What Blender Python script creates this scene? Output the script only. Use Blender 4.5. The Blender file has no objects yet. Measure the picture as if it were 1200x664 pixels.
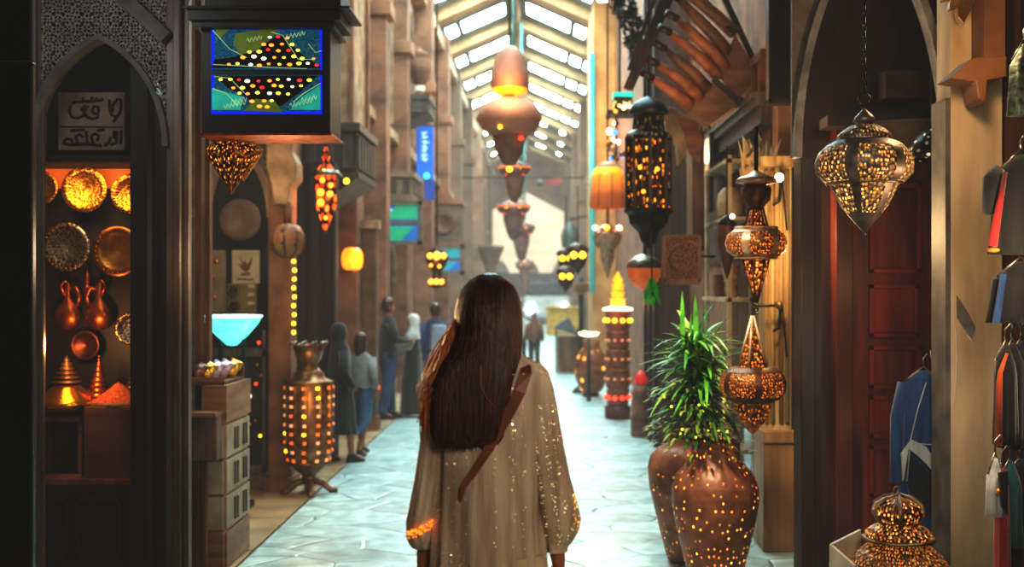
import bpy, bmesh, math, random
from mathutils import Vector, Matrix
random.seed(7)
PI = math.pi
C = bpy.context.scene.collection
F = 1400.0          # focal length in pixels of the 1200 px wide frame
VX, VY, CH = 630.0, 335.0, 1.75

def X(px, Y): return (px - VX) / F * Y
def Z(py, Y): return CH - (py - VY) / F * Y
def W(px, py, Y): return Vector((X(px, Y), Y, Z(py, Y)))

# ------------------------------------------------------------------ materials
MATS = {}
def lin(c):
    return tuple(((v/255.0)/12.92 if v/255.0 <= .04045 else (((v/255.0)+.055)/1.055)**2.4) for v in c) + (1,)
def _new(name):
    m = bpy.data.materials.new(name); m.use_nodes = True
    nt = m.node_tree; b = nt.nodes['Principled BSDF']
    return m, nt, b
def mat(name, col, col2=None, rough=.6, metal=0, scale=6, bump=.15, emis=None, estr=0, stretch=(1,1,1), detail=5, sheen=0, fac=(.35,.65), spec=.5):
    """noise-mottled principled surface; colours are 0-255 sRGB"""
    if name in MATS: return MATS[name]
    m, nt, b = _new(name); N = nt.nodes; L = nt.links
    tc = N.new('ShaderNodeTexCoord'); mp = N.new('ShaderNodeMapping'); mp.inputs['Scale'].default_value = stretch
    L.new(tc.outputs['Object'], mp.inputs['Vector'])
    no = N.new('ShaderNodeTexNoise'); no.inputs['Scale'].default_value = scale; no.inputs['Detail'].default_value = detail
    L.new(mp.outputs['Vector'], no.inputs['Vector'])
    cr = N.new('ShaderNodeValToRGB'); e = cr.color_ramp.elements
    e[0].position, e[1].position = fac
    c1 = lin(col); c2 = lin(col2) if col2 else tuple(v*.62 for v in c1[:3])+(1,)
    e[0].color = c2; e[1].color = c1
    L.new(no.outputs['Fac'], cr.inputs['Fac']); L.new(cr.outputs['Color'], b.inputs['Base Color'])
    b.inputs['Roughness'].default_value = rough; b.inputs['Metallic'].default_value = metal
    b.inputs['Specular IOR Level'].default_value = spec
    if sheen: b.inputs['Sheen Weight'].default_value = sheen
    if bump:
        bn = N.new('ShaderNodeBump'); bn.inputs['Strength'].default_value = bump; bn.inputs['Distance'].default_value = .01
        L.new(no.outputs['Fac'], bn.inputs['Height']); L.new(bn.outputs['Normal'], b.inputs['Normal'])
    if emis:
        b.inputs['Emission Color'].default_value = lin(emis); b.inputs['Emission Strength'].default_value = estr
    MATS[name] = m
    return m
def glow(name, col, s):
    if name in MATS: return MATS[name]
    m, nt, b = _new(name); N = nt.nodes; L = nt.links
    tc = N.new('ShaderNodeTexCoord'); no = N.new('ShaderNodeTexNoise'); no.inputs['Scale'].default_value = 14
    L.new(tc.outputs['Object'], no.inputs['Vector'])
    mr = N.new('ShaderNodeMapRange'); mr.inputs['From Min'].default_value=.3; mr.inputs['From Max'].default_value=.7
    mr.inputs['To Min'].default_value = s*.65; mr.inputs['To Max'].default_value = s*1.2
    L.new(no.outputs['Fac'], mr.inputs['Value']); L.new(mr.outputs['Result'], b.inputs['Emission Strength'])
    b.inputs['Base Color'].default_value = lin(col); b.inputs['Emission Color'].default_value = lin(col)
    b.inputs['Roughness'].default_value = .4
    MATS[name] = m
    return m
def perf(name, col, gcol, s, nu, nv, rad=.3, rnd=1.0, metal=.8, rough=.4, gcol2=None, thr=0.0, col2=None):
    """pierced sheet metal lit from inside: holes come from a Voronoi cell pattern in UV"""
    if name in MATS: return MATS[name]
    m, nt, b = _new(name); N = nt.nodes; L = nt.links
    uv = N.new('ShaderNodeUVMap'); mp = N.new('ShaderNodeMapping'); mp.inputs['Scale'].default_value = (nu, nv, 1)
    L.new(uv.outputs['UV'], mp.inputs['Vector'])
    vo = N.new('ShaderNodeTexVoronoi'); vo.voronoi_dimensions = '2D'; vo.inputs['Scale'].default_value = 1
    vo.inputs['Randomness'].default_value = rnd
    L.new(mp.outputs['Vector'], vo.inputs['Vector'])
    lt = N.new('ShaderNodeMath'); lt.operation = 'LESS_THAN'; lt.inputs[1].default_value = rad
    L.new(vo.outputs['Distance'], lt.inputs[0])
    sp = N.new('ShaderNodeSeparateColor'); L.new(vo.outputs['Color'], sp.inputs['Color'])
    gt = N.new('ShaderNodeMath'); gt.operation = 'GREATER_THAN'; gt.inputs[1].default_value = thr
    L.new(sp.outputs['Red'], gt.inputs[0])
    mk = N.new('ShaderNodeMath'); mk.operation = 'MULTIPLY'; L.new(lt.outputs[0], mk.inputs[0]); L.new(gt.outputs[0], mk.inputs[1])
    pw = N.new('ShaderNodeMath'); pw.operation = 'POWER'; pw.inputs[1].default_value = 2.2; L.new(sp.outputs['Green'], pw.inputs[0])
    mr = N.new('ShaderNodeMapRange'); mr.inputs['To Min'].default_value = s*.12; mr.inputs['To Max'].default_value = s
    L.new(pw.outputs[0], mr.inputs['Value'])
    es = N.new('ShaderNodeMath'); es.operation = 'MULTIPLY'; L.new(mk.outputs[0], es.inputs[0]); L.new(mr.outputs['Result'], es.inputs[1])
    L.new(es.outputs[0], b.inputs['Emission Strength'])
    gm = N.new('ShaderNodeMix'); gm.data_type = 'RGBA'; L.new(sp.outputs['Blue'], gm.inputs['Factor'])
    gm.inputs['A'].default_value = lin(gcol); gm.inputs['B'].default_value = lin(gcol2 or gcol)
    L.new(gm.outputs['Result'], b.inputs['Emission Color'])
    tc = N.new('ShaderNodeTexCoord'); no = N.new('ShaderNodeTexNoise'); no.inputs['Scale'].default_value = 9; no.inputs['Detail'].default_value = 6
    L.new(tc.outputs['Object'], no.inputs['Vector'])
    cr = N.new('ShaderNodeValToRGB'); e = cr.color_ramp.elements; e[0].position=.35; e[1].position=.65
    e[0].color = lin(col2) if col2 else tuple(v*.5 for v in lin(col)[:3])+(1,); e[1].color = lin(col)
    L.new(no.outputs['Fac'], cr.inputs['Fac'])
    bm = N.new('ShaderNodeMix'); bm.data_type = 'RGBA'; L.new(mk.outputs[0], bm.inputs['Factor'])
    L.new(cr.outputs['Color'], bm.inputs['A']); bm.inputs['B'].default_value = (.02,.01,.005,1)
    L.new(bm.outputs['Result'], b.inputs['Base Color'])
    b.inputs['Metallic'].default_value = metal; b.inputs['Roughness'].default_value = rough
    bn = N.new('ShaderNodeBump'); bn.inputs['Strength'].default_value = .5; bn.inputs['Distance'].default_value = .006
    L.new(vo.outputs['Distance'], bn.inputs['Height']); L.new(bn.outputs['Normal'], b.inputs['Normal'])
    MATS[name] = m
    return m

# ------------------------------------------------------------------ mesh builder
class MB:
    def __init__(s): s.v=[]; s.f=[]; s.uv=[]; s.sm=[]
    def add(s, vs, fs, uvs=None, smooth=False):
        o=len(s.v); s.v += [tuple(p) for p in vs]
        for i,f in enumerate(fs):
            s.f.append([a+o for a in f]); s.uv.append(uvs[i] if uvs else None); s.sm.append(smooth)
        return s
    def box(s, c, d, rot=None, taper=1.0):
        x,y,z=[v/2 for v in d]; P=[]
        for k in (-1,1):
            t = taper if k>0 else 1
            for a,b in ((-1,-1),(1,-1),(1,1),(-1,1)): P.append(Vector((a*x*t,b*y*t,k*z)))
        if rot is not None: P=[rot@p for p in P]
        c=Vector(c); P=[p+c for p in P]
        u=[(0,0),(1,0),(1,1),(0,1)]
        return s.add(P,[(3,2,1,0),(4,5,6,7),(0,1,5,4),(1,2,6,5),(2,3,7,6),(3,0,4,7)],[u]*6)
    def bx(s, x0,x1,y0,y1,z0,z1): return s.box(((x0+x1)/2,(y0+y1)/2,(z0+z1)/2),(abs(x1-x0),abs(y1-y0),abs(z1-z0)))
    def bar(s, p, q, w, t=None, up=(0,1,0)):
        p=Vector(p); q=Vector(q); d=q-p
        if d.length<1e-6: return s
        z=d.normalized(); u=Vector(up)
        if abs(z.dot(u))>.98: u=Vector((1,0,0))
        x=z.cross(u).normalized(); y=z.cross(x)
        R=Matrix((x,y,z)).transposed()
        return s.box((p+q)/2,(w,t or w,d.length),R)
    def lathe(s, prof, c=(0,0,0), n=32, axis=None, smooth=True, sq=1.0):
        """prof: list of (r,z)"""
        c=Vector(c); R = axis
        Ls=[0]
        for i in range(1,len(prof)): Ls.append(Ls[-1]+math.hypot(prof[i][0]-prof[i-1][0],prof[i][1]-prof[i-1][1]))
        T=Ls[-1] or 1
        P=[]
        for r,z in prof:
            for k in range(n):
                a=2*PI*k/n; p=Vector((max(r,1e-4)*math.cos(a),max(r,1e-4)*math.sin(a)*sq,z))
                if R is not None: p=R@p
                P.append(p+c)
        fs=[];uv=[]
        for i in range(len(prof)-1):
            for k in range(n):
                k2=(k+1)%n
                fs.append((i*n+k,i*n+k2,(i+1)*n+k2,(i+1)*n+k))
                uv.append([(k/n,Ls[i]/T),((k+1)/n,Ls[i]/T),((k+1)/n,Ls[i+1]/T),(k/n,Ls[i+1]/T)])
        return s.add(P,fs,uv,smooth)
    def sphere(s, c, r, n=16, sx=1, sy=1, sz=1):
        m=max(6,n//2); c=Vector(c); P=[];fs=[]
        for i in range(m+1):
            t=PI*i/m
            for k in range(n):
                a=2*PI*k/n
                P.append(c+Vector((r*sx*max(math.sin(t),1e-3)*math.cos(a), r*sy*max(math.sin(t),1e-3)*math.sin(a), -r*sz*math.cos(t))))
        uv=[]
        for i in range(m):
            for k in range(n):
                k2=(k+1)%n; fs.append((i*n+k,i*n+k2,(i+1)*n+k2,(i+1)*n+k))
                uv.append([(k/n,i/m),((k+1)/n,i/m),((k+1)/n,(i+1)/m),(k/n,(i+1)/m)])
        return s.add(P,fs,uv,True)
    def tube(s, pts, r, n=8, closed=False):
        pts=[Vector(p) for p in pts]; m=len(pts)
        rr = r if isinstance(r,(list,tuple)) else [r]*m
        P=[];fs=[]; prev=None
        for i,p in enumerate(pts):
            a=pts[(i-1)%m] if (closed or i>0) else p; b=pts[(i+1)%m] if (closed or i<m-1) else p
            t=(b-a); t = t.normalized() if t.length>1e-9 else Vector((0,0,1))
            if prev is None:
                u=Vector((0,0,1)) if abs(t.z)<.9 else Vector((1,0,0)); x=t.cross(u).normalized()
            else:
                x=(prev-t*prev.dot(t)); x = x.normalized() if x.length>1e-6 else t.orthogonal().normalized()
            prev=x; y=t.cross(x)
            for k in range(n):
                A=2*PI*k/n; P.append(p+x*(rr[i]*math.cos(A))+y*(rr[i]*math.sin(A)))
        for i in range(m if closed else m-1):
            j=(i+1)%m
            for k in range(n):
                k2=(k+1)%n; fs.append((i*n+k,i*n+k2,j*n+k2,j*n+k))
        if not closed: fs += [tuple(range(n))[::-1], tuple((m-1)*n+k for k in range(n))]
        return s.add(P,fs,None,True)
    def loft(s, rings, n=40, cap=True, smooth=True):
        """rings: (cx,cy,cz,rx,ry[,ripple amp, ripple count, phase])"""
        P=[];fs=[];uv=[]
        for g in rings:
            cx,cy,cz,rx,ry=g[:5]; am,ct,ph = (g[5],g[6],g[7]) if len(g)>5 else (0,1,0)
            for k in range(n):
                a=2*PI*k/n; m=1+am*math.cos(ct*a+ph)+am*.5*math.sin((ct*1.7//1)*a+ph*2)
                P.append((cx+rx*m*math.cos(a), cy+ry*m*math.sin(a), cz))
        for i in range(len(rings)-1):
            for k in range(n):
                k2=(k+1)%n; fs.append((i*n+k,i*n+k2,(i+1)*n+k2,(i+1)*n+k))
                v0=i/(len(rings)-1); v1=(i+1)/(len(rings)-1)
                uv.append([(k/n,v0),((k+1)/n,v0),((k+1)/n,v1),(k/n,v1)])
        if cap:
            fs += [tuple(range(n))[::-1], tuple((len(rings)-1)*n+k for k in range(n))]; uv += [None,None]
        return s.add(P,fs,uv,smooth)
    def prism(s, poly, y0, y1):
        """poly: (x,z) outline extruded along Y"""
        n=len(poly); P=[(x,y0,z) for x,z in poly]+[(x,y1,z) for x,z in poly]
        fs=[tuple(range(n)),tuple(range(2*n-1,n-1,-1))]+[(i,i+n,(i+1)%n+n,(i+1)%n) for i in range(n)]
        return s.add(P,fs)
    def band(s, a, b, y0, y1):
        """strip between two polylines a,b of (x,z), extruded y0..y1"""
        for i in range(len(a)-1):
            s.prism([a[i],a[i+1],b[i+1],b[i]],y0,y1)
        return s
    def quad(s,a,b,c,d): return s.add([a,b,c,d],[(0,1,2,3)],[[(0,0),(1,0),(1,1),(0,1)]])
    def build(s, name, m, parent=None, loc=(0,0,0), rot=None, bevel=0):
        me=bpy.data.meshes.new(name); me.from_pydata(s.v,[],s.f); me.update()
        ul=me.uv_layers.new(name='UVMap')
        for p,u,sm in zip(me.polygons,s.uv,s.sm):
            p.use_smooth=sm
            if u and len(u)==p.loop_total:
                for i,li in enumerate(p.loop_indices): ul.data[li].uv=u[i]
        bm=bmesh.new(); bm.from_mesh(me); bmesh.ops.recalc_face_normals(bm,faces=bm.faces); bm.to_mesh(me); bm.free()
        if m: me.materials.append(m)
        o=bpy.data.objects.new(name,me); C.objects.link(o); o.location=loc
        if rot: o.rotation_euler=rot
        if parent: o.parent=parent
        if bevel:
            md=o.modifiers.new('Bevel','BEVEL'); md.width=bevel; md.segments=2; md.limit_method='ANGLE'; md.angle_limit=.6
        return o

def tag(o, label, cat, group=None, kind=None):
    o['label']=label; o['category']=cat
    if group: o['group']=group
    if kind: o['kind']=kind
    return o
def struct(o): o['kind']='structure'; return o
def thing(name, label, cat, loc=(0,0,0), group=None, rz=0):
    o=bpy.data.objects.new(name,None); C.objects.link(o); o.location=loc; o.rotation_euler=(0,0,rz); o.empty_display_size=.1
    return tag(o,label,cat,group)
def dup(root, loc, label=None, scale=None, rz=None):
    def cp(o,par):
        c=o.copy(); C.objects.link(c)
        if par: c.parent=par
        for ch in o.children: cp(ch,c)
        return c
    r=cp(root,None); r.location=loc
    if label: r['label']=label
    if scale: r.scale=(scale,)*3
    if rz is not None: r.rotation_euler=(0,0,rz)
    return r
def arch(xc, hw, zs, za, n=16, A=68):
    A=math.radians(A); l=[]
    for i in range(n+1):
        a=A*i/n; l.append((xc-hw+hw*(1-math.cos(a))/(1-math.cos(A)), zs+(za-zs)*math.sin(a)/math.sin(A)))
    return l+[(2*xc-x,z) for x,z in l[-2::-1]]
def off(pts, d, xc, zc):
    out=[]
    for i,(x,z) in enumerate(pts):
        a=pts[max(i-1,0)]; b=pts[min(i+1,len(pts)-1)]
        t=Vector((b[0]-a[0],b[1]-a[1])).normalized(); nrm=Vector((-t.y,t.x))
        out.append((x+nrm.x*d, z+nrm.y*d))
    return out
def rib_bands(mb, prof, count, phase, half, lift=.004, n=3):
    """flat bands that follow a lathe profile (r,z) at evenly spaced angles"""
    for i in range(count):
        a0=2*PI*i/count+phase; P=[]; fs=[]; m=n+1
        for r,z in prof:
            for j in range(m):
                a=a0-half+2*half*j/n; P.append(((r+lift)*math.cos(a),(r+lift)*math.sin(a),z))
        for q in range(len(prof)-1):
            for j in range(n): fs.append((q*m+j,q*m+j+1,(q+1)*m+j+1,(q+1)*m+j))
        mb.add(P,fs,None,True)
    return mb
def inside_arch(x,z,pts):
    """is (x,z) below the arch curve?"""
    for i in range(len(pts)-1):
        a,b=pts[i],pts[i+1]
        if min(a[0],b[0])<=x<=max(a[0],b[0]):
            t=(x-a[0])/((b[0]-a[0]) or 1e-9); return z< a[1]+t*(b[1]-a[1])
    return False
def lattice(mb, x0,x1,z0,z1, y, keep, step, w, t):
    """interlaced rings and diagonals, clipped by keep(x,z)"""
    n=14; r=step*.62
    i=0; zz=z0
    while zz<z1+step:
        xx=x0 + (step/2 if i%2 else 0)
        while xx<x1+step:
            for k in range(n):
                a=2*PI*k/n; b=2*PI*(k+1)/n
                p=(xx+r*math.cos(a),zz+r*math.sin(a)); q=(xx+r*math.cos(b),zz+r*math.sin(b))
                if keep((p[0]+q[0])/2,(p[1]+q[1])/2): mb.bar((p[0],y,p[1]),(q[0],y,q[1]),w,t)
            xx+=step
        zz+=step*.5*1.0; i+=1
    return mb

# ------------------------------------------------------------------ palette
stone_tan = mat('tan plaster',(156,106,76),(100,66,48),rough=.85,scale=3,bump=.3)
stone_cream = mat('cream carved stone',(180,148,114),(126,98,72),rough=.8,scale=5,bump=.35)
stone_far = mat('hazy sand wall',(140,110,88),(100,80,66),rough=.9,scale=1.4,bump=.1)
wood_dark = mat('dark stained wood',(52,34,24),(26,17,13),rough=.5,scale=3,stretch=(6,6,.7),bump=.25)
wood_grey = mat('weathered grey wood',(92,80,70),(58,48,42),rough=.7,scale=4,stretch=(5,5,.8),bump=.25)
wood_mid = mat('brown carved wood',(120,78,48),(72,44,27),rough=.55,scale=3,stretch=(5,5,.8),bump=.3)
wood_orange = mat('oiled orange wood',(168,98,54),(100,52,28),rough=.4,scale=3,stretch=(1,1,6),bump=.25)
wood_red = mat('red mahogany',(122,46,18),(72,24,10),rough=.42,scale=3,stretch=(5,5,.6),bump=.12)
iron = mat('black iron',(34,30,28),(18,16,16),rough=.45,metal=.7,scale=20,bump=.2)
navy_black = mat('blue black lacquer',(12,18,28),(6,9,15),rough=.35,scale=2,bump=.05)
shop_black = mat('black shop lining',(14,12,14),(8,7,9),rough=.6,scale=4)
grey_metal = mat('dull grey metal',(104,98,94),(66,58,54),rough=.4,metal=.55,scale=3,stretch=(1,1,.4))
grey_arch = mat('grey carved wood',(104,100,96),(70,66,64),rough=.7,scale=8,bump=.3)
brass = mat('polished brass',(226,158,52),(160,92,22),rough=.28,metal=.95,scale=14,bump=.35)
brass_dull = mat('aged brass',(150,112,66),(92,62,34),rough=.42,metal=.8,scale=12,bump=.4)
copper = mat('warm copper',(196,104,40),(132,56,18),rough=.32,metal=.85,scale=16,bump=.35)
silver = mat('tarnished silver',(160,152,140),(96,84,66),rough=.3,metal=.9,scale=14,bump=.3)
terracotta_lamp = mat('rosy terracotta',(186,134,114),(160,112,94),rough=.6,scale=2,bump=.05)
amber = glow('amber lamp glass',(255,150,30),7)
amber_soft = glow('soft orange shade',(255,132,20),2.2)
bulb = glow('warm bulb',(255,160,50),2.8)
bulb_y = glow('yellow bulb',(255,190,40),4)
bulb_r = glow('red lamp glass',(255,60,30),2.5)
bulb_w = glow('white bulb',(255,226,190),4)

# ------------------------------------------------------------------ camera, world
cam_d=bpy.data.cameras.new('camera'); cam=bpy.data.objects.new('camera',cam_d); C.objects.link(cam)
cam.location=(0,0,CH); cam.rotation_euler=(PI/2,0,0)
cam_d.sensor_width=36; cam_d.lens=F/1200*36
cam_d.shift_x=-(VX-600)/1200; cam_d.shift_y=(VY-332)/1200
cam_d.clip_end=200
cam_d.dof.use_dof=True; cam_d.dof.focus_distance=4.9; cam_d.dof.aperture_fstop=2.1
bpy.context.scene.camera=cam
w=bpy.data.worlds.new('world'); bpy.context.scene.world=w; w.use_nodes=True
wn=w.node_tree.nodes; wl=w.node_tree.links
bg=wn['Background']; bg.inputs[0].default_value=(.35,.5,.6,1); bg.inputs[1].default_value=.05
va=wn.new('ShaderNodeVolumeAbsorption'); va.inputs['Density'].default_value=.0040; va.inputs['Color'].default_value=(0,0,0,1)
ve=wn.new('ShaderNodeEmission'); ve.inputs['Color'].default_value=(.84,.82,.74,1); ve.inputs['Strength'].default_value=.0040*.85
ad=wn.new('ShaderNodeAddShader'); wl.new(va.outputs[0],ad.inputs[0]); wl.new(ve.outputs[0],ad.inputs[1])
wl.new(ad.outputs[0],wn['World Output'].inputs['Volume'])
sc=bpy.context.scene
sc.view_settings.view_transform='Standard'
try: sc.view_settings.look='High Contrast'
except Exception: pass
sc.view_settings.exposure=0.0
sc.cycles.use_denoising=True
sc.cycles.max_bounces=5; sc.cycles.diffuse_bounces=3; sc.cycles.glossy_bounces=3; sc.cycles.transmission_bounces=3
sc.cycles.sample_clamp_indirect=4
sc.cycles.caustics_reflective=False; sc.cycles.caustics_refractive=False

def light(name, kind, loc, power, col, size=.1, rot=None, sy=None):
    d=bpy.data.lights.new(name,kind); d.energy=power; d.color=col
    if kind=='AREA':
        d.shape='RECTANGLE'; d.size=size; d.size_y=sy or size
    elif kind=='SPOT':
        d.shadow_soft_size=size; d.spot_size=1.6; d.spot_blend=.8
    else: d.shadow_soft_size=size
    o=bpy.data.objects.new(name,d); C.objects.link(o); o.location=loc
    if rot: o.rotation_euler=rot
    return o
WARM=(1,.62,.3)

# ------------------------------------------------------------------ floor
def floor_mat():
    m,nt,b=_new('wet flagstones'); N=nt.nodes; L=nt.links
    tc=N.new('ShaderNodeTexCoord')
    wn_=N.new('ShaderNodeTexNoise'); wn_.inputs['Scale'].default_value=1.3; L.new(tc.outputs['Object'],wn_.inputs['Vector'])
    mx=N.new('ShaderNodeMix'); mx.data_type='VECTOR'; mx.inputs['Factor'].default_value=.22
    L.new(tc.outputs['Object'],mx.inputs['A']); L.new(wn_.outputs['Color'],mx.inputs['B'])
    mp=N.new('ShaderNodeMapping'); mp.inputs['Scale'].default_value=(2.3,3.6,1); L.new(mx.outputs['Result'],mp.inputs['Vector'])
    vo=N.new('ShaderNodeTexVoronoi'); vo.voronoi_dimensions='2D'; vo.feature='DISTANCE_TO_EDGE'; vo.inputs['Scale'].default_value=1
    L.new(mp.outputs['Vector'],vo.inputs['Vector'])
    vc=N.new('ShaderNodeTexVoronoi'); vc.voronoi_dimensions='2D'; vc.inputs['Scale'].default_value=1; L.new(mp.outputs['Vector'],vc.inputs['Vector'])
    no=N.new('ShaderNodeTexNoise'); no.inputs['Scale'].default_value=7; no.inputs['Detail'].default_value=8; L.new(tc.outputs['Object'],no.inputs['Vector'])
    # joint width varies, so that some seams fade out
    n2=N.new('ShaderNodeTexNoise'); n2.inputs['Scale'].default_value=2.3; L.new(tc.outputs['Object'],n2.inputs['Vector'])
    jr=N.new('ShaderNodeMapRange'); jr.inputs['From Min'].default_value=.42; jr.inputs['From Max'].default_value=.62; jr.inputs['To Min'].default_value=.002; jr.inputs['To Max'].default_value=.02
    L.new(n2.outputs['Fac'],jr.inputs['Value'])
    jm=N.new('ShaderNodeMath'); jm.operation='LESS_THAN'; L.new(vo.outputs['Distance'],jm.inputs[0]); L.new(jr.outputs['Result'],jm.inputs[1])
    cr=N.new('ShaderNodeValToRGB'); e=cr.color_ramp.elements; e[0].position=.3; e[0].color=lin((124,150,150)); e[1].position=.7; e[1].color=lin((196,216,212))
    L.new(no.outputs['Fac'],cr.inputs['Fac'])
    hs=N.new('ShaderNodeHueSaturation'); sp=N.new('ShaderNodeSeparateColor'); L.new(vc.outputs['Color'],sp.inputs['Color'])
    mr=N.new('ShaderNodeMapRange'); mr.inputs['To Min'].default_value=.72; mr.inputs['To Max'].default_value=1.15; L.new(sp.outputs['Red'],mr.inputs['Value'])
    L.new(mr.outputs['Result'],hs.inputs['Value']); L.new(cr.outputs['Color'],hs.inputs['Color'])
    mm=N.new('ShaderNodeMix'); mm.data_type='RGBA'; L.new(jm.outputs[0],mm.inputs['Factor']); L.new(hs.outputs['Color'],mm.inputs['A']); mm.inputs['B'].default_value=lin((44,54,56))
    L.new(mm.outputs['Result'],b.inputs['Base Color'])
    rr=N.new('ShaderNodeMapRange'); rr.inputs['To Min'].default_value=.22; rr.inputs['To Max'].default_value=.55; L.new(no.outputs['Fac'],rr.inputs['Value']); L.new(rr.outputs['Result'],b.inputs['Roughness'])
    sm=N.new('ShaderNodeMath'); sm.operation='MINIMUM'; sm.inputs[1].default_value=.06; L.new(vo.outputs['Distance'],sm.inputs[0])
    ml=N.new('ShaderNodeMath'); ml.operation='MULTIPLY_ADD'; ml.inputs[1].default_value=.035; L.new(no.outputs['Fac'],ml.inputs[0]); L.new(sm.outputs[0],ml.inputs[2])
    bn=N.new('ShaderNodeBump'); bn.inputs['Strength'].default_value=.55; bn.inputs['Distance'].default_value=.2; L.new(ml.outputs[0],bn.inputs['Height']); L.new(bn.outputs['Normal'],b.inputs['Normal'])
    return m
o=MB().bx(-1.87,6,-2,95,-.2,0).build('floor',floor_mat()); struct(o)
sidewalk=mat('cream paving border',(190,158,120),(140,116,92),rough=.38,scale=3,bump=.15)
o=MB()
yy=-2
while yy<95:
    o.bx(-6,-1.885,yy+.008,yy+1.092,-.2,.004); yy+=1.1
o=o.build('floor_border',sidewalk); struct(o); o.name='trim_1'

# ------------------------------------------------------------------ corridor walls
struct(MB().bx(-2.9,-2.45,11.2,62.3,0,7.9).build('wall_left',stone_tan))
struct(MB().bx(1.65,2.1,8.3,62.3,0,7.9).build('wall_right',stone_tan))
# far end wall with bright gable and arched windows
far=mat('pale glowing end wall',(226,208,178),(196,176,146),rough=.9,scale=.8,bump=.05,emis=(255,238,206),estr=.5)  # emission paints the brightness of the far end onto the wall
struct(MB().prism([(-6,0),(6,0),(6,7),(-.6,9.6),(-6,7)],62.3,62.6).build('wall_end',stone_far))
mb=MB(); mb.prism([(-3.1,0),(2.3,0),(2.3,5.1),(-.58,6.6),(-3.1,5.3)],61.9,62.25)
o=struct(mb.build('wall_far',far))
fw=MB(); fwm=mat('far window shade',(170,160,146),(150,138,120),rough=.8)
for k,xc in enumerate((-1.9,-.35,1.2)):
    pts=arch(xc,.5,2.0,3.1); fw.prism([(xc-.5,.2)]+pts+[(xc+.5,.2)],61.84,61.9)
o=fw.build('window_recess',fwm,o)
fb=MB()
for z in (3.5,4.9): fb.bx(-3,2.2,61.8,61.9,z,z+.16)
fb.build('ledge',far,struct(bpy.data.objects['wall_far']))

# unseen walls and ceiling added around the viewpoint to block ambient light
dim=mat('dim umber wall',(46,28,20),(28,18,14),rough=.7)
struct(MB().bx(-3.7,2.8,-3.2,-3.0,0,4.9).build('wall_blocker_back',dim))
struct(MB().bx(-3.8,-3.6,-3.0,7.5,0,4.9).build('wall_blocker_left',dim))
struct(MB().bx(2.7,2.9,-3.0,7.5,0,4.9).build('wall_blocker_right',dim))
struct(MB().bx(-3.8,2.9,-3.2,7.4,4.75,4.95).build('ceiling_blocker',dim))
# roof: tan ribs, grey-green decking and long frosted panes between
AP,ZA,SL=-.55,8.95,.445
def rz(x): return ZA-abs(x-AP)*SL
roof_m=mat('grey green roof deck',(112,122,112),(78,90,86),rough=.8,scale=1.2)
rib_m=mat('tan roof rib',(186,150,108),(140,112,80),rough=.8,scale=2)
pane_m=glow('frosted skylight',(200,240,246),40)
deck=MB()
def slab(mb,xa,xb,y0,y1,t=.12,dz=0):
    mb.add([(xa,y0,rz(xa)+dz),(xb,y0,rz(xb)+dz),(xb,y1,rz(xb)+dz),(xa,y1,rz(xa)+dz),(xa,y0,rz(xa)+dz+t),(xb,y0,rz(xb)+dz+t),(xb,y1,rz(xb)+dz+t),(xa,y1,rz(xa)+dz+t)],
        [(3,2,1,0),(4,5,6,7),(0,1,5,4),(1,2,6,5),(2,3,7,6),(3,0,4,7)])
BY=[10+4*k for k in range(13)]
deck_y0=7.5
slab(deck,AP-2.9,AP,deck_y0,9.2); slab(deck,AP,AP+2.9,deck_y0,9.2)
for y in BY:
    for sgn in (-1,1):
        xs=[AP+sgn*.16,AP+sgn*2.14,AP+sgn*2.9]
        slab(deck,min(AP,xs[0]),max(AP,xs[0]),y-.8,y+3.2)
        slab(deck,min(xs[1],xs[2]),max(xs[1],xs[2]),y-.8,y+3.2)
        slab(deck,min(xs[0],xs[1]),max(xs[0],xs[1]),y+1.3,y+3.2); slab(deck,min(xs[0],xs[1]),max(xs[0],xs[1]),y-.8,y-.12)
        for a,b_ in (((.16,.28),(1.36,1.5),(1.76,1.9),(2.08,2.14)) if y<48 else ((.16,.5),(.9,1.5),(1.7,2.14))):
            slab(deck,min(AP+sgn*a,AP+sgn*b_),max(AP+sgn*a,AP+sgn*b_),y-.12,y+1.3)
struct(deck.build('ceiling',roof_m))
rb=MB()
for y in BY:
    for sgn in (-1,1):
        for (a,b_,dz) in ((0,2.9,-.26),):
            xa,xb=sorted((AP+sgn*a,AP+sgn*b_)); slab(rb,xa,xb,y+1.75,y+2.35,.28,dz)
for sgn in (-1,1):
    xa,xb=sorted((AP+sgn*2.25,AP+sgn*2.42)); slab(rb,xa,xb,8,62,.2,-.18)
rb.bx(AP-.09,AP+.09,8,62,ZA-.3,ZA-.05)
ro=struct(rb.build('trim_2',rib_m))
n=0
for y in BY:
    n+=1
    e=bpy.data.objects.new('window_%d'%n,None); C.objects.link(e); e['kind']='structure'; e.location=(AP,y,8.5)
    fr=MB()
    for sgn in (-1,1):
        for a,b_ in (((.28,1.36),(1.5,1.76),(1.9,2.08)) if y<48 else ((.5,.9),(1.5,1.7))):
            xa,xb=sorted((AP+sgn*a,AP+sgn*b_)); p=MB(); slab(p,xa,xb,y-.1,y+1.14,.03,.02)
            po=p.build('pane',pane_m,e); po.location=(-AP,-y,-8.5)
        for a in (.24,1.38,1.78,2.08):
            xa,xb=sorted((AP+sgn*a,AP+sgn*(a+.05))); slab(fr,xa,xb,y-.12,y+1.18,.05,-.05)
    fo=fr.build('frame',iron,e); fo.location=(-AP,-y,-8.5)

# upper storey side closures (between wall tops and roof)

# ================================================================== NEAR LEFT SHOP FRONT (plane Y=6.5)
YF=6.5
def xf(p): return X(p,YF)
def zf(p): return Z(p,YF)
px=YF/F
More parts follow.
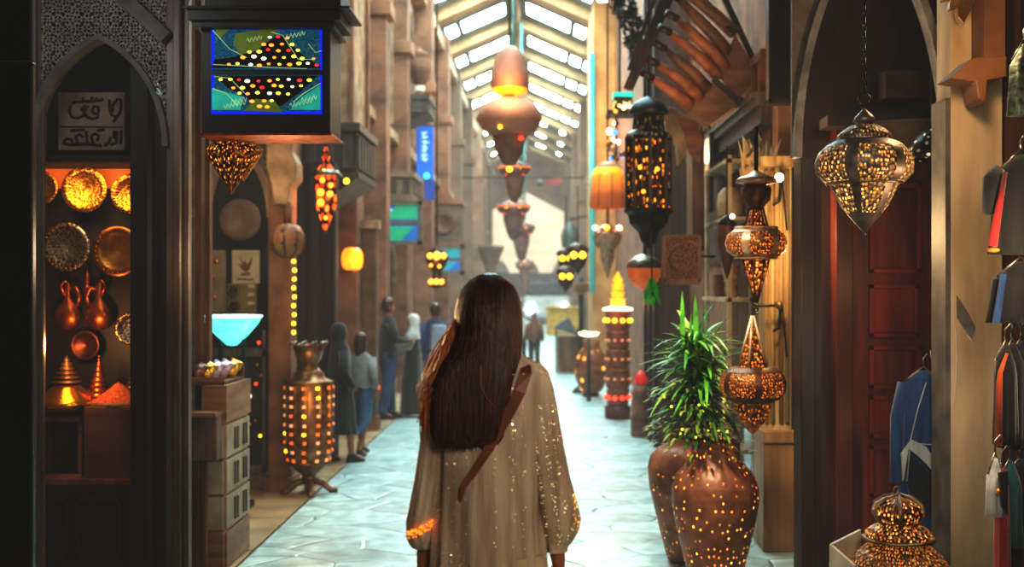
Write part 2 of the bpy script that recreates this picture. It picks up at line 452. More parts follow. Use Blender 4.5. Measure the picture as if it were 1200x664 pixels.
# dark lacquered slab at the frame's left edge
t=struct(MB().bx(X(-60,5),X(38,5),5.0,5.04,0,Z(72,5)).bx(X(-60,5),X(36,5),5.01,5.04,Z(70,5),4.6).build('wall_left_near',navy_black,bevel=.006))
fr=thing('shop_front','grey shop front with a pierced pointed arch over the brass display, near left','shop front',(xf(118),YF,0))
ox=xf(118)
post=mat('worn grey brown post',(112,98,88),(72,58,50),rough=.45,metal=.2,scale=4,stretch=(3,3,.5))
def R_(x): return x-ox
mb=MB()
for a,b_ in ((196,206),(206,214),(214,221)):
    d={196:0,206:-.03,214:.02}[a]; mb.bx(R_(xf(a)),R_(xf(b_)),d-.02,.06,0,4.7)
mb.build('post',post,fr,bevel=.004)
MB().bx(R_(xf(38)),R_(xf(44)),-.03,.03,0,4.7).bx(R_(xf(44)),R_(xf(51)),0,.03,0,4.7).build('post',post,fr,bevel=.003)
MB().bx(R_(xf(189)),R_(xf(196.5)),.0,.05,0,zf(165)).build('post',shop_black,fr)
A_=arch(0,75*px,zf(172),zf(48))
A2=off(A_,6.5*px,0,0)
MB().band(A_,A2,-.05,.07).build('arch_moulding',grey_arch,fr)
mb=MB()
lattice(mb,R_(xf(46)),R_(xf(198)),zf(170),4.35,0.0,lambda x,z:(not inside_arch(x,z,A2)) and R_(xf(50))<x<R_(xf(196)) and z>zf(175),.105,.013,.02)
lattice(mb,R_(xf(46))+.03,R_(xf(198)),zf(170)+.02,4.35,0.012,lambda x,z:(not inside_arch(x,z,A2)) and R_(xf(50))<x<R_(xf(196)) and z>zf(175),.15,.009,.015)
mb.build('lattice',mat('pale grey fretwork',(150,142,134),(110,102,96),rough=.6),fr)
mb=MB(); mb.bar((R_(xf(100)),-.04,zf(-45)),(R_(xf(199)),-.04,zf(47)),.075,.09)
mb.bar((R_(xf(52)),-.04,zf(-60)),(R_(xf(110)),-.04,zf(-60)),.07,.09)
mb.build('sloping_beam',grey_arch,fr)
# lining behind: black box shop
struct(MB().bx(X(20,7.35),X(217,7.35),7.35,7.4,0,4.7).build('wall_shop',shop_black))
struct(MB().bx(X(200,7.35),X(218,7.35),6.62,7.35,0,4.7).build('wall_shop_side',shop_black))
struct(MB().bx(X(-200,7.0),X(30,7.0),7.0,7.04,0,4.7).build('wall_shop_left',shop_black))
mb=MB().bx(X(174,6.75),X(200,6.75),6.72,6.8,0,4.6)
struct(mb.build('trim_3',shop_black))

YD=7.1
def xd(p): return X(p,YD)
def zd(p): return Z(p,YD)
s_=YD/F
# display case with lit back board
case=thing('display_case','tall dark display case with an orange lit back board full of brassware','display case',(xd(110),YD,0))
cx=xd(110)
back_lit=mat('amber lit back board',(150,76,20),(92,40,10),rough=.5,scale=2,bump=.05,emis=(255,110,16),estr=.45)  # emission stands in for lamp light falling on the board
back_dk=mat('dark case back',(42,18,9),(26,10,5),rough=.5,scale=2,bump=.05)
MB().bx(xd(30)-cx,xd(196)-cx,.15,.17,zd(218),zd(195)).build('lit_board',back_lit,case)
MB().bx(xd(30)-cx,xd(196)-cx,.16,.19,zd(555),zd(218)).build('back_panel',back_dk,case)
MB().bx(X(172,6.8)-cx,X(178,6.8)-cx,-.3,.2,zd(555),zd(190)).bx(xd(30)-cx,X(176,6.8)-cx,-.3,.2,zd(195),zd(188)).build('case_frame',shop_black,case)
MB().bx(xd(30)-cx,X(172,6.8)-cx,-.3,.16,zd(558),zd(552)).build('shelf',wood_mid,case)
cab=MB().bx(xd(30)-cx,X(176,6.8)-cx,-.28,.16,0,zd(559)).build('cabinet',shop_black,case)
pnl=mat('black brown panel',(40,30,26),(24,18,16),rough=.4,scale=4)
for a,b_ in ((46,104),(112,164)):
    mb=MB()
    for (x0,x1,z0,z1) in ((a,b_,572,576),(a,b_,636,641),(a,a+4,572,640),(b_-4,b_,572,640)):
        mb.bx(xd(x0)-cx,xd(x1)-cx,-.31,-.28,zd(z1),zd(z0))
    mb.build('door_panel',pnl,cab)
# calligraphy sign hung in the arch
sg=thing('calligraphy_sign','square beige sign with two lines of dark calligraphy above the brass plates','sign',(X(107,6.95),6.95,Z(176,6.95)))
u=6.95/F
board=mat('beige sign board',(160,142,118),(128,112,92),rough=.8,scale=6)
ink=mat('brown black ink',(38,26,20),(30,20,16),rough=.7)
MB().bx(-39*u,39*u,0,.02,0,68*u).build('board',board,sg,bevel=.003)
def zc(pts): return [((x/3.017-107)*u,-.004,(176-y/3.017)*u) for x,y in pts]
strokes=[[(388,352),(388,380),(394,405),(410,412)],[(398,398),(400,372),(416,350),(428,352),(430,376),(424,400),(402,432)],
 [(350,395),(348,378),(334,376),(326,392),(336,404),(348,398),(346,416),(326,420),(306,412)],[(306,412),(300,392),(312,376),(300,374),(288,390)],
 [(250,372),(246,396),(256,414),(276,418),(294,410),(300,392)],[(256,366),(272,360),(330,358),(366,352)],[(292,352),(298,346)],[(322,350),(330,344)],[(340,352),(346,347)],
 [(222,505),(250,512),(300,508),(360,514)],[(226,500),(240,488),(254,494),(258,508)],[(276,508),(268,482),(284,474),(296,486)],[(310,508),(306,464)],[(330,508),(324,480),(336,472),(352,480),(344,498)],
 [(370,514),(386,504),(392,484)],[(392,512),(412,504),(414,462)],[(404,490),(404,462)],[(428,508),(430,460)],[(250,462),(300,458)],[(345,462),(372,458)]]
mb=MB()
for st in strokes: mb.tube(zc(st),.0085,6)
mb.build('lettering',ink,sg)
MB().tube(zc([(215,448),(436,450)]),.004,5).build('divider_line',ink,sg)
wire=MB().tube([W(68,108,6.94),W(54,108,6.9),W(54,182,6.9),W(68,182,6.94)],.003,5)
tag(wire.build('wire_bracket',silver),'thin bright wire bracket at the left side of the calligraphy sign','bracket')

brass_p=perf('chased brass',(232,166,60),(0,0,0),0,44,11,.24,.7,metal=.92,rough=.3,col2=(170,100,30))
silver_p=perf('chased silver',(170,160,140),(0,0,0),0,40,10,.26,.8,metal=.9,rough=.3,col2=(110,90,60))
# brass plates hung on the back board
plate_lbl={}
def plate(p,q,r,m,label,style=0,m2=None):
    t=thing('plate',label,'plate',(xd(p),YD+.10,zd(q)),'plates in the lit display case')
    R=r*s_; ax=Matrix.Rotation(PI/2,3,'X')
    prof=[(0,.0),(R*.42,.0),(R*.5,.012),(R*.56,.02),(R*.78,.03),(R*.94,.042),(R,.05),(R*.985,.056),(R*.75,.04),(R*.5,.03),(0,.02)]
    MB().lathe([(a,b_) for a,b_ in prof],n=44,axis=ax).build('dish',m,t)
    mb=MB()
    k=28
    for i in range(k):
        a=2*PI*i/k; mb.sphere((R*.88*math.cos(a),-.044,R*.88*math.sin(a)),R*.05,8)
    if style!=2:
        for i in range(12):
            a=2*PI*i/12; mb.sphere((R*.55*math.cos(a),-.02,R*.55*math.sin(a)),R*.07,8)
        mb.lathe([(R*.46,0),(R*.49,.014),(R*.52,0)],(0,-.008,0),32,ax)
    if style==1:
        for i in range(6):
            a=2*PI*i/6; mb.sphere((R*.26*math.cos(a),-.008,R*.26*math.sin(a)),R*.12,10)
        mb.sphere((0,-.008,0),R*.12,10)
    mb.build('embossing',m2 or m,t)
    return t
plate(95,221,27,brass_p,'large round brass plate in the top row, left of the brightest rosette plate')
plate(150,226,23.5,brass_p,'bright embossed brass rosette plate at the top right of the display',1)
plate(44,219,20,brass_p,'brass plate at the far left of the top row, half hidden by the post')
plate(73,289,29,silver_p,'greenish silver and brass plate in the second row beside the left post',0,brass)
plate(134,294,29.5,mat('olive brass',(200,140,50),(120,70,22),rough=.3,metal=.9,scale=8,bump=.4),'golden brown plate at the right of the second row',2)
plate(150,385,19.5,silver_p,'small tarnished silver plate right of the two ewers',0)
plate(95,405,18,mat('dark copper',(120,62,34),(70,32,18),rough=.4,metal=.8,scale=12),'small dark copper ring plate under the ewers',2)
# ewers
def ewer(p,q,flip,label):
    t=thing('ewer',label,'ewer',(xd(p),YD+.08,zd(q)),'copper ewers on the case back')
    k=s_
    MB().lathe([(5*k,0),(7*k,1*k),(13*k,6*k),(16*k,14*k),(15*k,22*k),(9*k,31*k),(4.5*k,37*k),(3*k,44*k),(4*k,50*k),(2.5*k,56*k)],n=24,sq=.6).build('body',copper,t)
    f=flip
    MB().tube([(f*3*k,0,40*k),(f*8*k,0,52*k),(f*4*k,0,58*k),(0,0,57*k)],[2.4*k,2.2*k,2*k,1.6*k],8).build('spout',copper,t)
    MB().tube([(-f*12*k,0,28*k),(-f*14*k,0,40*k),(-f*10*k,0,50*k),(-f*2*k,0,48*k)],[2.2*k,3.2*k,2.6*k,1.6*k],8).build('handle',copper,t)
    return t
ewer(73,387,-1,'left one of two copper ewers with curved spouts')
ewer(110,387,1,'right one of two copper ewers with curved spouts')
t=tag(MB().lathe([(0,0),(3*s_,3*s_),(6*s_,14*s_),(4*s_,18*s_),(2*s_,19*s_),(3.5*s_,22*s_),(3*s_,31*s_),(0,37*s_)],n=20).build('finial',copper,None,(xd(95),YD+.1,zd(352))),'slim copper finial between the two ewers','finial')
# on the counter: crate, box, cloche, tiered cones, spice mound
YC=6.95
def xc_(p): return X(p,YC)
def zc_(p): return Z(p,YC)
k=YC/F
shelf_z=zd(552)
def spire(p,q,h,w_,label,m):
    t=thing('tiered_cone',label,'ornament',(X(p,7.0),7.0,Z(q,7.0)),'tiered brass cones')
    prof=[(w_,0)]
    nn=9
    for i in range(nn):
        z0=h*i/nn; z1=h*(i+1)/nn; r0=w_*(1-i/nn)**1.15; r1=w_*(1-(i+1)/nn)**1.15
        prof += [(r0*.98,z0+.002),(r0*1.02,z0+(z1-z0)*.3),(r0*.8,z0+(z1-z0)*.6),(r1*.95,z1)]
    MB().lathe(prof,n=24).build('cone',m,t)
    MB().sphere((0,0,h+.004),.008,8).build('tip',bulb_y if False else brass,t)
    return t
bx_=thing('wooden_stool','low brown wooden stool with an open front, under the brass cloche','stool',(xc_(76),YC,shelf_z))
bw=27*k; bh=Z(486,YC)-shelf_z
mb=MB().bx(-bw,bw,-.1,.14,bh-.03,bh); mb.build('seat',wood_mid,bx_,bevel=.004)
for a in (-bw+.012,bw-.012):
    MB().bx(a-.012,a+.012,-.09,.13,0,bh-.03).build('side_panel',wood_mid,bx_)
MB().bx(-bw+.02,bw-.02,.1,.12,.0,bh-.03).build('back_board',back_dk,bx_)
MB().bx(-bw,bw,-.1,-.08,0,.02).build('stretcher',wood_orange,bx_)
bh2=Z(476,6.85)-shelf_z
o=tag(MB().bx(-.001,X(168,6.85)-X(100,6.85),-.12,.2,0,bh2).build('wooden_box',mat('plain brown box',(96,60,40),(72,42,28),rough=.5,scale=3,stretch=(1,1,4)),None,(X(100,6.85),6.95,shelf_z),bevel=.004),'plain brown wooden box under the orange spice mound','box')
t=thing('brass_cloche','large shiny golden domed cloche with stacked rings on the wooden stool','cloche',(xc_(78),YC-.0,Z(486,YC)))
MB().lathe([(10*k,0),(14*k,2*k),(30*k,8*k),(36*k,13*k),(37*k,15*k),(33*k,19*k),(24*k,27*k),(17*k,33*k),(12*k,38*k)],n=36).build('dome',mat('bright gold',(255,190,50),(214,140,26),rough=.2,metal=.95,scale=5,bump=.1),t)
mb=MB(); pr=[]
for i in range(6):
    r=(17-2.6*i)*k; z=(37+5*i)*k; pr += [(r*.8,z),(r,z+1.2*k),(r,z+2.6*k),(r*.7,z+4*k)]
mb.lathe(pr+[(0,70*k)],n=24).build('stacked_rings',brass_dull,t)
spire(116,470,52*7/F,17*7/F,'copper red tiered cone directly behind the spice mound',copper)
spire(158,470,46*7/F,17*7/F,'brown tiered cone at the right edge of the display case',brass_dull)
spice=mat('orange spice',(196,96,36),(150,64,22),rough=.9,scale=60,bump=.5)
t=thing('spice_mound','mound of orange ground spice in a shallow tray on the brown box','spice mound',(X(134,6.85),6.92,Z(476,6.85)))
kk=6.9/F
MB().lathe([(34*kk,0),(33*kk,3*kk),(22*kk,11*kk),(10*kk,20*kk),(4*kk,25*kk),(0,27*kk)],n=36,sq=.55).build('spice',spice,t)
MB().lathe([(34.5*kk,-.0),(35*kk,4*kk),(33.5*kk,4*kk),(33*kk,0)],n=36,sq=.55).build('tray',wood_mid,t)
light('case_lamp','AREA',(xd(108),YD-.22,zd(200)),4,(1,.58,.2),.5,(math.radians(28),0,0),.12)
light('case_lamp_low','POINT',(xd(112),6.7,zd(400)),9,(1,.5,.15),.04)
light('arch_fill','POINT',(xf(140),5.2,3.2),20,(.9,.92,1),.15)  # added fill light for the arch and lattice, no lamp stands here
light('post_glow','POINT',(xf(232),6.1,1.9),1.6,(1,.5,.2),.08)

# ================================================================== STAINED GLASS SIGN BOX
YS=6.0; k=YS/F
sb=thing('illuminated_sign','black boxed sign with a blue bordered stained glass screen of yellow dots','sign',(X(310,YS),YS,Z(156,YS)))
blk=mat('black painted wood',(26,22,20),(14,12,11),rough=.45,scale=4,stretch=(1,1,3))
MB().bx(-74*k,77*k,0,.33,0,122*k).build('cabinet',blk,sb,bevel=.006)
mb=MB()
mb.add([(-88*k,-.12,140*k),(104*k,-.12,140*k),(104*k,.3,140*k),(-88*k,.3,140*k),(-88*k,-.12,143*k),(104*k,-.12,143*k),(104*k,.3,143*k),(-88*k,.3,143*k)],[(3,2,1,0),(4,5,6,7),(0,1,5,4),(1,2,6,5),(2,3,7,6),(3,0,4,7)])
mb.bx(-80*k,84*k,-.06,.34,121*k,128*k).bx(-84*k,92*k,-.09,.3,128*k,140*k)
mb.build('canopy',blk,sb,bevel=.004)
MB().bx(-70*k,88*k,.03,.32,143*k,240*k).build('hanging_post',blk,sb)
MB().bx(-77*k,79*k,-.015,.34,-.012,0).build('copper_sill',copper,sb)
def screen_mat(name,seed,base,flip):
    m,nt,b=_new(name); N=nt.nodes; L=nt.links
    uv=N.new('ShaderNodeUVMap'); sp=N.new('ShaderNodeSeparateXYZ'); L.new(uv.outputs['UV'],sp.inputs[0])
    mp=N.new('ShaderNodeMapping'); mp.inputs['Scale'].default_value=(11,6,1); mp.inputs['Location'].default_value=(seed,seed*2,0); L.new(uv.outputs['UV'],mp.inputs['Vector'])
    no=N.new('ShaderNodeTexNoise'); no.inputs['Scale'].default_value=7; no.inputs['Detail'].default_value=2; no.inputs['Distortion'].default_value=1.5
    L.new(mp.outputs['Vector'],no.inputs['Vector'])
    cr=N.new('ShaderNodeValToRGB'); cr.color_ramp.interpolation='LINEAR'; e=cr.color_ramp.elements
    e[0].position=.45; e[0].color=lin(base); e[1].position=.62; e[1].color=lin((14,96,100))
    x=e.new(.74); x.color=lin((90,150,120)); x=e.new(.3); x.color=lin((4,22,50))
    L.new(no.outputs['Fac'],cr.inputs['Fac'])
    # blue border
    def absd(o):
        a=N.new('ShaderNodeMath'); a.operation='SUBTRACT'; a.inputs[1].default_value=.5; L.new(o,a.inputs[0])
        c=N.new('ShaderNodeMath'); c.operation='ABSOLUTE'; L.new(a.outputs[0],c.inputs[0]); return c.outputs[0]
    ax=N.new('ShaderNodeMath'); ax.operation='GREATER_THAN'; ax.inputs[1].default_value=.475; L.new(absd(sp.outputs[0]),ax.inputs[0])
    ay=N.new('ShaderNodeMath'); ay.operation='GREATER_THAN'; ay.inputs[1].default_value=(.93 if flip else .9) if flip else .93; 
    if flip: L.new(absd(sp.outputs[1]),ay.inputs[0]); 
    else: L.new(sp.outputs[1],ay.inputs[0])
    ay.inputs[1].default_value=.93
    if flip:
        inv=N.new('ShaderNodeMath'); inv.operation='SUBTRACT'; inv.inputs[0].default_value=1; L.new(sp.outputs[1],inv.inputs[1]); L.new(inv.outputs[0],ay.inputs[0])
    mxx=N.new('ShaderNodeMath'); mxx.operation='MAXIMUM'; L.new(ax.outputs[0],mxx.inputs[0]); L.new(ay.outputs[0],mxx.inputs[1])
    mm=N.new('ShaderNodeMix'); mm.data_type='RGBA'; L.new(mxx.outputs[0],mm.inputs['Factor']); L.new(cr.outputs['Color'],mm.inputs['A']); mm.inputs['B'].default_value=lin((10,36,220))
    L.new(mm.outputs['Result'],b.inputs['Base Color']); L.new(mm.outputs['Result'],b.inputs['Emission Color']); b.inputs['Emission Strength'].default_value=.7
    b.inputs['Roughness'].default_value=.15
    return m
w2=65*k; rnd=random.Random(3)
dot_cols=[glow('dot_yellow',(240,226,70),2.6),glow('dot_orange',(250,130,40),2.4),glow('dot_white',(235,240,225),2.6),glow('dot_red',(214,40,40),2)]
ell=lambda x,y,z,r:[x,y,z,r]
dots={}
dark_glass=mat('dark brown leaded glass',(30,18,16),(16,10,10),rough=.2)
olive=glow('olive glass',(84,100,24),.5); teal_g=glow('teal glass',(20,140,124),.8)
for i,(z0,z1) in enumerate(((74*k,124*k),(22*k,68*k))):
    pn=MB(); pn.add([(-62*k,-.006,z0),(68*k,-.006,z0),(68*k,-.006,z1),(-62*k,-.006,z1)],[(0,1,2,3)],[[(0,0),(1,0),(1,1),(0,1)]])
    po=pn.build('glass_screen',screen_mat('screen %d'%i,3+i*5,(6,50,84),i==1),sb)
    g=MB()
    if i==0:
        g.prism([(-62*k,z0+2*k),(68*k,z0+2*k),(46*k,z0+16*k),(18*k,z0+42*k),(-2*k,z0+28*k),(-34*k,z0+15*k),(-58*k,z0+12*k)],-.009,-.007)
    else:
        g.prism([(-58*k,z1-1*k),(62*k,z1-1*k),(40*k,z1-22*k),(20*k,z1-36*k),(-4*k,z1-38*k),(-24*k,z1-24*k),(-42*k,z1-16*k)],-.009,-.007)
    g.build('leaded_field',dark_glass,po)
    g=MB()
    if i==0:
        g.prism([(-34*k,z0+42*k),(12*k,z1-1*k),(16*k,z1-6*k),(-8*k,z0+22*k),(-26*k,z0+18*k),(-36*k,z0+28*k)],-.011,-.0095)
        g.prism([(-58*k,z1-2*k),(-40*k,z1-2*k),(-52*k,z1-14*k)],-.011,-.0095)
        g.build('olive_glass',olive,po)
    else:
        g.prism([(-24*k,z0+4*k),(-10*k,z0+18*k),(12*k,z0+16*k),(22*k,z0+2*k)],-.011,-.0095)
        g.build('olive_glass',olive,po)
        g=MB().prism([(-61*k,z0+5*k),(-28*k,z0+5*k),(-24*k,z0+20*k),(-44*k,z0+26*k),(-61*k,z0+30*k)],-.011,-.0095).prism([(30*k,z0+5*k),(66*k,z0+5*k),(66*k,z0+34*k),(44*k,z0+20*k)],-.011,-.0095)
        g.build('teal_glass',teal_g,po)
    dp=[]
    for r_ in range(5):
        for c_ in range(11):
            x=(-52+c_*11.5+(5 if r_%2 else 0)+rnd.uniform(-2,2)); z=(6+r_*8+rnd.uniform(-1.5,1.5))
            if i==0:
                if abs(x-15)>62-r_*12: continue
                zz=z0+z*k
            else:
                if abs(x)>58-r_*12: continue
                zz=z1-z*k
            if x>62: continue
            a=rnd.random(); j=0 if a<.5 else 1 if a<.75 else 2 if a<.88 else 3
            
            if j not in dots: dots[j]=MB().sphere((0,0,0),2.4*k,8,sx=1.15,sy=.25,sz=.72).build('glass_dot',dot_cols[j],po); dd_=dots[j]
            else: dd_=dots[j].copy(); C.objects.link(dd_); dd_.parent=po
            dd_.location=(x*k,-.012,zz); dd_.scale=(rnd.uniform(.75,1.15),)*3
    # leading lines and flowing script
    g=MB(); Lc=[[(-60,46),(-40,24),(-20,14)],[(8,44),(22,40),(40,12),(60,12)],[(-60,6),(0,3),(50,1)],[(52,30),(60,20),(67,22)]] if i==0 else [[(-60,30),(-44,24),(-30,10)],[(66,36),(46,24),(34,14)],[(-58,44),(-40,42),(-20,22)]]
    for q in Lc: g.tube([(x*k,-.0125,z0+z*k) for x,z in q],.0018,5)
    sx0,sz0=((30,36) if i==0 else (-50,8))
    for (ax_,az_,nn) in (((26,38,5),(-20,34,4)) if i==0 else ((-48,8,6),(-38,14,4),(30,10,6),(44,16,4))):
        pp=[]
        for q in range(nn*4+1):
            pp.append(((ax_+q*1.1)*k,-.0125,z0+(az_+3*math.sin(q*1.6)+.25*q)*k))
        g.tube(pp,.0016,5)
    g.build('script_lines',glow('pale script',(170,200,150),.6),po)

# golden pierced ornament under the sign
def pierced_star(loc,r,label,rz_=0):
    t=thing('star_lantern',label,'lantern',loc)
    m=perf('gold star pierce',(96,52,16),(255,190,60),5,8,6,.2,1,metal=.85,rough=.3,gcol2=(255,120,20),thr=.35)
    mb=MB(); n=8; P=[]
    top=(0,0,r*1.15); bot=(0,0,-r*1.35)
    ring=[(r*(1 if i%2==0 else .62)*math.cos(2*PI*i/n+.3),r*(1 if i%2==0 else .62)*.8*math.sin(2*PI*i/n+.3),r*.25 if i%2==0 else r*.05) for i in range(n)]
    for i in range(n):
        a=ring[i];b_=ring[(i+1)%n]
        mb.add([a,b_,top],[(0,1,2)],[[(0,0),(1,0),(.5,1)]]); mb.add([b_,a,bot],[(0,1,2)],[[(0,0),(1,0),(.5,1)]])
    mb.build('pierced_body',m,t)
    e=MB()
    for i in range(n):
        a=ring[i];b_=ring[(i+1)%n]; e.bar(a,b_,.008); e.bar(a,bot,.006); e.bar(a,top,.006)
    e.build('gold_edges',brass,t)
    MB().tube([top,(0,0,r*1.15+.2)],.004,6).build('hook',brass,t)
    return t
pierced_star((X(250,5.95)+.0,6.3,Z(185,6.3)),.14,'golden pierced star lantern directly under the illuminated sign')
pierced_star((X(286,7.0),7.0,Z(182,7.0)),.11,'smaller golden star lantern half hidden behind the sign corner')

# ================================================================== SECOND LEFT BAY (Y 7.4 .. 10.5)
o=tag(MB().bx(-.045,-.005,0,.08,0,3.6).bx(.01,.04,.03,.1,0,3.6).build('timber_post',wood_mid,None,(X(226,7.4),7.6,0)),'tall reddish brown timber post right of the near shop front','post')
struct(MB().bx(-3.6,-2.3,11.0,11.3,0,4.6).build('wall_bay_back',mat('dark bay wall',(40,32,30),(22,18,18),rough=.7)))  # plain dark brown wall at the back of the bay
struct(MB().bx(-3.6,-3.5,7.5,11.0,0,4.6).build('wall_bay_side',shop_black))
# facade panel facing camera, with arch: x 236..350, Y=10.6
YB=10.6; k=YB/F
fa=thing('arched_shop_window','pale carved arch framing a dark shop window behind the crate drawers','shop window',(X(280,YB),YB,0))
hw=34*k; zs=Z(255,YB); za=Z(178,YB)
A_=arch(0,hw,zs,za); A2=off(A_,7*k,0,0)
MB().band(A_,A2,-.05,.05).build('arch_moulding',stone_cream,fa)
top=4.6
mb=MB()
for i in range(len(A_)-1):
    a,b_=A2[i],A2[i+1]; mb.prism([a,b_,(b_[0],top),(a[0],top)],.0,.06)
mb.bx(-62*k,-39*k,0,.06,Z(255,YB),top)
mb.build('spandrel',mat('grey tan spandrel',(126,110,94),(84,70,60),rough=.8,scale=12,bump=.6),fa)
lt=MB(); lattice(lt,-60*k,40*k,zs,top,-.01,lambda x,z:not inside_arch(x,z,A2) and -60*k<x<38*k and z>zs,.11,.014,.02); lt.build('lattice',stone_cream,fa)
MB().bx(-62*k,-38*k,.02,.1,0,Z(255,YB)).build('side_panel',mat('grey blue panel',(116,108,104),(88,80,78),rough=.6),fa)
MB().bx(-38*k,40*k,.2,.25,0,3.3).build('back_panel',shop_black,fa)
MB().bx(-45*k,40*k,-.35,.1,0,.18).build('plinth',stone_cream,fa)
t=thing('round_dish','large round beige dish hung inside the dark arched window','dish',(X(280,10.4),10.5,Z(257,10.4)))
ax=Matrix.Rotation(PI/2,3,'X'); R=24*k
MB().lathe([(0,0),(R*.55,.0),(R*.65,.03),(R*.95,.05),(R,.06),(R*.97,.07),(R*.6,.05),(0,.02)],n=40,axis=ax).build('bowl',mat('dull beige clay',(136,108,84),(104,80,62),rough=.6),t)
MB().lathe([(R*.52,0),(R*.56,.02),(R*.6,0)],(0,-.02,0),40,ax).build('ring',brass_dull,t)
# cards & boards
YK=10.3; k=YK/F
cardb=mat('cream card',(190,170,140),(168,146,118),rough=.8)
kh=mat('khaki board',(140,116,74),(106,86,52),rough=.7)
o=thing('display_board','narrow beige board with two brass ornaments, left of the bird card','board',(X(252,YK),YK,Z(366,YK)))
MB().bx(-12*k,12*k,0,.03,0,73*k).build('board',mat('dusty tan board',(150,122,92),(116,92,70),rough=.7),o)
for z in (18,42,60): MB().sphere((random.uniform(-3,4)*k,-.01,z*k),4*k,10,sz=.6,sy=.5).build('ornament',brass,o)
o=thing('bird_sign','cream card with a brown flying bird emblem in the arched window','sign',(X(289,YK),YK-.03,Z(332,YK)))
MB().bx(-16*k,16*k,0,.02,0,39*k).build('card',cardb,o)
bm_=MB()
bz=lambda pts:[(x*k,z*k) for x,z in pts]
bm_.prism(bz([(-7,32),(-3,24),(-1,27),(2,22),(8,31),(6,21),(4,16),(0,13),(-5,17),(-9,23),(-4,22)]),-.005,0)
bm_.prism(bz([(-5,12),(5,13),(5,10),(-5,9)]),-.005,0)
bm_.build('bird_emblem',mat('russet ink',(122,60,36),(100,48,28),rough=.7),o)
MB().prism(bz([(-10,6),(9,5),(9,3.6),(-10,4.4)]),-.005,0).build('text_line',ink,o)
o=thing('ring_board','olive board with two round black speakers-like rings below the bird card','board',(X(284,YK),YK-.03,Z(367,YK)))
o['label']='olive board with two black centred rings below the bird card'
MB().bx(-17*k,17*k,0,.03,0,35*k).build('board',kh,o)
for z in (27,9): 
    MB().lathe([(6.5*k,0),(8*k,.02),(5.5*k,.03),(5*k,.01)],(-9*k,0,z*k),28,ax).build('ring',brass_dull,o)
    MB().lathe([(0,.012),(5.2*k,.012)],(-9*k,0,z*k),28,ax).build('black_disc',ink,o)
for z in (30,20,10): MB().bx(8*k,15*k,-.015,0,z*k,(z+4)*k).build('label_tab',cardb,o)
# turquoise lit bowl on stand
YT=9.4;k=YT/F
t=thing('glass_bowl','wide turquoise glowing glass bowl on a thin dark stand','bowl',(X(272,YT),YT,0))
tur=glow('turquoise glass',(90,224,212),1.5)
zt=Z(371,YT)
MB().lathe([(0,zt-34*k),(6*k,zt-33*k),(18*k,zt-22*k),(30*k,zt-8*k),(34*k,zt),(33*k,zt+.004),(28*k,zt-8*k),(16*k,zt-20*k),(0,zt-30*k)],n=40).build('bowl',tur,t)
MB().lathe([(32*k,zt-.006),(35*k,zt-.003),(35*k,zt+.012),(33*k,zt+.012)],n=40).build('rim',glow('pale cyan rim',(190,250,244),2.2),t)
for a in (-16,16): MB().tube([(a*k,0,.0),(a*k*.8,0,zt-20*k)],.02,8).build('leg',iron,t)
MB().bx(-22*k,22*k,-.12,.12,.0,.05).build('base',iron,t)
# low dark glazed cabinet behind
t=thing('glazed_cabinet','low dark glazed cabinet with coloured trinkets under the turquoise bowl','cabinet',(X(275,10.1),10.1,.18))
k=10.1/F
MB().bx(-30*k,36*k,.0,.2,0,Z(410,10.1)-.18).build('body',shop_black,t)
MB().bx(-30*k,36*k,-.02,0,0,.06).bx(-30*k,36*k,-.02,0,Z(412,10.1)-.22,Z(408,10.1)-.18).bx(33*k,36*k,-.02,0,0,1.2).build('frame',wood_grey,t)
rn=random.Random(5)
for i in range(9):
    MB().sphere((rn.uniform(18,32)*k,-.02,rn.uniform(.2,1.15)),.014,8).build('trinket',[bulb_w,bulb_r,bulb_y][i%3] if i%2 else brass,t)

# crate drawers
t=thing('drawer_unit','stack of pale fronted drawers in a brown wooden case, right of the near shop front','drawer unit',(-1.93,7.35,0))
tan_box=mat('tan box wood',(150,110,78),(112,78,54),rough=.55,scale=3,stretch=(1,1,5),bump=.2)
pale=mat('pale painted drawer',(184,170,148),(150,134,112),rough=.55,scale=5,bump=.15)
zt=Z(452,7.35)
MB().bx(-.13,0,0,.62,0,zt).build('body',tan_box,t,bevel=.006)
lv=[0,.24,.46,.68,.9,zt]
for i in range(4):
    z0,z1=lv[i]+.012,lv[i+1]-.008
    d=MB().bx(-.005,.014,.02,.6,z0,z1).bx(-.13,-.002,-.012,.0,z0,z1).build('drawer',pale if i>0 else tan_box,t,bevel=.003)
    if i>0:
        mb=MB()
        for y in (.2,.42): mb.bar((.02,y,z0+.03),(.02,y,z1-.03),.012); mb.bar((.024,y+.05,z0+.03),(.024,y+.05,z1-.03),.012)
        mb.build('handle',mat('grey drawer pull',(112,100,88),(80,70,60),rough=.5),d)
MB().bx(-.01,.016,0,.62,lv[4]+.01,zt).bx(-.13,0,-.014,0,lv[4]+.01,zt).build('drawer',tan_box,t)
t=thing('bench','brown plank bench with slatted base, between the near shop front and the drawer unit','bench',(X(238,7.2),7.2,0))
k=7.2/F
MB().bx(-18*k,16*k,0,.13,Z(540,7.2),Z(488,7.2)).build('apron_board',mat('grey brown plank',(112,88,70),(80,60,46),rough=.5,scale=3,stretch=(5,1,1)),t,bevel=.006)
MB().bx(-18*k,16*k,-.03,.14,Z(488,7.2),Z(483,7.2)).build('top_board',tan_box,t)
for i in range(3): MB().bx((-17+i*7)*k,(-12.5+i*7)*k,.03,.08,0,Z(540,7.2)).build('slat',wood_mid,t)
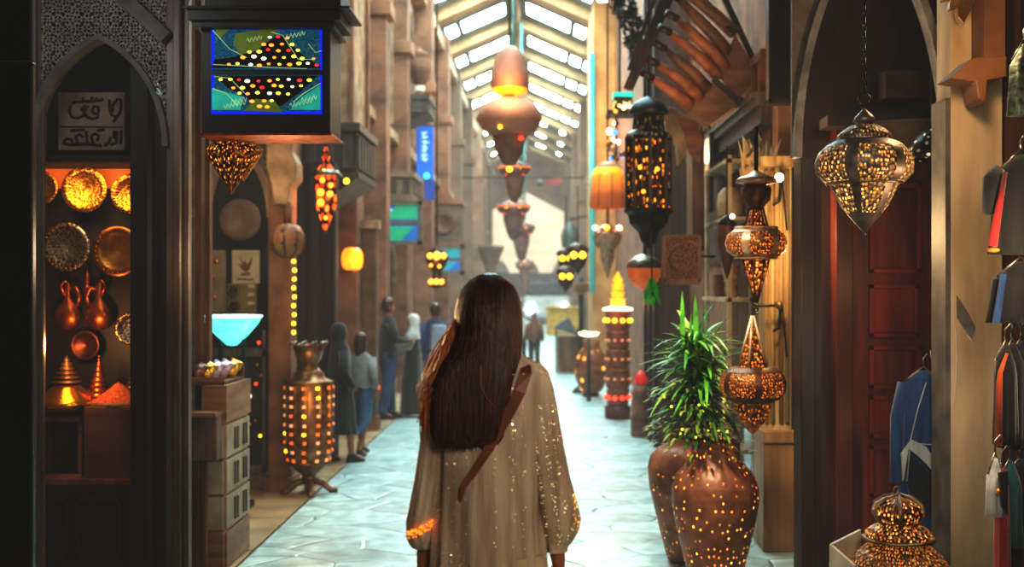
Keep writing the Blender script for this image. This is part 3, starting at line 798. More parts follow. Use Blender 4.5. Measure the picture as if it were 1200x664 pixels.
# trays with shiny sachets
gold_foil=mat('gold foil',(240,206,90),(200,150,40),rough=.18,metal=.8,scale=20,bump=.5)
lav=mat('lavender foil',(196,180,206),(150,130,160),rough=.25,metal=.4,scale=18,bump=.4)
brn=mat('brown foil',(120,70,46),(80,44,28),rough=.3,metal=.3,scale=18,bump=.4)
sach=[(232,438,brn,'brown sachet leaning at the left of the packet row'),(243,446,gold_foil,'gold foil sachet left of the lavender one'),(252,440,lav,'lavender foil sachet in the middle of the packet row'),(262,446,lav,'pale grey lavender sachet beside the gold one'),(272,436,gold_foil,'bright gold sachet at the right end of the packet row')]
for i,(p,q,m,l) in enumerate(sach):
    Yp=7.5+.07*i; k=Yp/F
    t=tag(MB().add([],[]).loft([(0,0,-12*k,7*k,.02),(.2*k,0,-8*k,8*k,.035,.05,5,1),(0,0,0,8*k,.045,.08,4,2),(0,0,9*k,7.5*k,.03,.05,6,0),(0,0,13*k,7.5*k,.006)],20).build('sachet',m,None,(X(p,Yp),Yp,max(Z(q,Yp),Z(452,7.35)+14*k)),(math.radians(-38),math.radians(28),0)),l,'packet','foil sachets on the drawer unit')
tr=thing('sloping_tray','dark sloping tray holding the foil sachets','tray',(-1.97,7.4,Z(452,7.35)))
MB().bx(-.22,.03,0,.5,0,.02).build('bottom',wood_mid,tr); MB().bx(-.22,.03,.48,.5,.02,.11).build('back_board',wood_mid,tr); MB().bx(-.22,.03,0,.015,.02,.05).build('front_lip',tan_box,tr)
light('tray_fill','POINT',(-1.45,6.8,1.95),15,(1,.75,.5),.1)  # added fill to brighten the drawers and sachets, no fixture here
light('bay_lamp','POINT',(X(262,9.2),9.2,2.6),16,(1,.72,.42),.12)

# ------------------------------------------------------------------ pilaster with bracket and carved wooden ball
YP=10.2;k=YP/F
t=thing('pilaster','tall tan pilaster beside the arched window, with scrolled cream bracket','pilaster',(X(331,YP),YP,0))
MB().bx(-17*k,10*k,0,.25,.0,7.8).build('shaft',stone_tan,t,bevel=.01)
MB().bx(-20*k,12*k,-.06,.3,0,.12).build('base',stone_tan,t)
prf=[(-10,0),(12,0),(20,-8),(18,-22),(24,-34),(24,-52),(16,-62),(14,-82),(-2,-82),(-4,-60),(-10,-40)]
MB().prism([(x*k,Z(160,YP)+z*k) for x,z in prf],-.28,0).build('scrolled_bracket',stone_cream,t,bevel=.01)
t=thing('carved_ball_lantern','round carved wooden ball lantern hanging from the scrolled bracket','lantern',(X(337,9.95),9.95,Z(262,9.95)))
k=9.95/F
cw=perf('carved ball',(168,118,76),(80,40,18),.05,7,4,.16,.3,metal=0,rough=.6,col2=(120,76,46))
MB().lathe([(6*k,0),(14*k,-3*k),(19.5*k,-12*k),(20*k,-22*k),(16*k,-33*k),(8*k,-39*k),(0,-40*k)],n=32).build('ball',cw,t)
mb=MB()
for i in range(8):
    a=2*PI*i/8; mb.tube([(19.8*k*math.sin(q)*math.cos(a),19.8*k*math.sin(q)*math.sin(a),-20*k+20*k*math.cos(q)) for q in [PI*j/12 for j in range(1,12)]],.012,6)
mb.build('ribs',wood_mid,t)
MB().tube([(0,0,0),(0,0,25*k)],.03,8).build('stem',wood_mid,t)
# string of lights
for i in range(9):
    Yq=10.15; o=MB().sphere((0,0,0),.018,8).build('bulb',bulb_y,None,(X(345+random.uniform(-1,1),Yq),Yq,Z(306+i*10.4,Yq)))
    tag(o,'tiny yellow bulb of the vertical light string beside the tan pilaster','bulb','bulbs of the vertical light string')
tag(MB().tube([W(345,298,10.17),W(345,400,10.17)],.004,5).build('light_cord',iron),'thin dark cord of the vertical light string','cord')

# ------------------------------------------------------------------ dark timber shop face 350..395 and balcony
t=thing('timber_shop_front','dark brown timber shop front behind the red glowing lantern','shop front',(X(372,11.9),11.9,0))
k=11.9/F
MB().bx(-26*k,21*k,0,.2,0,Z(190,11.9)).build('boarding',mat('dark umber boards',(70,44,30),(44,27,19),rough=.6,scale=3,stretch=(8,1,.5),bump=.3),t)
for x in (-24,-8,8,18): MB().bx((x-2)*k,(x+2)*k,-.03,0,0,Z(190,11.9)).build('batten',wood_dark,t)
def balcony(name,label,xa,xb,y0,y1,z0,z1,m,corb=.4,cat='balcony'):
    t=thing(name,label,cat,((xa+xb)/2,y0,z0)); hx=(xb-xa)/2; d=y1-y0; h=z1-z0
    MB().bx(-hx,hx,0,d,0,h).build('parapet',m,t,bevel=.01)
    MB().bx(-hx-.03,hx+.04,-.04,d+.04,h-.06,h+.02).bx(-hx-.02,hx+.03,-.03,d,0,.06).build('rail',m,t)
    mb=MB()
    nx=max(2,int(2*hx/.16)); 
    for i in range(nx):
        x=-hx+(i+.5)*2*hx/nx; mb.bx(x-.05,x+.05,-.02,0,.1,h-.1)
    ny=max(2,int(d/.2))
    for i in range(ny):
        y=(i+.5)*d/ny; mb.bx(hx,hx+.02,y-.06,y+.06,.1,h-.1)
    mb.build('carved_panels',wood_grey,t,bevel=.004)
    mb=MB(); mb.add([(-hx,0,0),(hx,0,0),(hx,d,0),(-hx,d,0),(-hx,.1,-corb),(-hx+.12,.1,-corb),(-hx+.12,d-.1,-corb),(-hx,d-.1,-corb)],[(0,1,2,3),(4,7,6,5),(0,4,5,1),(1,5,6,2),(2,6,7,3),(3,7,4,0)])
    mb.build('corbel',m,t)
    return t
balcony('balcony','dark grey carved wooden balcony box above the red glowing lantern',-2.45,-1.88,12.4,13.7,2.87,3.42,mat('dark slate wood',(72,62,56),(46,40,37),rough=.6,scale=5,bump=.2),.3)
t=thing('upper_bay','cream plastered upper bay rising above the dark grey balcony','bay',(-2.25,12.6,3.44))
MB().bx(-.2,.27,0,1.2,0,3.6).build('wall_panel',stone_cream,t)
MB().bx(.27,.31,-.03,.08,0,3.6).bx(.27,.31,1.12,1.23,0,3.6).build('edge_moulding',stone_tan,t)
MB().bx(.2,.34,-.06,1.28,2.0,2.14).build('cornice',stone_cream,t)
o=tag(MB().sphere((0,0,0),.03,10).build('bulb',bulb_y,None,(X(406,12.2),12.2,Z(212,12.2))),'single yellow bulb under the dark grey balcony','bulb')

# red glowing lantern
YL=10.9;k=YL/F
def tiered_glow(loc,k,label,rows,wmax,m_body,bulbs,cat='lantern'):
    t=thing('cluster_lantern',label,cat,loc)
    MB().lathe([(2*k,0),(5*k,-12*k),(3*k,-16*k),(10*k,-26*k),(wmax*k,-36*k),(wmax*k,-66*k),(wmax*.6*k,-82*k),(2*k,-98*k),(0,-102*k)],n=16).build('cage',m_body,t)
    return t
t=tiered_glow((X(382,YL),YL,Z(172,YL)),k,'red and amber glowing cage lantern in front of the dark timber shop',4,13,perf('red cage',(60,22,12),(255,110,30),5,10,9,.34,.4,metal=.4,rough=.4,gcol2=(255,60,20)),0)
for z,x,r,m in ((-40,-2,3.2,bulb),(-54,-4,4.5,bulb),(-56,7,3.8,bulb),(-66,-4,4.5,bulb),(-30,0,3,bulb_y),(-46,8,3,bulb),(-84,2,2.4,bulb)):
    MB().sphere((x*k,-12.5*k,z*k),r*k,10).build('bulb',m,t)
MB().lathe([(14*k,-28*k),(20*k,-34*k),(19*k,-35*k),(13*k,-30*k)],n=24).build('rim',silver,t)
MB().tube([(0,0,0),(0,0,.3)],.008,6).build('hook',iron,t)
light('red_lantern_light','POINT',(X(382,10.5),10.5,Z(235,10.5)),8,(1,.35,.1),.1)

# ================================================================== LEFT FACADE further back
# pilasters and arched windows repeating down the left wall
pl=[(14.3,.32),(17.2,.3),(20.0,.3),(24,.35),(28.5,.35),(33,.35),(38,.4),(44,.4),(50,.3),(57,.3)]
lab=['tan wall pilaster behind the orange round lamp','tan wall pilaster before the teal sign box','tan wall pilaster just past the teal sign box','slim wall pilaster behind the blue banner','wall pilaster past the carved box window']
for i,(y,d) in enumerate(pl):
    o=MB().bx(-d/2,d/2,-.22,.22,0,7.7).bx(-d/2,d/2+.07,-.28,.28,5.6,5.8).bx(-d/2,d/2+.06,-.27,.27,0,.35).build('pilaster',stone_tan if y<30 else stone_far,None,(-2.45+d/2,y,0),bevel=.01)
    tag(o,lab[i] if i<5 else 'hazy distant pilaster on the left wall, far down the street','pilaster',None if i<5 else 'distant pilasters of the left wall')
struct(MB().bx(-2.55,-2.3,11.3,62,4.1,4.25).bx(-2.55,-2.2,11.3,62,7.3,7.55).bx(-2.55,-2.32,11.3,62,0,.25).build('trim_4',stone_cream))
def side_window(xw,y,z0,z1,hw,sgn,label,lit=False,grp=None,cat='window'):
    """arched window on a wall that runs along Y; sgn=+1 faces +X"""
    t=thing('arched_window',label,cat,(xw,y,z0),grp,rz=PI/2 if sgn>0 else -PI/2)
    h=z1-z0; A=arch(0,hw,h*.66,h); A2=off(A,.07,0,0)
    MB().prism([(-hw,0)]+A+[(hw,0)],-.03,-.01).build('dark_pane',mat('dark opening panel',(30,26,26),(16,14,15),rough=.5),t)  # flat dark panel, the shade of an uncut opening is in its colour
    MB().band([(-hw,0)]+A+[(hw,0)],[(-hw-.07,0)]+A2+[(hw+.07,0)],-.09,0).build('stone_frame',stone_cream,t)
    MB().bx(-.02,.02,-.06,-.03,0,h*.95).bx(-hw,hw,-.06,-.03,h*.5,h*.5+.04).build('mullion',wood_grey,t)
    return t
wl_=[(15.3,'narrow arched opening above the red brown side door'),(18.9,'dark arched window between the balcony and the ledge'),(22.3,'arched window beside the blue banner'),(26.4,'arched window above the carved box window'),(31,'arched window past the carved box window on the left')]
for i,(y,l) in enumerate(wl_): side_window(-2.45,y,4.4,6.9,.55,1,'tall upper-storey '+l)
for i,y in enumerate((36,41,47.5,54)): side_window(-2.45,y,4.4,6.9,.8,1,'distant upper window on the hazy left wall',grp='distant left wall windows')
# arched side doors at ground
def side_door(xw,y,hw,h,sgn,m,label):
    t=thing('arched_door',label,'door',(xw,y,0),rz=PI/2 if sgn>0 else -PI/2)
    A=arch(0,hw,h*.68,h); A2=off(A,.12,0,0)
    MB().prism([(-hw,0)]+A+[(hw,0)],-.04,-.01).build('opening',mat('dark opening panel',(30,26,26)),t)  # doorway is not cut, this dark panel paints its unlit inside
    MB().bx(-hw,hw,-.07,-.04,.1,h*.62).build('door_leaf',m,t)
    for x in (-hw*.5,hw*.5): MB().bx(x-hw*.32,x+hw*.32,-.09,-.07,.4,h*.55).build('door_panel',m,t)
    MB().band([(-hw,0)]+A+[(hw,0)],[(-hw-.12,0)]+A2+[(hw+.12,0)],-.12,0).build('stone_frame',stone_cream,t)
    return t
side_door(-2.45,15.5,.6,2.75,1,wood_red,'red brown arched side door behind the orange round lamp')
side_door(-2.45,19.0,.8,2.45,1,mat('dark opening panel',(30,26,26)),'dark arched doorway under the teal sign box')
side_door(-2.45,26,.8,2.5,1,wood_dark,'dark arched doorway under the carved box window')
side_door(-2.45,35.4,.9,2.6,1,wood_dark,'distant dark doorway on the left, past the carved box window')
# orange round lamp
YL=13.6;k=YL/F
t=thing('round_wall_lamp','small round glowing orange shade on the left wall','lamp',(X(413,YL),YL,Z(316,YL)))
MB().lathe([(7*k,0),(11*k,3*k),(12.5*k,10*k),(12*k,19*k),(8*k,25*k),(3*k,26*k)],n=24).build('shade',amber_soft,t)
MB().lathe([(8*k,-3*k),(8*k,0),(3*k,0)],n=16).build('base',wood_mid,t)
MB().tube([(-.02,0,-.02),(-.25,.1,-.02)],.02,6).build('arm',wood_mid,t)
light('round_lamp_light','POINT',(X(416,YL)+.15,YL-.2,Z(303,YL)),5,(1,.45,.12),.1)
# free pillar on left edge at Y 14.5
t=thing('street_pillar','dark tan square pillar standing behind the veiled pedestrian pair','pillar',(X(433,14.5),14.5,0))
k=14.5/F
MB().bx(-8*k,9*k,-.09,.09,0,Z(262,14.5)).build('shaft',mat('brown stone',(120,92,66),(84,62,44),rough=.7,scale=4),t,bevel=.01)
MB().bx(-10*k,11*k,-.11,.11,0,.18).build('base',stone_tan,t); MB().bx(-11*k,12*k,-.12,.12,Z(268,14.5),Z(258,14.5)).build('capital',stone_cream,t)
# balcony 2 with teal sign
balcony('balcony','grey stone balcony with carved front right above the teal sign box',-2.45,-1.9,18.1,19.4,3.05,3.46,mat('grey taupe stone',(140,120,102),(106,90,78),rough=.7,scale=6,bump=.3),.12)
def signbox(loc,w_,h,d,m,frame,label,name='sign_box'):
    t=thing(name,label,'sign',loc)
    MB().bx(-w_/2,w_/2,0,d,0,h).build('cabinet',frame,t)
    mb=MB(); e=.05
    for (a,b_,c_,d_) in ((-w_/2,w_/2,h-e,h),(-w_/2,w_/2,0,e),(-w_/2,-w_/2+e,0,h),(w_/2-e,w_/2,0,h)): mb.bx(a,b_,-.03,0,c_,d_)
    mb.build('frame',frame,t)
    mb=MB(); mb.add([(-w_/2+e,-.01,e),(w_/2-e,-.01,e),(w_/2-e,-.01,h-e),(-w_/2+e,-.01,h-e)],[(0,1,2,3)],[[(0,0),(1,0),(1,1),(0,1)]]); 
    return t,mb
Ys=18.0;k=Ys/F
def teal_sign(px0,px1,py0,py1,Yv,depth,label,cols,lines):
    k=Yv/F; t=thing('sign_box',label,'sign',(X((px0+px1)/2,Yv),Yv,Z(py1,Yv))); w_=(px1-px0)*k; h=(py1-py0)*k
    fm=mat('taupe frame',(120,104,90),(90,76,66),rough=.7); e=5*k
    MB().bx(-w_/2,w_/2,.02,depth,0,h).build('cabinet',fm,t)
    mb=MB()
    for (a,b_,c_,d_) in ((-w_/2,w_/2,h-e,h),(-w_/2,w_/2,0,e),(-w_/2,-w_/2+e,0,h),(w_/2-e,w_/2,0,h)): mb.bx(a,b_,-.04,.02,c_,d_)
    mb.build('frame',fm,t)
    MB().bx(-w_/2+e,w_/2-e,.0,.02,e,h-e).build('panel',cols[0],t)
    mb=MB()
    iw=w_-2*e; ih=h-2*e; x0=-w_/2+e; z0=e
    mb.prism([(x0+iw*.05,z0),(x0+iw*.6,z0),(x0+iw*.9,z0+ih*.4),(x0+iw*.16,z0+ih*.4)],-.006,0)
    mb.prism([(x0+iw*.25,z0+ih*.6),(x0+iw*.98,z0+ih*.6),(x0+iw*.98,z0+ih),(x0+iw*.5,z0+ih)],-.006,0)
    mb.build('green_field',cols[1],t)
    MB().bx(x0,x0+iw,-.008,0,z0+ih*.44,z0+ih*.56).build('divider',fm,t)
    if lines:
        mb=MB()
        for j in range(3): mb.bar((x0+iw*(.1+.02*j),-.01,z0+ih*(.66+.1*j)),(x0+iw*(.3+.05*j),-.01,z0+ih*(.66+.1*j)),.02,.01)
        mb.build('pale_marks',glow('pale mark',(170,220,220),.7),t)
    return t
bl=glow('sign blue',(16,98,170),.55); gr=glow('sign green',(10,150,112),.6); tl=glow('sign teal',(16,140,150),.6)
teal_sign(435,495,235,287,18.0,.12,'framed teal green and blue sign box under the grey stone balcony',(bl,gr),True)
teal_sign(497,544,286,322,26.0,.12,'small blue and teal framed sign behind the orange cluster lantern',(bl,tl),False)
# ledge balcony with urn
balcony('ledge','brown bracketed wooden ledge high on the left wall carrying a stone urn',-2.45,-1.88,20.4,21.6,4.72,5.0,wood_grey,.18,cat='ledge')
t=thing('stone_urn','grey stone urn lantern standing on the high brown ledge','urn',(X(492,20.8),20.8,5.02))
k=20.8/F
MB().lathe([(5*k,0),(9*k,2*k),(4*k,6*k),(3*k,12*k),(8*k,18*k),(13*k,30*k),(14*k,44*k),(12*k,46*k),(16*k,50*k),(3*k,56*k),(0,60*k)],n=24).build('bowl',stone_tan,t)
MB().lathe([(6*k,8*k),(6*k,14*k)],n=12).build('lamp_glass',glow('dim lamp glass',(200,190,170),.6),t)
# blue banner
Yv=22;k=Yv/F
t=thing('blue_banner','narrow blue vertical banner with pale lettering on the left wall','banner',(X(498,Yv),Yv,Z(210,Yv)))
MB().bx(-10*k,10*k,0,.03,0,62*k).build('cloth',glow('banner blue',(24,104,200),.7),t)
mb=MB()
for i in range(7):
    z=(54-i*5)*k; mb.bar((-4*k,-.01,z),(3*k+random.uniform(-2,2)*k,-.01,z+random.uniform(-1,1)*k),.022,.01); mb.bar((random.uniform(-4,2)*k,-.01,z),(random.uniform(-2,4)*k,-.01,z-3*k),.02,.01)
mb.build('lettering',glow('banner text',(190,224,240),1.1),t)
MB().sphere((2*k,-.02,4*k),3.4*k,10).build('round_emblem',glow('banner cyan',(70,220,200),2),t)
MB().tube([(-.3,.0,63*k),(.18,0,63*k)],.015,6).build('rod',iron,t)
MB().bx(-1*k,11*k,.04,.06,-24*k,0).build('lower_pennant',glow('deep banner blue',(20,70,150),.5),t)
# carved box window
Yv=26;k=Yv/F
t=thing('box_window','carved projecting box window with a round emblem, past the blue banner','window',(X(520,Yv),Yv+.02,Z(285,Yv)))
MB().bx(-20*k,20*k,0,1.2,0,46*k).build('box',mat('brown grey carving',(118,96,80),(84,66,56),rough=.7,scale=4,bump=.4),t,bevel=.01)
MB().bx(-22*k,22*k,-.05,1.25,46*k,50*k).bx(-22*k,22*k,-.05,1.25,-2*k,1*k).build('cornice',stone_tan,t)
MB().lathe([(11*k,0),(13*k,.04),(10*k,.06),(9*k,.03),(0,.03)],(0,0,23*k),28,Matrix.Rotation(PI/2,3,'X')).build('round_emblem',wood_mid,t)
MB().prism([(-12*k,50*k),(12*k,50*k),(6*k,62*k),(0,68*k),(-6*k,62*k)],0,.3).build('crest',stone_tan,t)
# orange cluster lanterns near it
Yv=16.5;k=Yv/F
t=thing('cluster_lantern','orange cluster lantern with two rows of glowing bulbs before the small blue sign','lantern',(X(512,Yv),Yv,Z(338,Yv)))
MB().lathe([(3*k,0),(9*k,3*k),(10*k,8*k),(6*k,12*k),(5*k,20*k),(11*k,27*k),(14*k,36*k),(11*k,43*k),(3*k,48*k),(1*k,60*k)],n=20).build('frame',mat('dark bronze',(70,46,30),(40,26,18),rough=.4,metal=.6),t)
for x,z,r in ((-7,38,3.6),(1,38,4.6),(9,38,3.4),(-6,8,3.2),(0,8,3.4),(6,8,3.2),(-6,27,2),(4,26,2)):
    MB().sphere((x*k,-13*k if z>20 else -9*k,z*k),r*k,10).build('bulb',bulb,t)
MB().tube([(0,0,60*k),(0,0,60*k+5.2)],.012,5).build('cord',iron,t)
light('cluster_light','POINT',(X(512,Yv),Yv-.4,Z(315,Yv)),7,(1,.5,.15),.12)
# grey wall bowl planters high in haze
t=thing('wall_bowl','grey stone bowl on a bracket in the haze just left of the central lamps','bowl',(X(575,38),38,Z(325,38)))
k=38/F
MB().lathe([(2*k,-14*k),(4*k,-8*k),(6*k,10*k),(13*k,28*k),(16*k,34*k),(16*k,37*k),(13*k,37*k),(0,34*k)],n=20).build('bowl',stone_far,t)
MB().bx(-1.6,-.05,-.05,.05,20*k,24*k).build('bracket',stone_far,t)
# warm wall wash
for y,zz,p in ((13.2,4.4,14),(17,4.0,24),(23,4.6,38),(30,5.0,62),(42,5.4,120)):
    light('left_wall_wash','POINT',(-1.1,y,zz),p,WARM,.3)
for y,zz,p in ((11,3.6,10),(18,4.2,26),(24.5,5.0,60),(34,5.0,70),(48,5.2,120)):
    light('right_wall_wash','POINT',(.7,y,zz),p*.7,WARM,.3)

# ================================================================== CENTRAL HANGING LAMPS
def big_lamp(Yv,p,ytop,sc_,label,lit=True):
    k=Yv/F*sc_
    t=thing('hanging_lamp',label,'lamp',(X(p,Yv),Yv,Z(ytop,Yv)))
    MB().lathe([(2*k,1*k),(8*k,-1*k),(14*k,-7*k),(18*k,-17*k),(19*k,-25*k),(21.5*k,-31*k),(22.5*k,-38*k),(22*k,-46*k),(20*k,-51*k)],n=36).build('bell_cap',terracotta_lamp,t)
    MB().lathe([(20.5*k,-50*k),(20*k,-54*k),(14*k,-57*k),(8*k,-58*k)],n=32).build('glowing_band',glow('lamp ring glow',(255,150,30),1.7),t)
    MB().tube([(0,0,-52*k),(0,0,-62*k)],6*k,12).build('neck',wood_dark,t)
    MB().lathe([(38*k*math.sin(PI*(.07+.86*i/18)),-84*k+25*k*math.cos(PI*(.07+.86*i/18))) for i in range(19)],n=44).build('belly',terracotta_lamp,t)
    MB().lathe([(20*k,-106*k),(18*k,-112*k),(16*k,-124*k),(11*k,-132*k),(8*k,-138*k),(0,-142*k)],n=28).build('tail',mat('mauve grey clay',(140,106,96),(104,78,72),rough=.6),t)
    MB().sphere((0,0,-144*k),3.4*k,12).build('end_bulb',bulb_y,t)
    MB().sphere((-10*k,-33*k,-99*k),2.4*k,8).build('bulb',bulb_y,t)
    MB().sphere((14*k,-20*k,-110*k),3*k,8).build('red_bulb',bulb_r,t)
    zt=rz(t.location.x)-.3-t.location.z
    MB().tube([(0,0,-2*k),(0,0,zt)],.014*sc_*Yv/12,6).build('cable',mat('teal cable',(40,110,108),(24,70,70),rough=.5),t)
    return t
big_lamp(12.2,597,54,1,'largest rosy clay lamp hanging nearest, with a glowing ring under its bell cap')
def taper_lamp(Yv,p,ytop,h,wd,label,band=True):
    k=Yv/F; t=thing('hanging_lamp',label,'lamp',(X(p,Yv),Yv,Z(ytop,Yv))); w_=wd*k; H=h*k
    m=mat('mauve grey clay',(140,106,96))
    MB().lathe([(w_*.25,0),(w_*.45,-.04*H),(w_*.95,-.12*H),(w_,-.2*H),(w_*.85,-.3*H),(w_*.62,-.34*H),(w_*.6,-.5*H),(w_*.4,-.8*H),(w_*.2,-.97*H),(0,-H)],n=28).build('body',m,t)
    for x,z,s in ((-.4,-.2,.13),(.35,-.2,.13),(0,-.1,.14)): MB().sphere((x*w_,-w_*.86,z*H),s*.6*w_,8).build('bulb',bulb,t)
    if band: MB().lathe([(w_*.9,-.13*H),(w_*1.04,-.18*H),(w_*.9,-.23*H)],n=28).build('orange_band',glow('band orange',(230,110,50),.7),t)
    for x in (-.5,.5): MB().sphere((x*w_,-w_*.35,-.33*H),.08*w_,8).build('red_bulb',bulb_r,t)
    MB().tube([(0,0,-.02*H),(0,0,rz(t.location.x)-.3-t.location.z)],.014*Yv/14,6).build('cable',mat('teal cable',(40,110,108)),t)
    return t
taper_lamp(17,603,188,50,19,'second hanging clay lamp from the front, just under the largest lamp')
taper_lamp(23,602,234,48,20,'third hanging clay lamp from the front, dark and tapering with an orange band')
taper_lamp(31,611,258,48,16,'fourth hanging clay lamp from the front, dark in the bright haze',False)
taper_lamp(44,615,302,42,11,'smallest and most distant hanging clay lamp',False)
light('lamp_ring_light','POINT',(X(597,12.2),11.8,Z(108,12.2)),10,(1,.6,.2),.15)
# far-end market strip: low dark stalls, a van with bright lights, yellow awning
t=thing('distant_van','pale van with bright headlights at the far end of the street','van',(X(641,54),54,0))
k=54/F
MB().bx(-1.1,1.1,0,3.5,.3,1.3).build('body',mat('van white',(200,200,196),(170,170,168),rough=.4),t,bevel=.15)
MB().bx(-.95,.95,.5,3.3,1.3,2.0).build('cabin',mat('van glass',(60,80,90),(40,56,66),rough=.15),t,bevel=.15)
for x in (-.75,.75):
    MB().sphere((x,-.02,.7),.18,10).build('headlight',glow('headlight',(220,245,255),30),t)
    MB().lathe([(0,0),(.35,0),(.35,.22),(0,.22)],(x*1.25-.11,.7,.35),16,Matrix.Rotation(PI/2,3,'Y')).build('wheel',iron,t)
    MB().lathe([(0,0),(.35,0),(.35,.22),(0,.22)],(x*1.25-.11,2.8,.35),16,Matrix.Rotation(PI/2,3,'Y')).build('wheel',iron,t)
t=thing('market_stall','low dusky market stall across the far end of the street','stall',(X(612,59.5),59.5,0))
MB().bx(-1.5,2.2,0,2,1.2,2.4).build('awning',mat('dusky awning',(110,94,90),(84,72,70),rough=.8),t)
MB().bx(-1.5,2.2,.4,1.6,0,1.0).build('counter',stone_far,t)
for x in (-1.4,-.2,1.0,2.1): MB().tube([(x,.1,0),(x,.1,1.3)],.08,6).build('post',wood_grey,t)
for x,z in ((1.0,2.2),(1.4,2.2),(1.5,2.3)): MB().sphere((x+.5,-.1,z-.5),.12,8).build('lamp',bulb_y,t)
t=tag(MB().bx(-.6,.6,0,1.2,0,.95).bx(-.65,.65,-.1,1.3,.95,1.02).build('yellow_counter',mat('yellow cloth',(220,176,70),(180,130,50),rough=.7),None,(X(661,42.5),42.5,0)),'yellow draped counter at the right of the far street','counter')

# ================================================================== RIGHT SIDE, far to near
# tan pier with teal strip
t=thing('pier','tall tan plaster pier projecting from the right wall, edged with a teal pipe','pier',(1.5,25,0))
MB().bx(-.33,.14,0,3,0,7.7).build('shaft',mat('orange tan plaster',(206,150,88),(168,112,60),rough=.85,scale=2,bump=.2),t)
MB().tube([(-.36,-.05,1.6),(-.36,-.05,6.6)],.055,10).build('teal_pipe',glow('teal pipe',(46,176,172),.35),t)
for y,hz in ((31,.3),(38,.35),(46,.4),(59.5,.4)):
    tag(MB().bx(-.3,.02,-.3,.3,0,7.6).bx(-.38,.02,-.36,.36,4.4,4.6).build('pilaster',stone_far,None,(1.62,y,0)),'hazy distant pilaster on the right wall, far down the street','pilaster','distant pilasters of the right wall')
for i,y in enumerate((34,42,51)): side_window(1.65,y,3.4,6.4,.8,-1,'distant upper window on the hazy right wall',grp='distant right wall windows')
# street bracket lamp in haze
t=thing('street_lamp','dim grey street lamp head on an arm at the right of the bright far wall','lamp',(X(668,30),30,Z(300,30)))
k=30/F
MB().lathe([(4*k,0),(9*k,6*k),(11*k,24*k),(8*k,32*k),(2*k,40*k),(0,44*k)],n=18).build('head',mat('grey green iron',(84,96,92),(60,70,68),rough=.6),t)
MB().tube([(0,0,42*k),(.3,0,46*k),(.9,0,46*k)],.03,6).build('arm',iron,t)
t=thing('hanging_sign','small dark sign with a red board on a high cross wire','sign',(X(648,34),34,Z(213,34)))
k=34/F
MB().bx(-10*k,10*k,0,.04,-4*k,4*k).build('board',mat('dull red board',(130,60,60),(90,40,40),rough=.6),t)
MB().sphere((-15*k,0,-1*k),4*k,10).build('lamp',mat('grey green iron',(84,96,92)),t)
MB().tube([(-2.9,0,5*k),(1.3,0,5*k)],.02,5).build('wire',iron,t)
# small lit lantern cluster
def small_lantern(p,q,Yv,s,label,n_b=2):
    k=Yv/F*s; t=thing('small_lantern',label,'lantern',(X(p,Yv),Yv,Z(q,Yv)),'small dark lanterns hung in front of the far pier')
    MB().lathe([(2*k,0),(9*k,-3*k),(13*k,-7*k),(13*k,-10*k),(10*k,-12*k),(11*k,-20*k),(9*k,-26*k),(4*k,-32*k),(0,-38*k)],n=20).build('body',mat('dark bronze',(70,46,30)),t)
    for j in range(n_b): MB().sphere(((j*2-n_b+1)*5*k,-11*k,-15*k),4*k,10).build('bulb',bulb_y,t)
    MB().tube([(0,0,0),(0,0,.9)],.01,5).build('cord',iron,t)
    return t
small_lantern(677,284,19,1.0,'small dark lantern with two yellow bulbs, right and nearer')
small_lantern(663,290,21,.85,'small dark lantern with two yellow bulbs, left of its twin')
small_lantern(663,311,20.4,.85,'low dark lantern with a broad yellow light beneath the left one')
# green iron post with bag hanging
t=thing('iron_post','dark green iron post standing by the round clay vase','post',(X(681,19.6),19.6,0))
k=19.6/F
MB().tube([(0,0,0),(0,0,Z(325,19.6))],.045,10).build('shaft',mat('green iron',(36,62,56),(22,40,38),rough=.5,metal=.4),t)
MB().lathe([(.16,0),(.12,.06),(.05,.12)],n=16).build('foot',mat('green iron',(36,62,56)),t)
MB().lathe([(2*k,0),(8*k,3*k),(10*k,12*k),(9*k,14*k),(0,12*k)],(0,0,Z(345,19.6)),n=16).build('top_bowl',stone_cream,t)
MB().sphere((4*k,-.1,Z(390,19.6)),.035,8).build('bulb',glow('green lamp',(170,240,60),14),t)
# dark canopy stall
t=thing('canopy_stall','dark low pointed canopy stall before the bright far street','stall',(X(665,24),24,0))
k=24/F
MB().add([(-15*k,0,.9),(13*k,0,.75),(13*k,.9,.75),(-15*k,.9,.9),(2*k,.4,Z(372,24)),],[(0,1,4),(1,2,4),(2,3,4),(3,0,4),(3,2,1,0)]).build('canopy',mat('dark teal canvas',(40,48,56),(26,32,38),rough=.7),t)
MB().bx(-11*k,12*k,.1,.8,0,.72).build('counter',wood_mid,t)
for x in (-13,12): MB().tube([(x*k,.1,0),(x*k,.1,.9)],.02,6).build('leg',iron,t)
# round clay vase on iron stand
t=thing('clay_vase','round brown clay vase with small lights standing by the iron post','vase',(X(693,19.0),19.0,0))
k=19.0/F
MB().lathe([(7*k,3*k),(14*k,9*k),(19*k,22*k),(20*k,36*k),(16*k,50*k),(9*k,58*k),(11*k,66*k),(9*k,66*k),(7*k,58*k)],n=32).build('body',perf('clay vase',(150,84,50),(255,170,60),5,10,6,.18,.8,metal=.1,rough=.5,thr=.5),t)
MB().lathe([(9*k,0),(10*k,1*k),(8*k,4*k)],n=20).build('foot',wood_dark,t)
t=thing('white_dish','small white dish on a dark stand in front of the round vase','dish',(X(690,18.2),18.2,0))
MB().lathe([(0,.98),(.13,1.0),(.16,1.04),(.12,1.02),(0,1.0)],n=24).build('dish',bulb_w,t)
MB().tube([(0,0,0),(0,0,.98)],.03,8).build('stand',wood_dark,t)
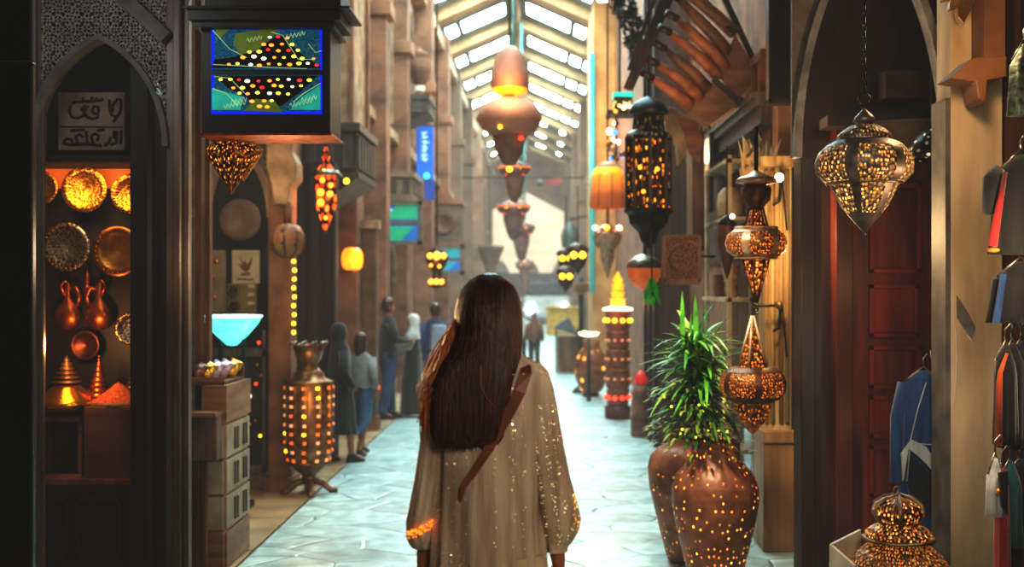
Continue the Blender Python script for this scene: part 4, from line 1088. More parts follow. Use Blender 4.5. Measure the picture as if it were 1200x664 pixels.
# tiered tower lantern
Yv=15.8;k=Yv/F
t=thing('tower_lantern','tall tiered floor lantern with glowing yellow crown, left of the round capped jar','lantern',(X(724,Yv),Yv,0))
br=mat('russet clay',(150,80,52),(104,52,34),rough=.5,scale=8)
MB().lathe([(15*k,0),(15.5*k,14*k),(14*k,15*k)],n=24).build('plinth',mat('dark russet',(92,50,36),(60,32,24),rough=.5),t)
z=15
for i,(h,r,m) in enumerate(((20,13,'glow'),(24,14,''),(22,13.5,''),(22,13,''),(24,14,'row'))):
    pr=[(r*.85*k,z*k),(r*k,(z+3)*k),(r*1.05*k,(z+h*.5)*k),(r*k,(z+h-4)*k),(r*1.12*k,(z+h-2)*k),(r*.9*k,(z+h)*k)]
    o=MB().lathe(pr,n=24).build('tier',br,t)
    mb=MB()
    for j in range(10):
        a=2*PI*j/10; mb.sphere((r*1.06*k*math.cos(a),r*1.06*k*math.sin(a),(z+h*.5)*k),(2.6 if i in (0,4) else 1.5)*k,8)
    mb.build('bulb_row',bulb_r if i==0 else (bulb_y if i==4 else glow('dim row',(230,150,110),.8)),o)
    z+=h
MB().lathe([(18*k,z*k),(17*k,(z+2)*k),(8*k,(z+4)*k)],n=24).build('white_rim',bulb_w,t)
for h,r in ((12,8.5),(8,7),(9,6.5)):
    MB().lathe([(r*.9*k,(z+3)*k),(r*k,(z+4)*k),(r*.95*k,(z+h)*k),(r*1.3*k,(z+h+.5)*k),(r*.6*k,(z+h+2)*k)],n=16).build('glowing_tier',glow('crown amber',(255,160,20),1.5),t); z+=h
MB().lathe([(4*k,(z+2)*k),(6*k,(z+6)*k),(2*k,(z+12)*k),(0,(z+17)*k)],n=16).build('crown_tip',glow('crown amber',(255,160,20),1.5),t)
light('tower_light','POINT',(X(718,Yv),Yv-.5,1.5),5,(1,.55,.15),.1)
# red capped jar
Yv=13.9;k=Yv/F
t=thing('capped_jar','tall brown cylindrical jar with a red knob lid on the paving','jar',(X(751,Yv),Yv,0))
MB().lathe([(11*k,0),(12*k,4*k),(11.5*k,20*k),(12.5*k,22*k),(11.5*k,26*k),(11*k,48*k),(12*k,50*k),(9*k,58*k),(6*k,60*k),(6*k,63*k)],n=28).build('body',mat('pinkish brown clay',(156,104,84),(112,70,56),rough=.5,scale=6),t)
MB().lathe([(7*k,62*k),(8*k,66*k),(6*k,72*k),(3*k,76*k),(0,78*k)],n=20).build('red_knob',mat('red glaze',(214,52,44),(180,36,32),rough=.3,emis=(255,40,30),estr=.25),t)
# orange bell lamp + crystal chandelier
Yv=15;k=Yv/F
t=thing('bell_lamp','large glowing orange bell shade lamp left of the black lantern','lamp',(X(712,Yv),Yv,Z(193,Yv)))
def shade_mat():
    m,nt,b=_new('orange graded shade'); N=nt.nodes;L=nt.links
    uv=N.new('ShaderNodeUVMap'); sp=N.new('ShaderNodeSeparateXYZ'); L.new(uv.outputs[0],sp.inputs[0]); cr=N.new('ShaderNodeValToRGB'); e=cr.color_ramp.elements
    e[0].position=.28; e[0].color=lin((255,150,20)); e[1].position=.75; e[1].color=lin((196,96,40)); L.new(sp.outputs[1],cr.inputs[0])
    L.new(cr.outputs[0],b.inputs['Base Color']); L.new(cr.outputs[0],b.inputs['Emission Color'])
    mr=N.new('ShaderNodeMapRange'); mr.inputs['From Min'].default_value=.2; mr.inputs['From Max'].default_value=.8; mr.inputs['To Min'].default_value=1.0; mr.inputs['To Max'].default_value=.25; L.new(sp.outputs[1],mr.inputs[0]); L.new(mr.outputs[0],b.inputs['Emission Strength'])
    return m
MB().lathe([(3*k,0),(12*k,-2*k),(17*k,-7*k),(19*k,-16*k),(20*k,-30*k),(21*k,-50*k),(20*k,-51*k)],n=32).build('shade',shade_mat(),t)
MB().lathe([(3*k,3*k),(14*k,-.5*k),(12*k,-4*k)],n=24).build('cap',mat('pale cap',(210,190,170),(180,160,140),rough=.5),t)
mb=MB()
for i in range(8):
    a=2*PI*i/8+.2; mb.tube([(12*k*math.cos(a),12*k*math.sin(a),-2*k),(19*k*math.cos(a),19*k*math.sin(a),-14*k),(21*k*math.cos(a),21*k*math.sin(a),-50*k)],.006,5)
mb.build('ribs',wood_mid,t)
MB().tube([(0,0,0),(0,0,4.4)],.012,6).build('cable',iron,t)
t=thing('crystal_chandelier','small clear glass chandelier with lit bulbs, below the orange bell lamp','chandelier',(X(712,15.2),15.2,Z(243,15.2)))
k=15.2/F
MB().tube([(0,0,8*k),(0,0,-80*k)],.02,8).build('stem',brass_dull,t)
gl=mat('smoky crystal',(200,168,140),(150,116,92),rough=.15,metal=.3,scale=20)
MB().lathe([(3*k,-20*k),(12*k,-24*k),(17*k,-34*k),(14*k,-44*k),(8*k,-50*k),(9*k,-58*k),(4*k,-72*k),(0,-84*k)],n=20).build('glass_body',gl,t)
for i in range(6):
    a=2*PI*i/6+.4
    MB().tube([(0,0,-30*k),(12*k*math.cos(a),12*k*math.sin(a),-38*k),(16*k*math.cos(a),16*k*math.sin(a),-26*k)],.01,5).build('arm',brass,t)
    MB().sphere((16*k*math.cos(a),16*k*math.sin(a),-24*k),3*k,8).build('bulb',bulb_w if i%2 else bulb_y,t)
# brown timber wall section behind these (x 745-790)
t=thing('timber_bay','dark brown timber bay on the right wall behind the black lantern','bay',(1.5,13,0))
MB().bx(-.2,.14,0,1.2,0,5.2).build('boarding',mat('umber boards',(90,58,40),(60,38,27),rough=.6,scale=3,stretch=(6,6,.6),bump=.3),t)
for y in (0,.6,1.2): MB().bx(-.24,-.2,y-.04,y+.04,0,5.2).build('batten',wood_dark,t)
# teal roofed small lantern & foliage cloth
Yv=12.4;k=Yv/F
t=thing('teal_roof_lantern','small lantern box with a bright teal roof beside the black lantern cap','lantern',(X(727,Yv),Yv,Z(134,Yv)))
MB().bx(-8*k,16*k,0,.25,21*k,26*k).build('roof',glow('teal roof',(40,190,170),.9),t)
MB().bx(-7*k,14*k,.02,.2,6*k,21*k).build('box',perf('olive glint',(90,84,40),(255,220,120),8,3,2,.25,1,metal=.5),t)
MB().bx(-16*k,24*k,-.03,.3,0,5*k).build('tray',wood_dark,t)
for x,z in ((-6,3),(3,8),(10,9)): MB().sphere((x*k,-.04,z*k),2.2*k,8).build('bulb',[bulb,bulb_w,bulb_w][0 if x<0 else 1],t)
MB().tube([(0,.1,26*k),(0,.1,26*k+2)],.012,5).build('cord',iron,t)
t=thing('glass_charms','cluster of small glittering glass charms hanging left of the black lantern','charms',(X(722,12.6),12.6,Z(190,12.6)))
rn=random.Random(8); k=12.6/F
for i in range(22):
    MB().sphere((rn.uniform(-10,10)*k,rn.uniform(-.06,.06),rn.uniform(0,52)*k),rn.uniform(1.5,3)*k,8,sz=1.4).build('charm',[gl,silver,bulb_w,glow('blue charm',(60,130,230),3),brass][i%5],t)
MB().tube([(0,0,0),(0,0,56*k)],.01,5).build('cord',iron,t)
leaf_dark=mat('dark green black leaves',(22,44,38),(10,22,20),rough=.6,scale=8)
def leafball(mb,c,r,n,s,rn,sz=1.0):
    for i in range(n):
        d=Vector((rn.gauss(0,1),rn.gauss(0,1),rn.gauss(0,1))).normalized()*r*rn.uniform(.5,1); d.z*=sz
        p=Vector(c)+d; u=Vector((rn.gauss(0,1),rn.gauss(0,1),rn.gauss(0,1))).normalized(); v=u.cross(Vector((rn.gauss(0,1),rn.gauss(0,1),1))).normalized()
        a=rn.uniform(.6,1.2)*s
        mb.add([p-u*a,p+v*a*.35,p+u*a,p-v*a*.35],[(0,1,2,3)])
mb=MB(); rn=random.Random(4); k=11/F
for (x,z,r) in ((732,8,.14),(740,28,.13),(744,50,.1),(728,-10,.12),(748,70,.08)): leafball(mb,W(x,z,11),r,170,.045,rn)
mb.tube([W(740,20,11),W(736,-120,11),(.85,11,8.25)],.015,5)
o=mb.build('ivy',leaf_dark); tag(o,'dark hanging ivy against the tan pier, above the black lantern','plant')
light('pier_wash','POINT',(1.0,22.8,4.6),45,(1,.6,.28),.3)

# big black lantern
Yv=9.0;k=Yv/F
t=thing('black_lantern','large black octagonal lantern with amber glass panes and domed cap','lantern',(X(760,Yv),Yv,Z(116,Yv)))
MB().lathe([(0,4*k),(10*k,0),(19*k,-6*k),(23*k,-13*k),(24*k,-17*k),(19*k,-19*k)],n=24).build('domed_cap',mat('blue black iron',(40,46,52),(24,28,32),rough=.4,metal=.6,scale=10),t)
MB().lathe([(17*k,-18*k),(18*k,-22*k),(19*k,-36*k),(25*k,-40*k),(28*k,-44*k),(28*k,-47*k)],n=8,smooth=False).build('pierced_collar',perf('black collar',(36,32,28),(255,200,120),.25,26,3,.25,1,metal=.7),t)
agl=perf('amber pane bits',(52,26,10),(255,170,50),3.0,44,12,.34,1,metal=0,rough=.15,gcol2=(255,110,20),thr=.55)
MB().lathe([(24.5*k,-47*k),(24.5*k,-128*k)],n=8,smooth=False).build('glass',agl,t)
mb=MB()
for i in range(8):
    a=2*PI*i/8; c,s=math.cos(a)*26*k,math.sin(a)*26*k; mb.bar((c,s,-46*k),(c,s,-130*k),.022,.022)
    a2=2*PI*(i+.5)/8; r2=25.3*k*math.cos(PI/8); c2,s2=math.cos(a2)*r2,math.sin(a2)*r2; mb.bar((c2,s2,-46*k),(c2,s2,-130*k),.01,.01)
for z in (-47,-66,-106,-129): mb.lathe([(25*k,z*k),(27.5*k,(z+1)*k),(27.5*k,(z-1.5)*k),(25*k,(z-2)*k)],n=8,smooth=False)
mb.build('frame',iron,t)
MB().lathe([(28*k,-129*k),(29*k,-132*k),(24*k,-136*k),(22*k,-146*k),(12*k,-156*k),(9*k,-166*k),(3*k,-174*k),(0,-176*k)],n=8,smooth=False).build('base_taper',iron,t)
for x,y_,z in ((-12,-26,-82),(8,-26,-84),(-8,-26,-110)): MB().sphere((x*k,y_*k*.86,z*k),2.6*k,8).build('candle_bulb',bulb,t)
MB().tube([(0,0,4*k),(0,0,2.4)],.008,6).build('chain',iron,t)
light('black_lantern_light','POINT',(X(752,Yv),Yv-.45,Z(210,Yv)),2.5,(1,.6,.2),.06)
Yv=9.6;k=Yv/F
t=thing('amber_bowl_lamp','amber glass bowl lamp with grey shoulders hanging under the black lantern','lamp',(X(755,Yv),Yv,Z(300,Yv)))
MB().lathe([(4*k,2*k),(12*k,-1*k),(20*k,-8*k),(21*k,-14*k)],n=24).build('shoulder',silver,t)
MB().lathe([(20*k,-12*k),(19*k,-24*k),(13*k,-34*k),(5*k,-39*k),(0,-40*k)],n=24).build('glass_bowl',glow('amber bowl',(200,96,34),.4),t)
MB().tube([(0,0,0),(0,0,1.6)],.01,6).build('cord',iron,t)

# ------------------------------------------------------------------ right wall: shelf, glass, medallion, cornice, awning, straw
xr=1.65
def yw(p): return F*xr/(p-VX)
# cornice ledge
y0,y1=8.3,12.2
t=thing('wall_cornice','long dark wooden cornice ledge running along the right wall under the slatted awning','cornice',(xr,y0,3.0))
MB().bx(-.14,0,0,y1-y0,0,.06).bx(-.10,0,0,y1-y0,-.12,0).bx(-.16,0,0,y1-y0,.06,.1).build('moulding',wood_grey,t)
mb=MB()
for i in range(14): mb.bx(-.09,-.02,.1+i*.28,.17+i*.28,.1,.34)
mb.bx(-.1,-.0,0,y1-y0,.34,.4); mb.build('balusters',wood_mid,t)
struct(MB().bx(xr-.02,xr+.02,8.35,12.3,1.95,3.0).build('trim_5',mat('dark brown panel',(84,54,38),(58,38,28),rough=.7)))  # plain dark brown panel along the right wall
# white shelf
t=thing('display_shelf','cream open display shelf on the right wall holding clay and glass ornaments','shelf',(xr,9.6,0))
mb=MB()
Ya,Yb=-.5,.75
cream=mat('cream painted wood',(206,184,150),(170,146,114),rough=.6)
MB().bx(-.2,-.17,Ya,Ya+.06,.0,2.75).bx(-.2,-.17,Yb-.06,Yb,.0,2.75).bx(-.03,-.0,Ya,Ya+.06,0,2.75).build('upright',cream,t)
for z in (.5,1.05,1.66,2.28,2.72): MB().bx(-.22,0,Ya,Yb,z-.03,z).build('shelf_board',cream,t)
MB().bx(-.015,-.005,Ya,Yb,.1,2.7).build('back_panel',wood_mid,t)
def on_shelf(name,label,cat,p,Y,zb,prof_px,m):
    k=Y/F; o=MB().lathe([(r*k,z*k) for r,z in prof_px],n=24).build(name,m,None,(xr-.12,Y,zb)); return tag(o,label,cat)
on_shelf('stone_jar','squat rounded cream stone jar on the top board of the display shelf','jar',847,9.5,2.28,[(10,0),(15,3),(16,18),(14,30),(8,37),(0,38)],cream)
on_shelf('clay_cup','pinkish clay cup on the middle board of the display shelf','cup',830,10.0,1.66,[(6,0),(9,8),(8,20),(10,26),(7,25),(0,8)],mat('pinkish brown clay',(156,104,84)))
on_shelf('glass_beaker','clear fluted glass beaker on the middle board of the display shelf','beaker',840,9.45,1.66,[(7,0),(8,14),(11,40),(10,40),(7,16),(0,4)],gl)
on_shelf('lidded_pot','small grey lidded pot on the lower board of the display shelf','pot',840,9.8,1.05,[(6,0),(11,6),(10,16),(5,20),(2,26),(0,27)],brass_dull)
t=thing('hanging_cone_lantern','dark cone lantern hanging in front of the cream display shelf','lantern',(X(852,8.6),8.6,Z(252,8.6)))
k=8.6/F
MB().lathe([(2*k,0),(6*k,-3*k),(11*k,-10*k),(9*k,-12*k)],n=16).build('cap',iron,t)
MB().lathe([(10*k,-12*k),(12*k,-28*k),(8*k,-44*k),(4*k,-66*k),(0,-76*k)],n=16).build('cone_body',mat('umber pierced',(92,58,36),(60,36,22),rough=.5,metal=.4),t)
MB().sphere((5*k,-8*k,-2*k),3*k,8).build('bulb',bulb_w,t)
MB().tube([(0,0,0),(0,0,.5)],.006,6).build('hook',iron,t)
# glass pane (pale teal) x 787..803
Yv=10.2
t=thing('mirror_panel','pale bluish mirror panel leaning on the right wall beside the black lantern','mirror',(xr-.07,10.6,2.42))
MB().bx(-.1,-.08,-.32,.32,0,.62).build('glass',mat('pale blue mirror',(168,186,184),(140,160,160),rough=.12,metal=.4),t)
MB().bx(-.105,-.07,-.35,-.32,-.03,.65).bx(-.105,-.07,.32,.35,-.03,.65).bx(-.105,-.07,-.35,.35,-.03,0).bx(-.105,-.07,-.35,.35,.62,.65).build('frame',wood_grey,t)
# medallion
Yv=9.0;k=Yv/F
t=thing('filigree_plaque','square brown filigree plaque with a round centre, hung beside the display shelf','plaque',(X(799,Yv),Yv,Z(330,Yv)))
pm=perf('filigree',(132,84,56),(70,34,18),.02,16,16,.32,1,metal=.2,rough=.6)
mb=MB(); q=21*k; mb.add([(-q,0,0),(q,0,0),(q,0,54*k),(-q,0,54*k)],[(0,1,2,3)],[[(0,0),(1,0),(1,1),(0,1)]]); mb.build('panel',pm,t)
MB().bx(-q,q,-.01,.03,-.02,.02).bx(-q,q,-.01,.03,53*k,55*k).bx(-q-.01,-q+.015,-.01,.03,0,54*k).bx(q-.015,q+.01,-.01,.03,0,54*k).build('frame',wood_mid,t)
MB().lathe([(13*k,0),(15*k,.02),(16*k,.0)],(0,-.01,27*k),28,Matrix.Rotation(PI/2,3,'X')).build('ring',wood_mid,t)
MB().tube([(q,.02,30*k),(q+.12,.05,30*k)],.01,5).build('arm',iron,t)
# straw bundles
t=thing('straw_bundle','spiky pale straw and driftwood bundle above the disc of the lantern string','straw bundle',(X(890,8.0),8.0,Z(204,8.0)))
mb=MB(); rn=random.Random(11); k=8/F
for i in range(46):
    x=rn.uniform(-20,14); a=rn.uniform(-.25,.25); h=rn.uniform(14,46)*k
    mb.tube([(x*k,rn.uniform(-.04,.04),0),(x*k+a*h*.5,rn.uniform(-.05,.03),h*.6),(x*k+a*h,rn.uniform(-.06,.04),h)],[.012,.008,.001],5)
mb.build('straws',mat('pale straw',(214,190,140),(160,130,86),rough=.7),t)
MB().loft([(0,0,-.03,22*k,.06),(0,0,.03,24*k,.07),(0,0,.06,20*k,.05)],24).build('bundle_base',stone_cream,t)
# slatted wooden awning
Yv=8.9;k=Yv/F
t=thing('slatted_awning','tilted wooden awning of rounded orange slats with dark rails, high on the right','awning',(X(840,Yv),Yv,Z(150,Yv)))
def ap(x,y,d=0): return (X(x,Yv)-X(840,Yv), d, Z(y,Yv)-Z(150,Yv))
wood_slat=mat('slat orange wood',(166,100,62),(112,64,38),rough=.55,scale=9,bump=.4)
mb=MB()
mb.bar(ap(790,-30,-.3),ap(731,112,-.3),.05,.06); mb.bar(ap(776,-30,-.34),ap(733,92,-.34),.03,.04)
mb.bar(ap(800,-36,-.1),ap(758,60,-.1),.05,.05); mb.bar(ap(766,44,-.28),ap(735,112,-.28),.04,.05)
mb.build('dark_rail',wood_dark,t)
sl=[((792,8),(850,64)),((790,30),(848,82)),((782,46),(840,92)),((776,64),(826,106)),((768,82),(818,116)),((762,98),(806,126)),((784,-14),(858,42))]
for i,(a,b_) in enumerate(sl):
    MB().tube([ap(*a,-.22),ap((a[0]*.66+b_[0]*.34),(a[1]*.66+b_[1]*.34),-.2),ap((a[0]*.33+b_[0]*.67),(a[1]*.33+b_[1]*.67),-.18),ap(*b_,-.1)],[.026,.04,.046,.05],14).build('slat',wood_slat if i%3 else wood_mid,t)
    MB().tube([ap(a[0]-14,a[1]-6,-.26),ap(*a,-.22)],.028,8).build('slat_end',wood_dark,t)
pn=mat('brown tray board',(122,84,56),(88,58,38),rough=.6,scale=5,stretch=(1,1,3))
def poly3(mb,pts,d0,d1): mb.prism([(ap(x,y)[0],ap(x,y)[2]) for x,y in pts],d0,d1)
mb=MB(); poly3(mb,[(858,46),(888,94),(864,120),(838,90),(846,68)],-.14,-.08); mb.build('board_panel',pn,t)
mb=MB(); poly3(mb,[(822,106),(834,98),(862,128),(824,152),(800,132)],-.12,-.06); mb.build('board_panel',pn,t)
mb=MB(); mb.bar(ap(838,-20,-.05),ap(890,92,-.05),.045,.05); mb.bar(ap(808,-10,-.16),ap(856,46,-.16),.035,.04); mb.bar(ap(892,86,-.1),ap(862,126,-.1),.05,.05); mb.bar(ap(832,96,-.15),ap(866,126,-.15),.035,.04); mb.build('frame_bar',wood_dark,t)
mb=MB(); mb.bar(ap(884,98,-.15),ap(866,118,-.15),.03,.02); mb.bar(ap(858,130,-.13),ap(830,150,-.13),.02,.02); mb.build('pale_edge',stone_cream,t)
MB().bar(ap(893,80,0),ap(905,78,.3),.05,.05).bar(ap(840,-25,0),ap(868,-30,.4),.05,.05).build('wall_arm',wood_dark,t)
light('awning_light','POINT',(X(800,8.0),7.9,Z(110,8.0)),12,(1,.6,.3),.1)
# curved white brace & corbel under awning
t=thing('curved_corbel','cream curved corbel under the slatted awning, right of the black lantern','corbel',(X(790,9.8),9.8,Z(165,9.8)))
k=9.8/F
MB().prism([(-14*k,34*k),(-4*k,40*k),(10*k,30*k),(26*k,26*k),(22*k,8*k),(10*k,-22*k),(4*k,-30*k),(2*k,-6*k),(-10*k,10*k)],-.06,.06).build('bracket',stone_cream,t,bevel=.01)
MB().prism([(4*k,24*k),(24*k,22*k),(32*k,0),(28*k,-30*k),(16*k,-16*k),(12*k,4*k)],-.1,-.06).build('wood_facing',wood_orange,t)
MB().bx(20*k,34*k,-.08,.3,-130*k,10*k).build('post',wood_mid,t)
# dark shutter at x 903..925, y 0..115 and the wall block above the pilaster
Yv=8.0;k=Yv/F
t=thing('shutter','dark blue black wooden shutter high on the right, beside the arch','shutter',(X(915,7.6),7.6,Z(118,7.6)))
k=7.6/F
MB().bx(-13*k,12*k,0,.06,0,150*k).build('panel',navy_black,t); MB().bx(-15*k,-12*k,-.03,.07,-2*k,150*k).bx(11*k,15*k,-.03,.07,-2*k,150*k).bx(-15*k,15*k,-.03,.07,-4*k,1*k).build('frame',wood_dark,t)
struct(MB().bx(X(905,8.3),X(960,8.3),8.1,8.3,Z(195,8.3),7.5).build('wall_upper_right',mat('brown plaster',(138,98,64),(100,70,46),rough=.8,scale=3,bump=.2)))
# cream fluted pilaster x 895..928
Yv=7.9;k=Yv/F
t=thing('fluted_pilaster','cream fluted wooden pilaster behind the double lantern string on the right','pilaster',(X(912,Yv),Yv,0))
pw=mat('worn cream wood',(204,172,116),(140,104,62),rough=.55,scale=2.2,stretch=(7,7,.5),bump=.5,detail=8)
MB().bx(-17*k,16*k,0,.25,0,Z(186,Yv)).build('shaft',pw,t,bevel=.01)
mb=MB()
for x in (-14,-7,3,10): mb.tube([(x*k,-.01,.85),(x*k,-.01,Z(200,Yv))],.016,8)
mb.build('flutes',pw,t)
MB().bx(-19*k,17*k,-.05,.28,0,.72).bx(-20*k,18*k,-.07,.28,.72,.8).build('pedestal',mat('worn tan wood',(158,116,72),(112,78,46),rough=.5,scale=2.2,stretch=(5,5,.5),bump=.3),t,bevel=.006)
MB().bx(-21*k,17*k,-.07,.3,Z(196,Yv),Z(184,Yv)).build('capital',pw,t)
# glass low vitrine & white plinth behind pots (x 885-905 y 500..640)
t=thing('low_vitrine','low glazed vitrine with a bluish pane on a white base along the right wall','vitrine',(1.6,9.1,0))
MB().bx(-.1,.05,-1.0,-.08,0,.22).build('base',mat('white stone base',(170,160,144),(140,130,116),rough=.6),t)
MB().bx(-.04,.05,-1.0,-.08,.22,.95).build('pane',mat('bluish pane',(110,120,126),(70,74,80),rough=.12,metal=.3,scale=2),t)
MB().bx(-.07,.05,-1.0,-.08,.95,1.0).bx(-.07,.05,-1.0,-.94,.22,.95).build('frame',stone_cream,t)

# ------------------------------------------------------------------ lantern string (two tiers)
YL_=6.5; k=YL_/F
gold_p=lambda nu,nv,nm,s=2.0,r=.3: perf(nm,(120,84,54),(255,150,50),s,nu*1.35,nv*1.5,r,1,metal=.75,rough=.4,gcol2=(255,120,36),col2=(72,44,26))
zt=Z(204,YL_)
t=thing('tiered_lantern','upper lantern of the double string: pale disc cap, pierced belly and pointed cone','lantern',(X(886,YL_),YL_,zt))
disc=mat('pale worn metal',(196,170,142),(140,100,70),rough=.4,metal=.5,scale=14,bump=.2)
z=lambda q:-(q-204)*k
MB().lathe([(3*k,z(200)),(10*k,z(204)),(20*k,z(208)),(24*k,z(211)),(23*k,z(214)),(10*k,z(217)),(6*k,z(218))],n=40).build('disc_cap',disc,t)
MB().lathe([(15*k,z(218)),(18*k,z(222)),(16*k,z(234)),(9*k,z(243)),(7*k,z(246))],n=32).build('upper_bowl',mat('umber metal',(96,58,36),(60,34,20),rough=.4,metal=.6),t)
MB().lathe([(6*k,z(244)),(9*k,z(256)),(13*k,z(267))],n=24).build('pierced_neck',gold_p(14,4,'neck pierce'),t)
MB().lathe([(13*k,z(266)),(24*k,z(268)),(33*k,z(276)),(35.5*k,z(285)),(33*k,z(294)),(24*k,z(301)),(13*k,z(304))],n=48).build('pierced_belly',gold_p(70,11,'belly pierce'),t)
mb=MB()
rib_bands(mb,[(r*k,z(q)) for r,q in ((13,266),(24,268),(33,276),(35.5,285),(33,294),(24,301),(13,304))],6,0,.14)
mb.lathe([((r+.6)*k,z(q)) for r,q in ((13,266),(24,268),(29,272))],n=40).lathe([((r+.6)*k,z(q)) for r,q in ((29,298),(24,301),(13,304))],n=40)
for q,r in ((267,24.5),(302,24.5)): mb.lathe([(r*k,z(q-1.5)),((r+1.5)*k,z(q)),(r*k,z(q+1.5))],n=40)
mb.build('belly_ribs',disc,t)
MB().lathe([(14*k,z(304)),(12*k,z(316)),(6*k,z(338)),(1*k,z(352))],n=24).build('pierced_cone',gold_p(16,8,'cone pierce',3.4,.34),t)
mb=MB()
for i in range(6):
    a=2*PI*i/6; c,s=math.cos(a),math.sin(a); mb.tube([(c*15*k,s*15*k,z(304)),(c*1.2*k,s*1.2*k,z(354))],.007,5)
    mb.tube([(c*8*k,s*8*k,z(244)),(c*14*k,s*14*k,z(267))],.006,5)
mb.build('cone_edges',mat('umber metal',(96,58,36)),t)
mb=MB()
for i in range(3): mb.tube([(2.2*k*math.cos(a_),0 if i%2 else 2.2*k*math.sin(a_)*0+ (2.2*k*math.sin(a_)),z(357+i*5)+ (2.6*k*math.sin(a_) if i%2 else 0)) for a_ in [2*PI*q/10 for q in range(10)]],.004,5,True)
mb.build('link_chain',iron,t)
MB().tube([(0,0,z(200)),(0,0,z(150)),(.12,.5,z(150)),(.2,1.4,z(150))],.012,6).build('hanging_arm',iron,t)
YM=6.5
t=thing('tiered_lantern','lower lantern of the double string: tall pointed cone over a wide pierced belly','lantern',(X(882,YM),YM,Z(368,YM)))
z=lambda q:-(q-368)*k
MB().lathe([(1*k,z(372)),(5*k,z(392)),(13*k,z(420)),(16*k,z(430))],n=4,smooth=False,axis=Matrix.Rotation(PI/4+.35,3,'Z')).build('pierced_pyramid',gold_p(16,8,'pyramid pierce',2.8,.3),t)
mb=MB()
for i in range(4):
    a=2*PI*i/4+PI/4+.35; c,s=math.cos(a),math.sin(a); mb.tube([(c*k,s*k,z(370)),(c*17*k,s*17*k,z(430))],.008,5)
mb.build('pyramid_edges',disc,t)
MB().lathe([(15*k,z(429)),(26*k,z(430)),(36*k,z(438)),(39*k,z(448)),(38*k,z(458)),(30*k,z(467)),(22*k,z(471))],n=48).build('pierced_belly',gold_p(80,12,'low belly pierce',1.6),t)
mb=MB()
rib_bands(mb,[(r*k,z(q)) for r,q in ((15,429),(26,430),(36,438),(39,448),(38,458),(30,467),(22,471))],6,PI/6,.1)
mb.lathe([((r+.6)*k,z(q)) for r,q in ((15,429),(26,430),(33,435))],n=40).lathe([((r+.6)*k,z(q)) for r,q in ((33,464),(30,467),(22,471))],n=40)
mb.build('belly_ribs',mat('umber metal',(96,58,36)),t)
MB().lathe([(23*k,z(470)),(21*k,z(480)),(14*k,z(494)),(5*k,z(505)),(0,z(509))],n=32).build('pierced_base',gold_p(30,6,'base pierce',1.0),t)
light('string_light','POINT',(X(884,5.9),5.7,Z(340,5.9)),6,(1,.6,.25),.08)
light('pilaster_light','POINT',(X(900,7.2),7.2,Z(270,7.2)),34,(1,.68,.34),.08)
# iron wall hooks
for (p0,q0,l) in ((908,210,'iron wall hook with white knob beside the upper lantern'),(908,358,'iron scrolled wall hook beside the lower lantern')):
    t=thing('wall_hook',l,'hook',(X(p0,7.8),7.8,Z(q0,7.8))); kk=7.8/F
    MB().tube([(-22*kk,-.1,0),(0,-.04,0),(6*kk,-.02,-2*kk),(5*kk,0,-26*kk),(-2*kk,0,-30*kk)],.009,6).tube([(8*kk,-.02,0),(14*kk,0,-60*kk)],.006,5).build('arm',iron,t)
    MB().sphere((3*kk,-.06,1*kk),.03,10).build('knob',bulb_w if q0<300 else brass_dull,t)

# ------------------------------------------------------------------ pots and plant
pot_m=perf('pierced clay pot',(136,84,58),(255,180,60),5,34,18,.13,.8,metal=.15,rough=.45,gcol2=(255,90,30),thr=.38,col2=(96,54,36))
pot_m2=perf('pierced clay pot rear',(150,98,70),(255,170,60),3,28,15,.1,.9,metal=.15,rough=.45,gcol2=(255,90,40),thr=.55,col2=(104,62,42))
Yp=6.9;k=Yp/F
z=lambda q:Z(q,Yp)
t=thing('floor_pot','large front floor pot of pierced brown clay, glowing through small holes, holding the green plant','pot',(X(838,Yp),Yp,0))
prof=[(22,.0),(26,.01)]
pr=[(26*k,0),(30*k,.02),(34*k,z(664)),(40*k,z(640)),(47*k,z(610)),(51*k,z(585)),(50.5*k,z(570)),(46*k,z(556)),(37*k,z(546)),(30*k,z(538)),(29*k,z(522)),(30*k,z(516)),(28*k,z(515)),(26*k,z(522))]
MB().lathe(pr,n=64).build('body',pot_m,t)
MB().lathe([(0,z(521)),(27*k,z(521))],n=24).build('soil',mat('dark soil',(40,28,20),(24,16,12),rough=.9,scale=40,bump=.5),t)
YQ=7.6;k2=YQ/F; z2=lambda q:Z(q,YQ)
t2=thing('floor_pot','rear floor pot of brown clay, half hidden behind the front pot','pot',(X(806,YQ),YQ,0))
pr=[(20*k2,0),(24*k2,.02),(28*k2,z2(640)),(38*k2,z2(600)),(45*k2,z2(570)),(47*k2,z2(548)),(44*k2,z2(534)),(34*k2,z2(524)),(24*k2,z2(519)),(21*k2,z2(508)),(23*k2,z2(504)),(20*k2,z2(506))]
MB().lathe(pr,n=56).build('body',pot_m2,t2)
light('pot_light','POINT',(.62,5.9,.5),2.6,(1,.5,.2),.08)
pt=thing('potted_plant','bushy green plant with long arching strap leaves growing from the front pot','plant',(X(818,Yp),Yp,z(518)))
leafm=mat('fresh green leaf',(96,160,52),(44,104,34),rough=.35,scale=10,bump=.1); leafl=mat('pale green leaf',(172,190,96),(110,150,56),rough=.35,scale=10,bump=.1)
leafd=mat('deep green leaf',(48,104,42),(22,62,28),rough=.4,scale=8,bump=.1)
rn=random.Random(21)
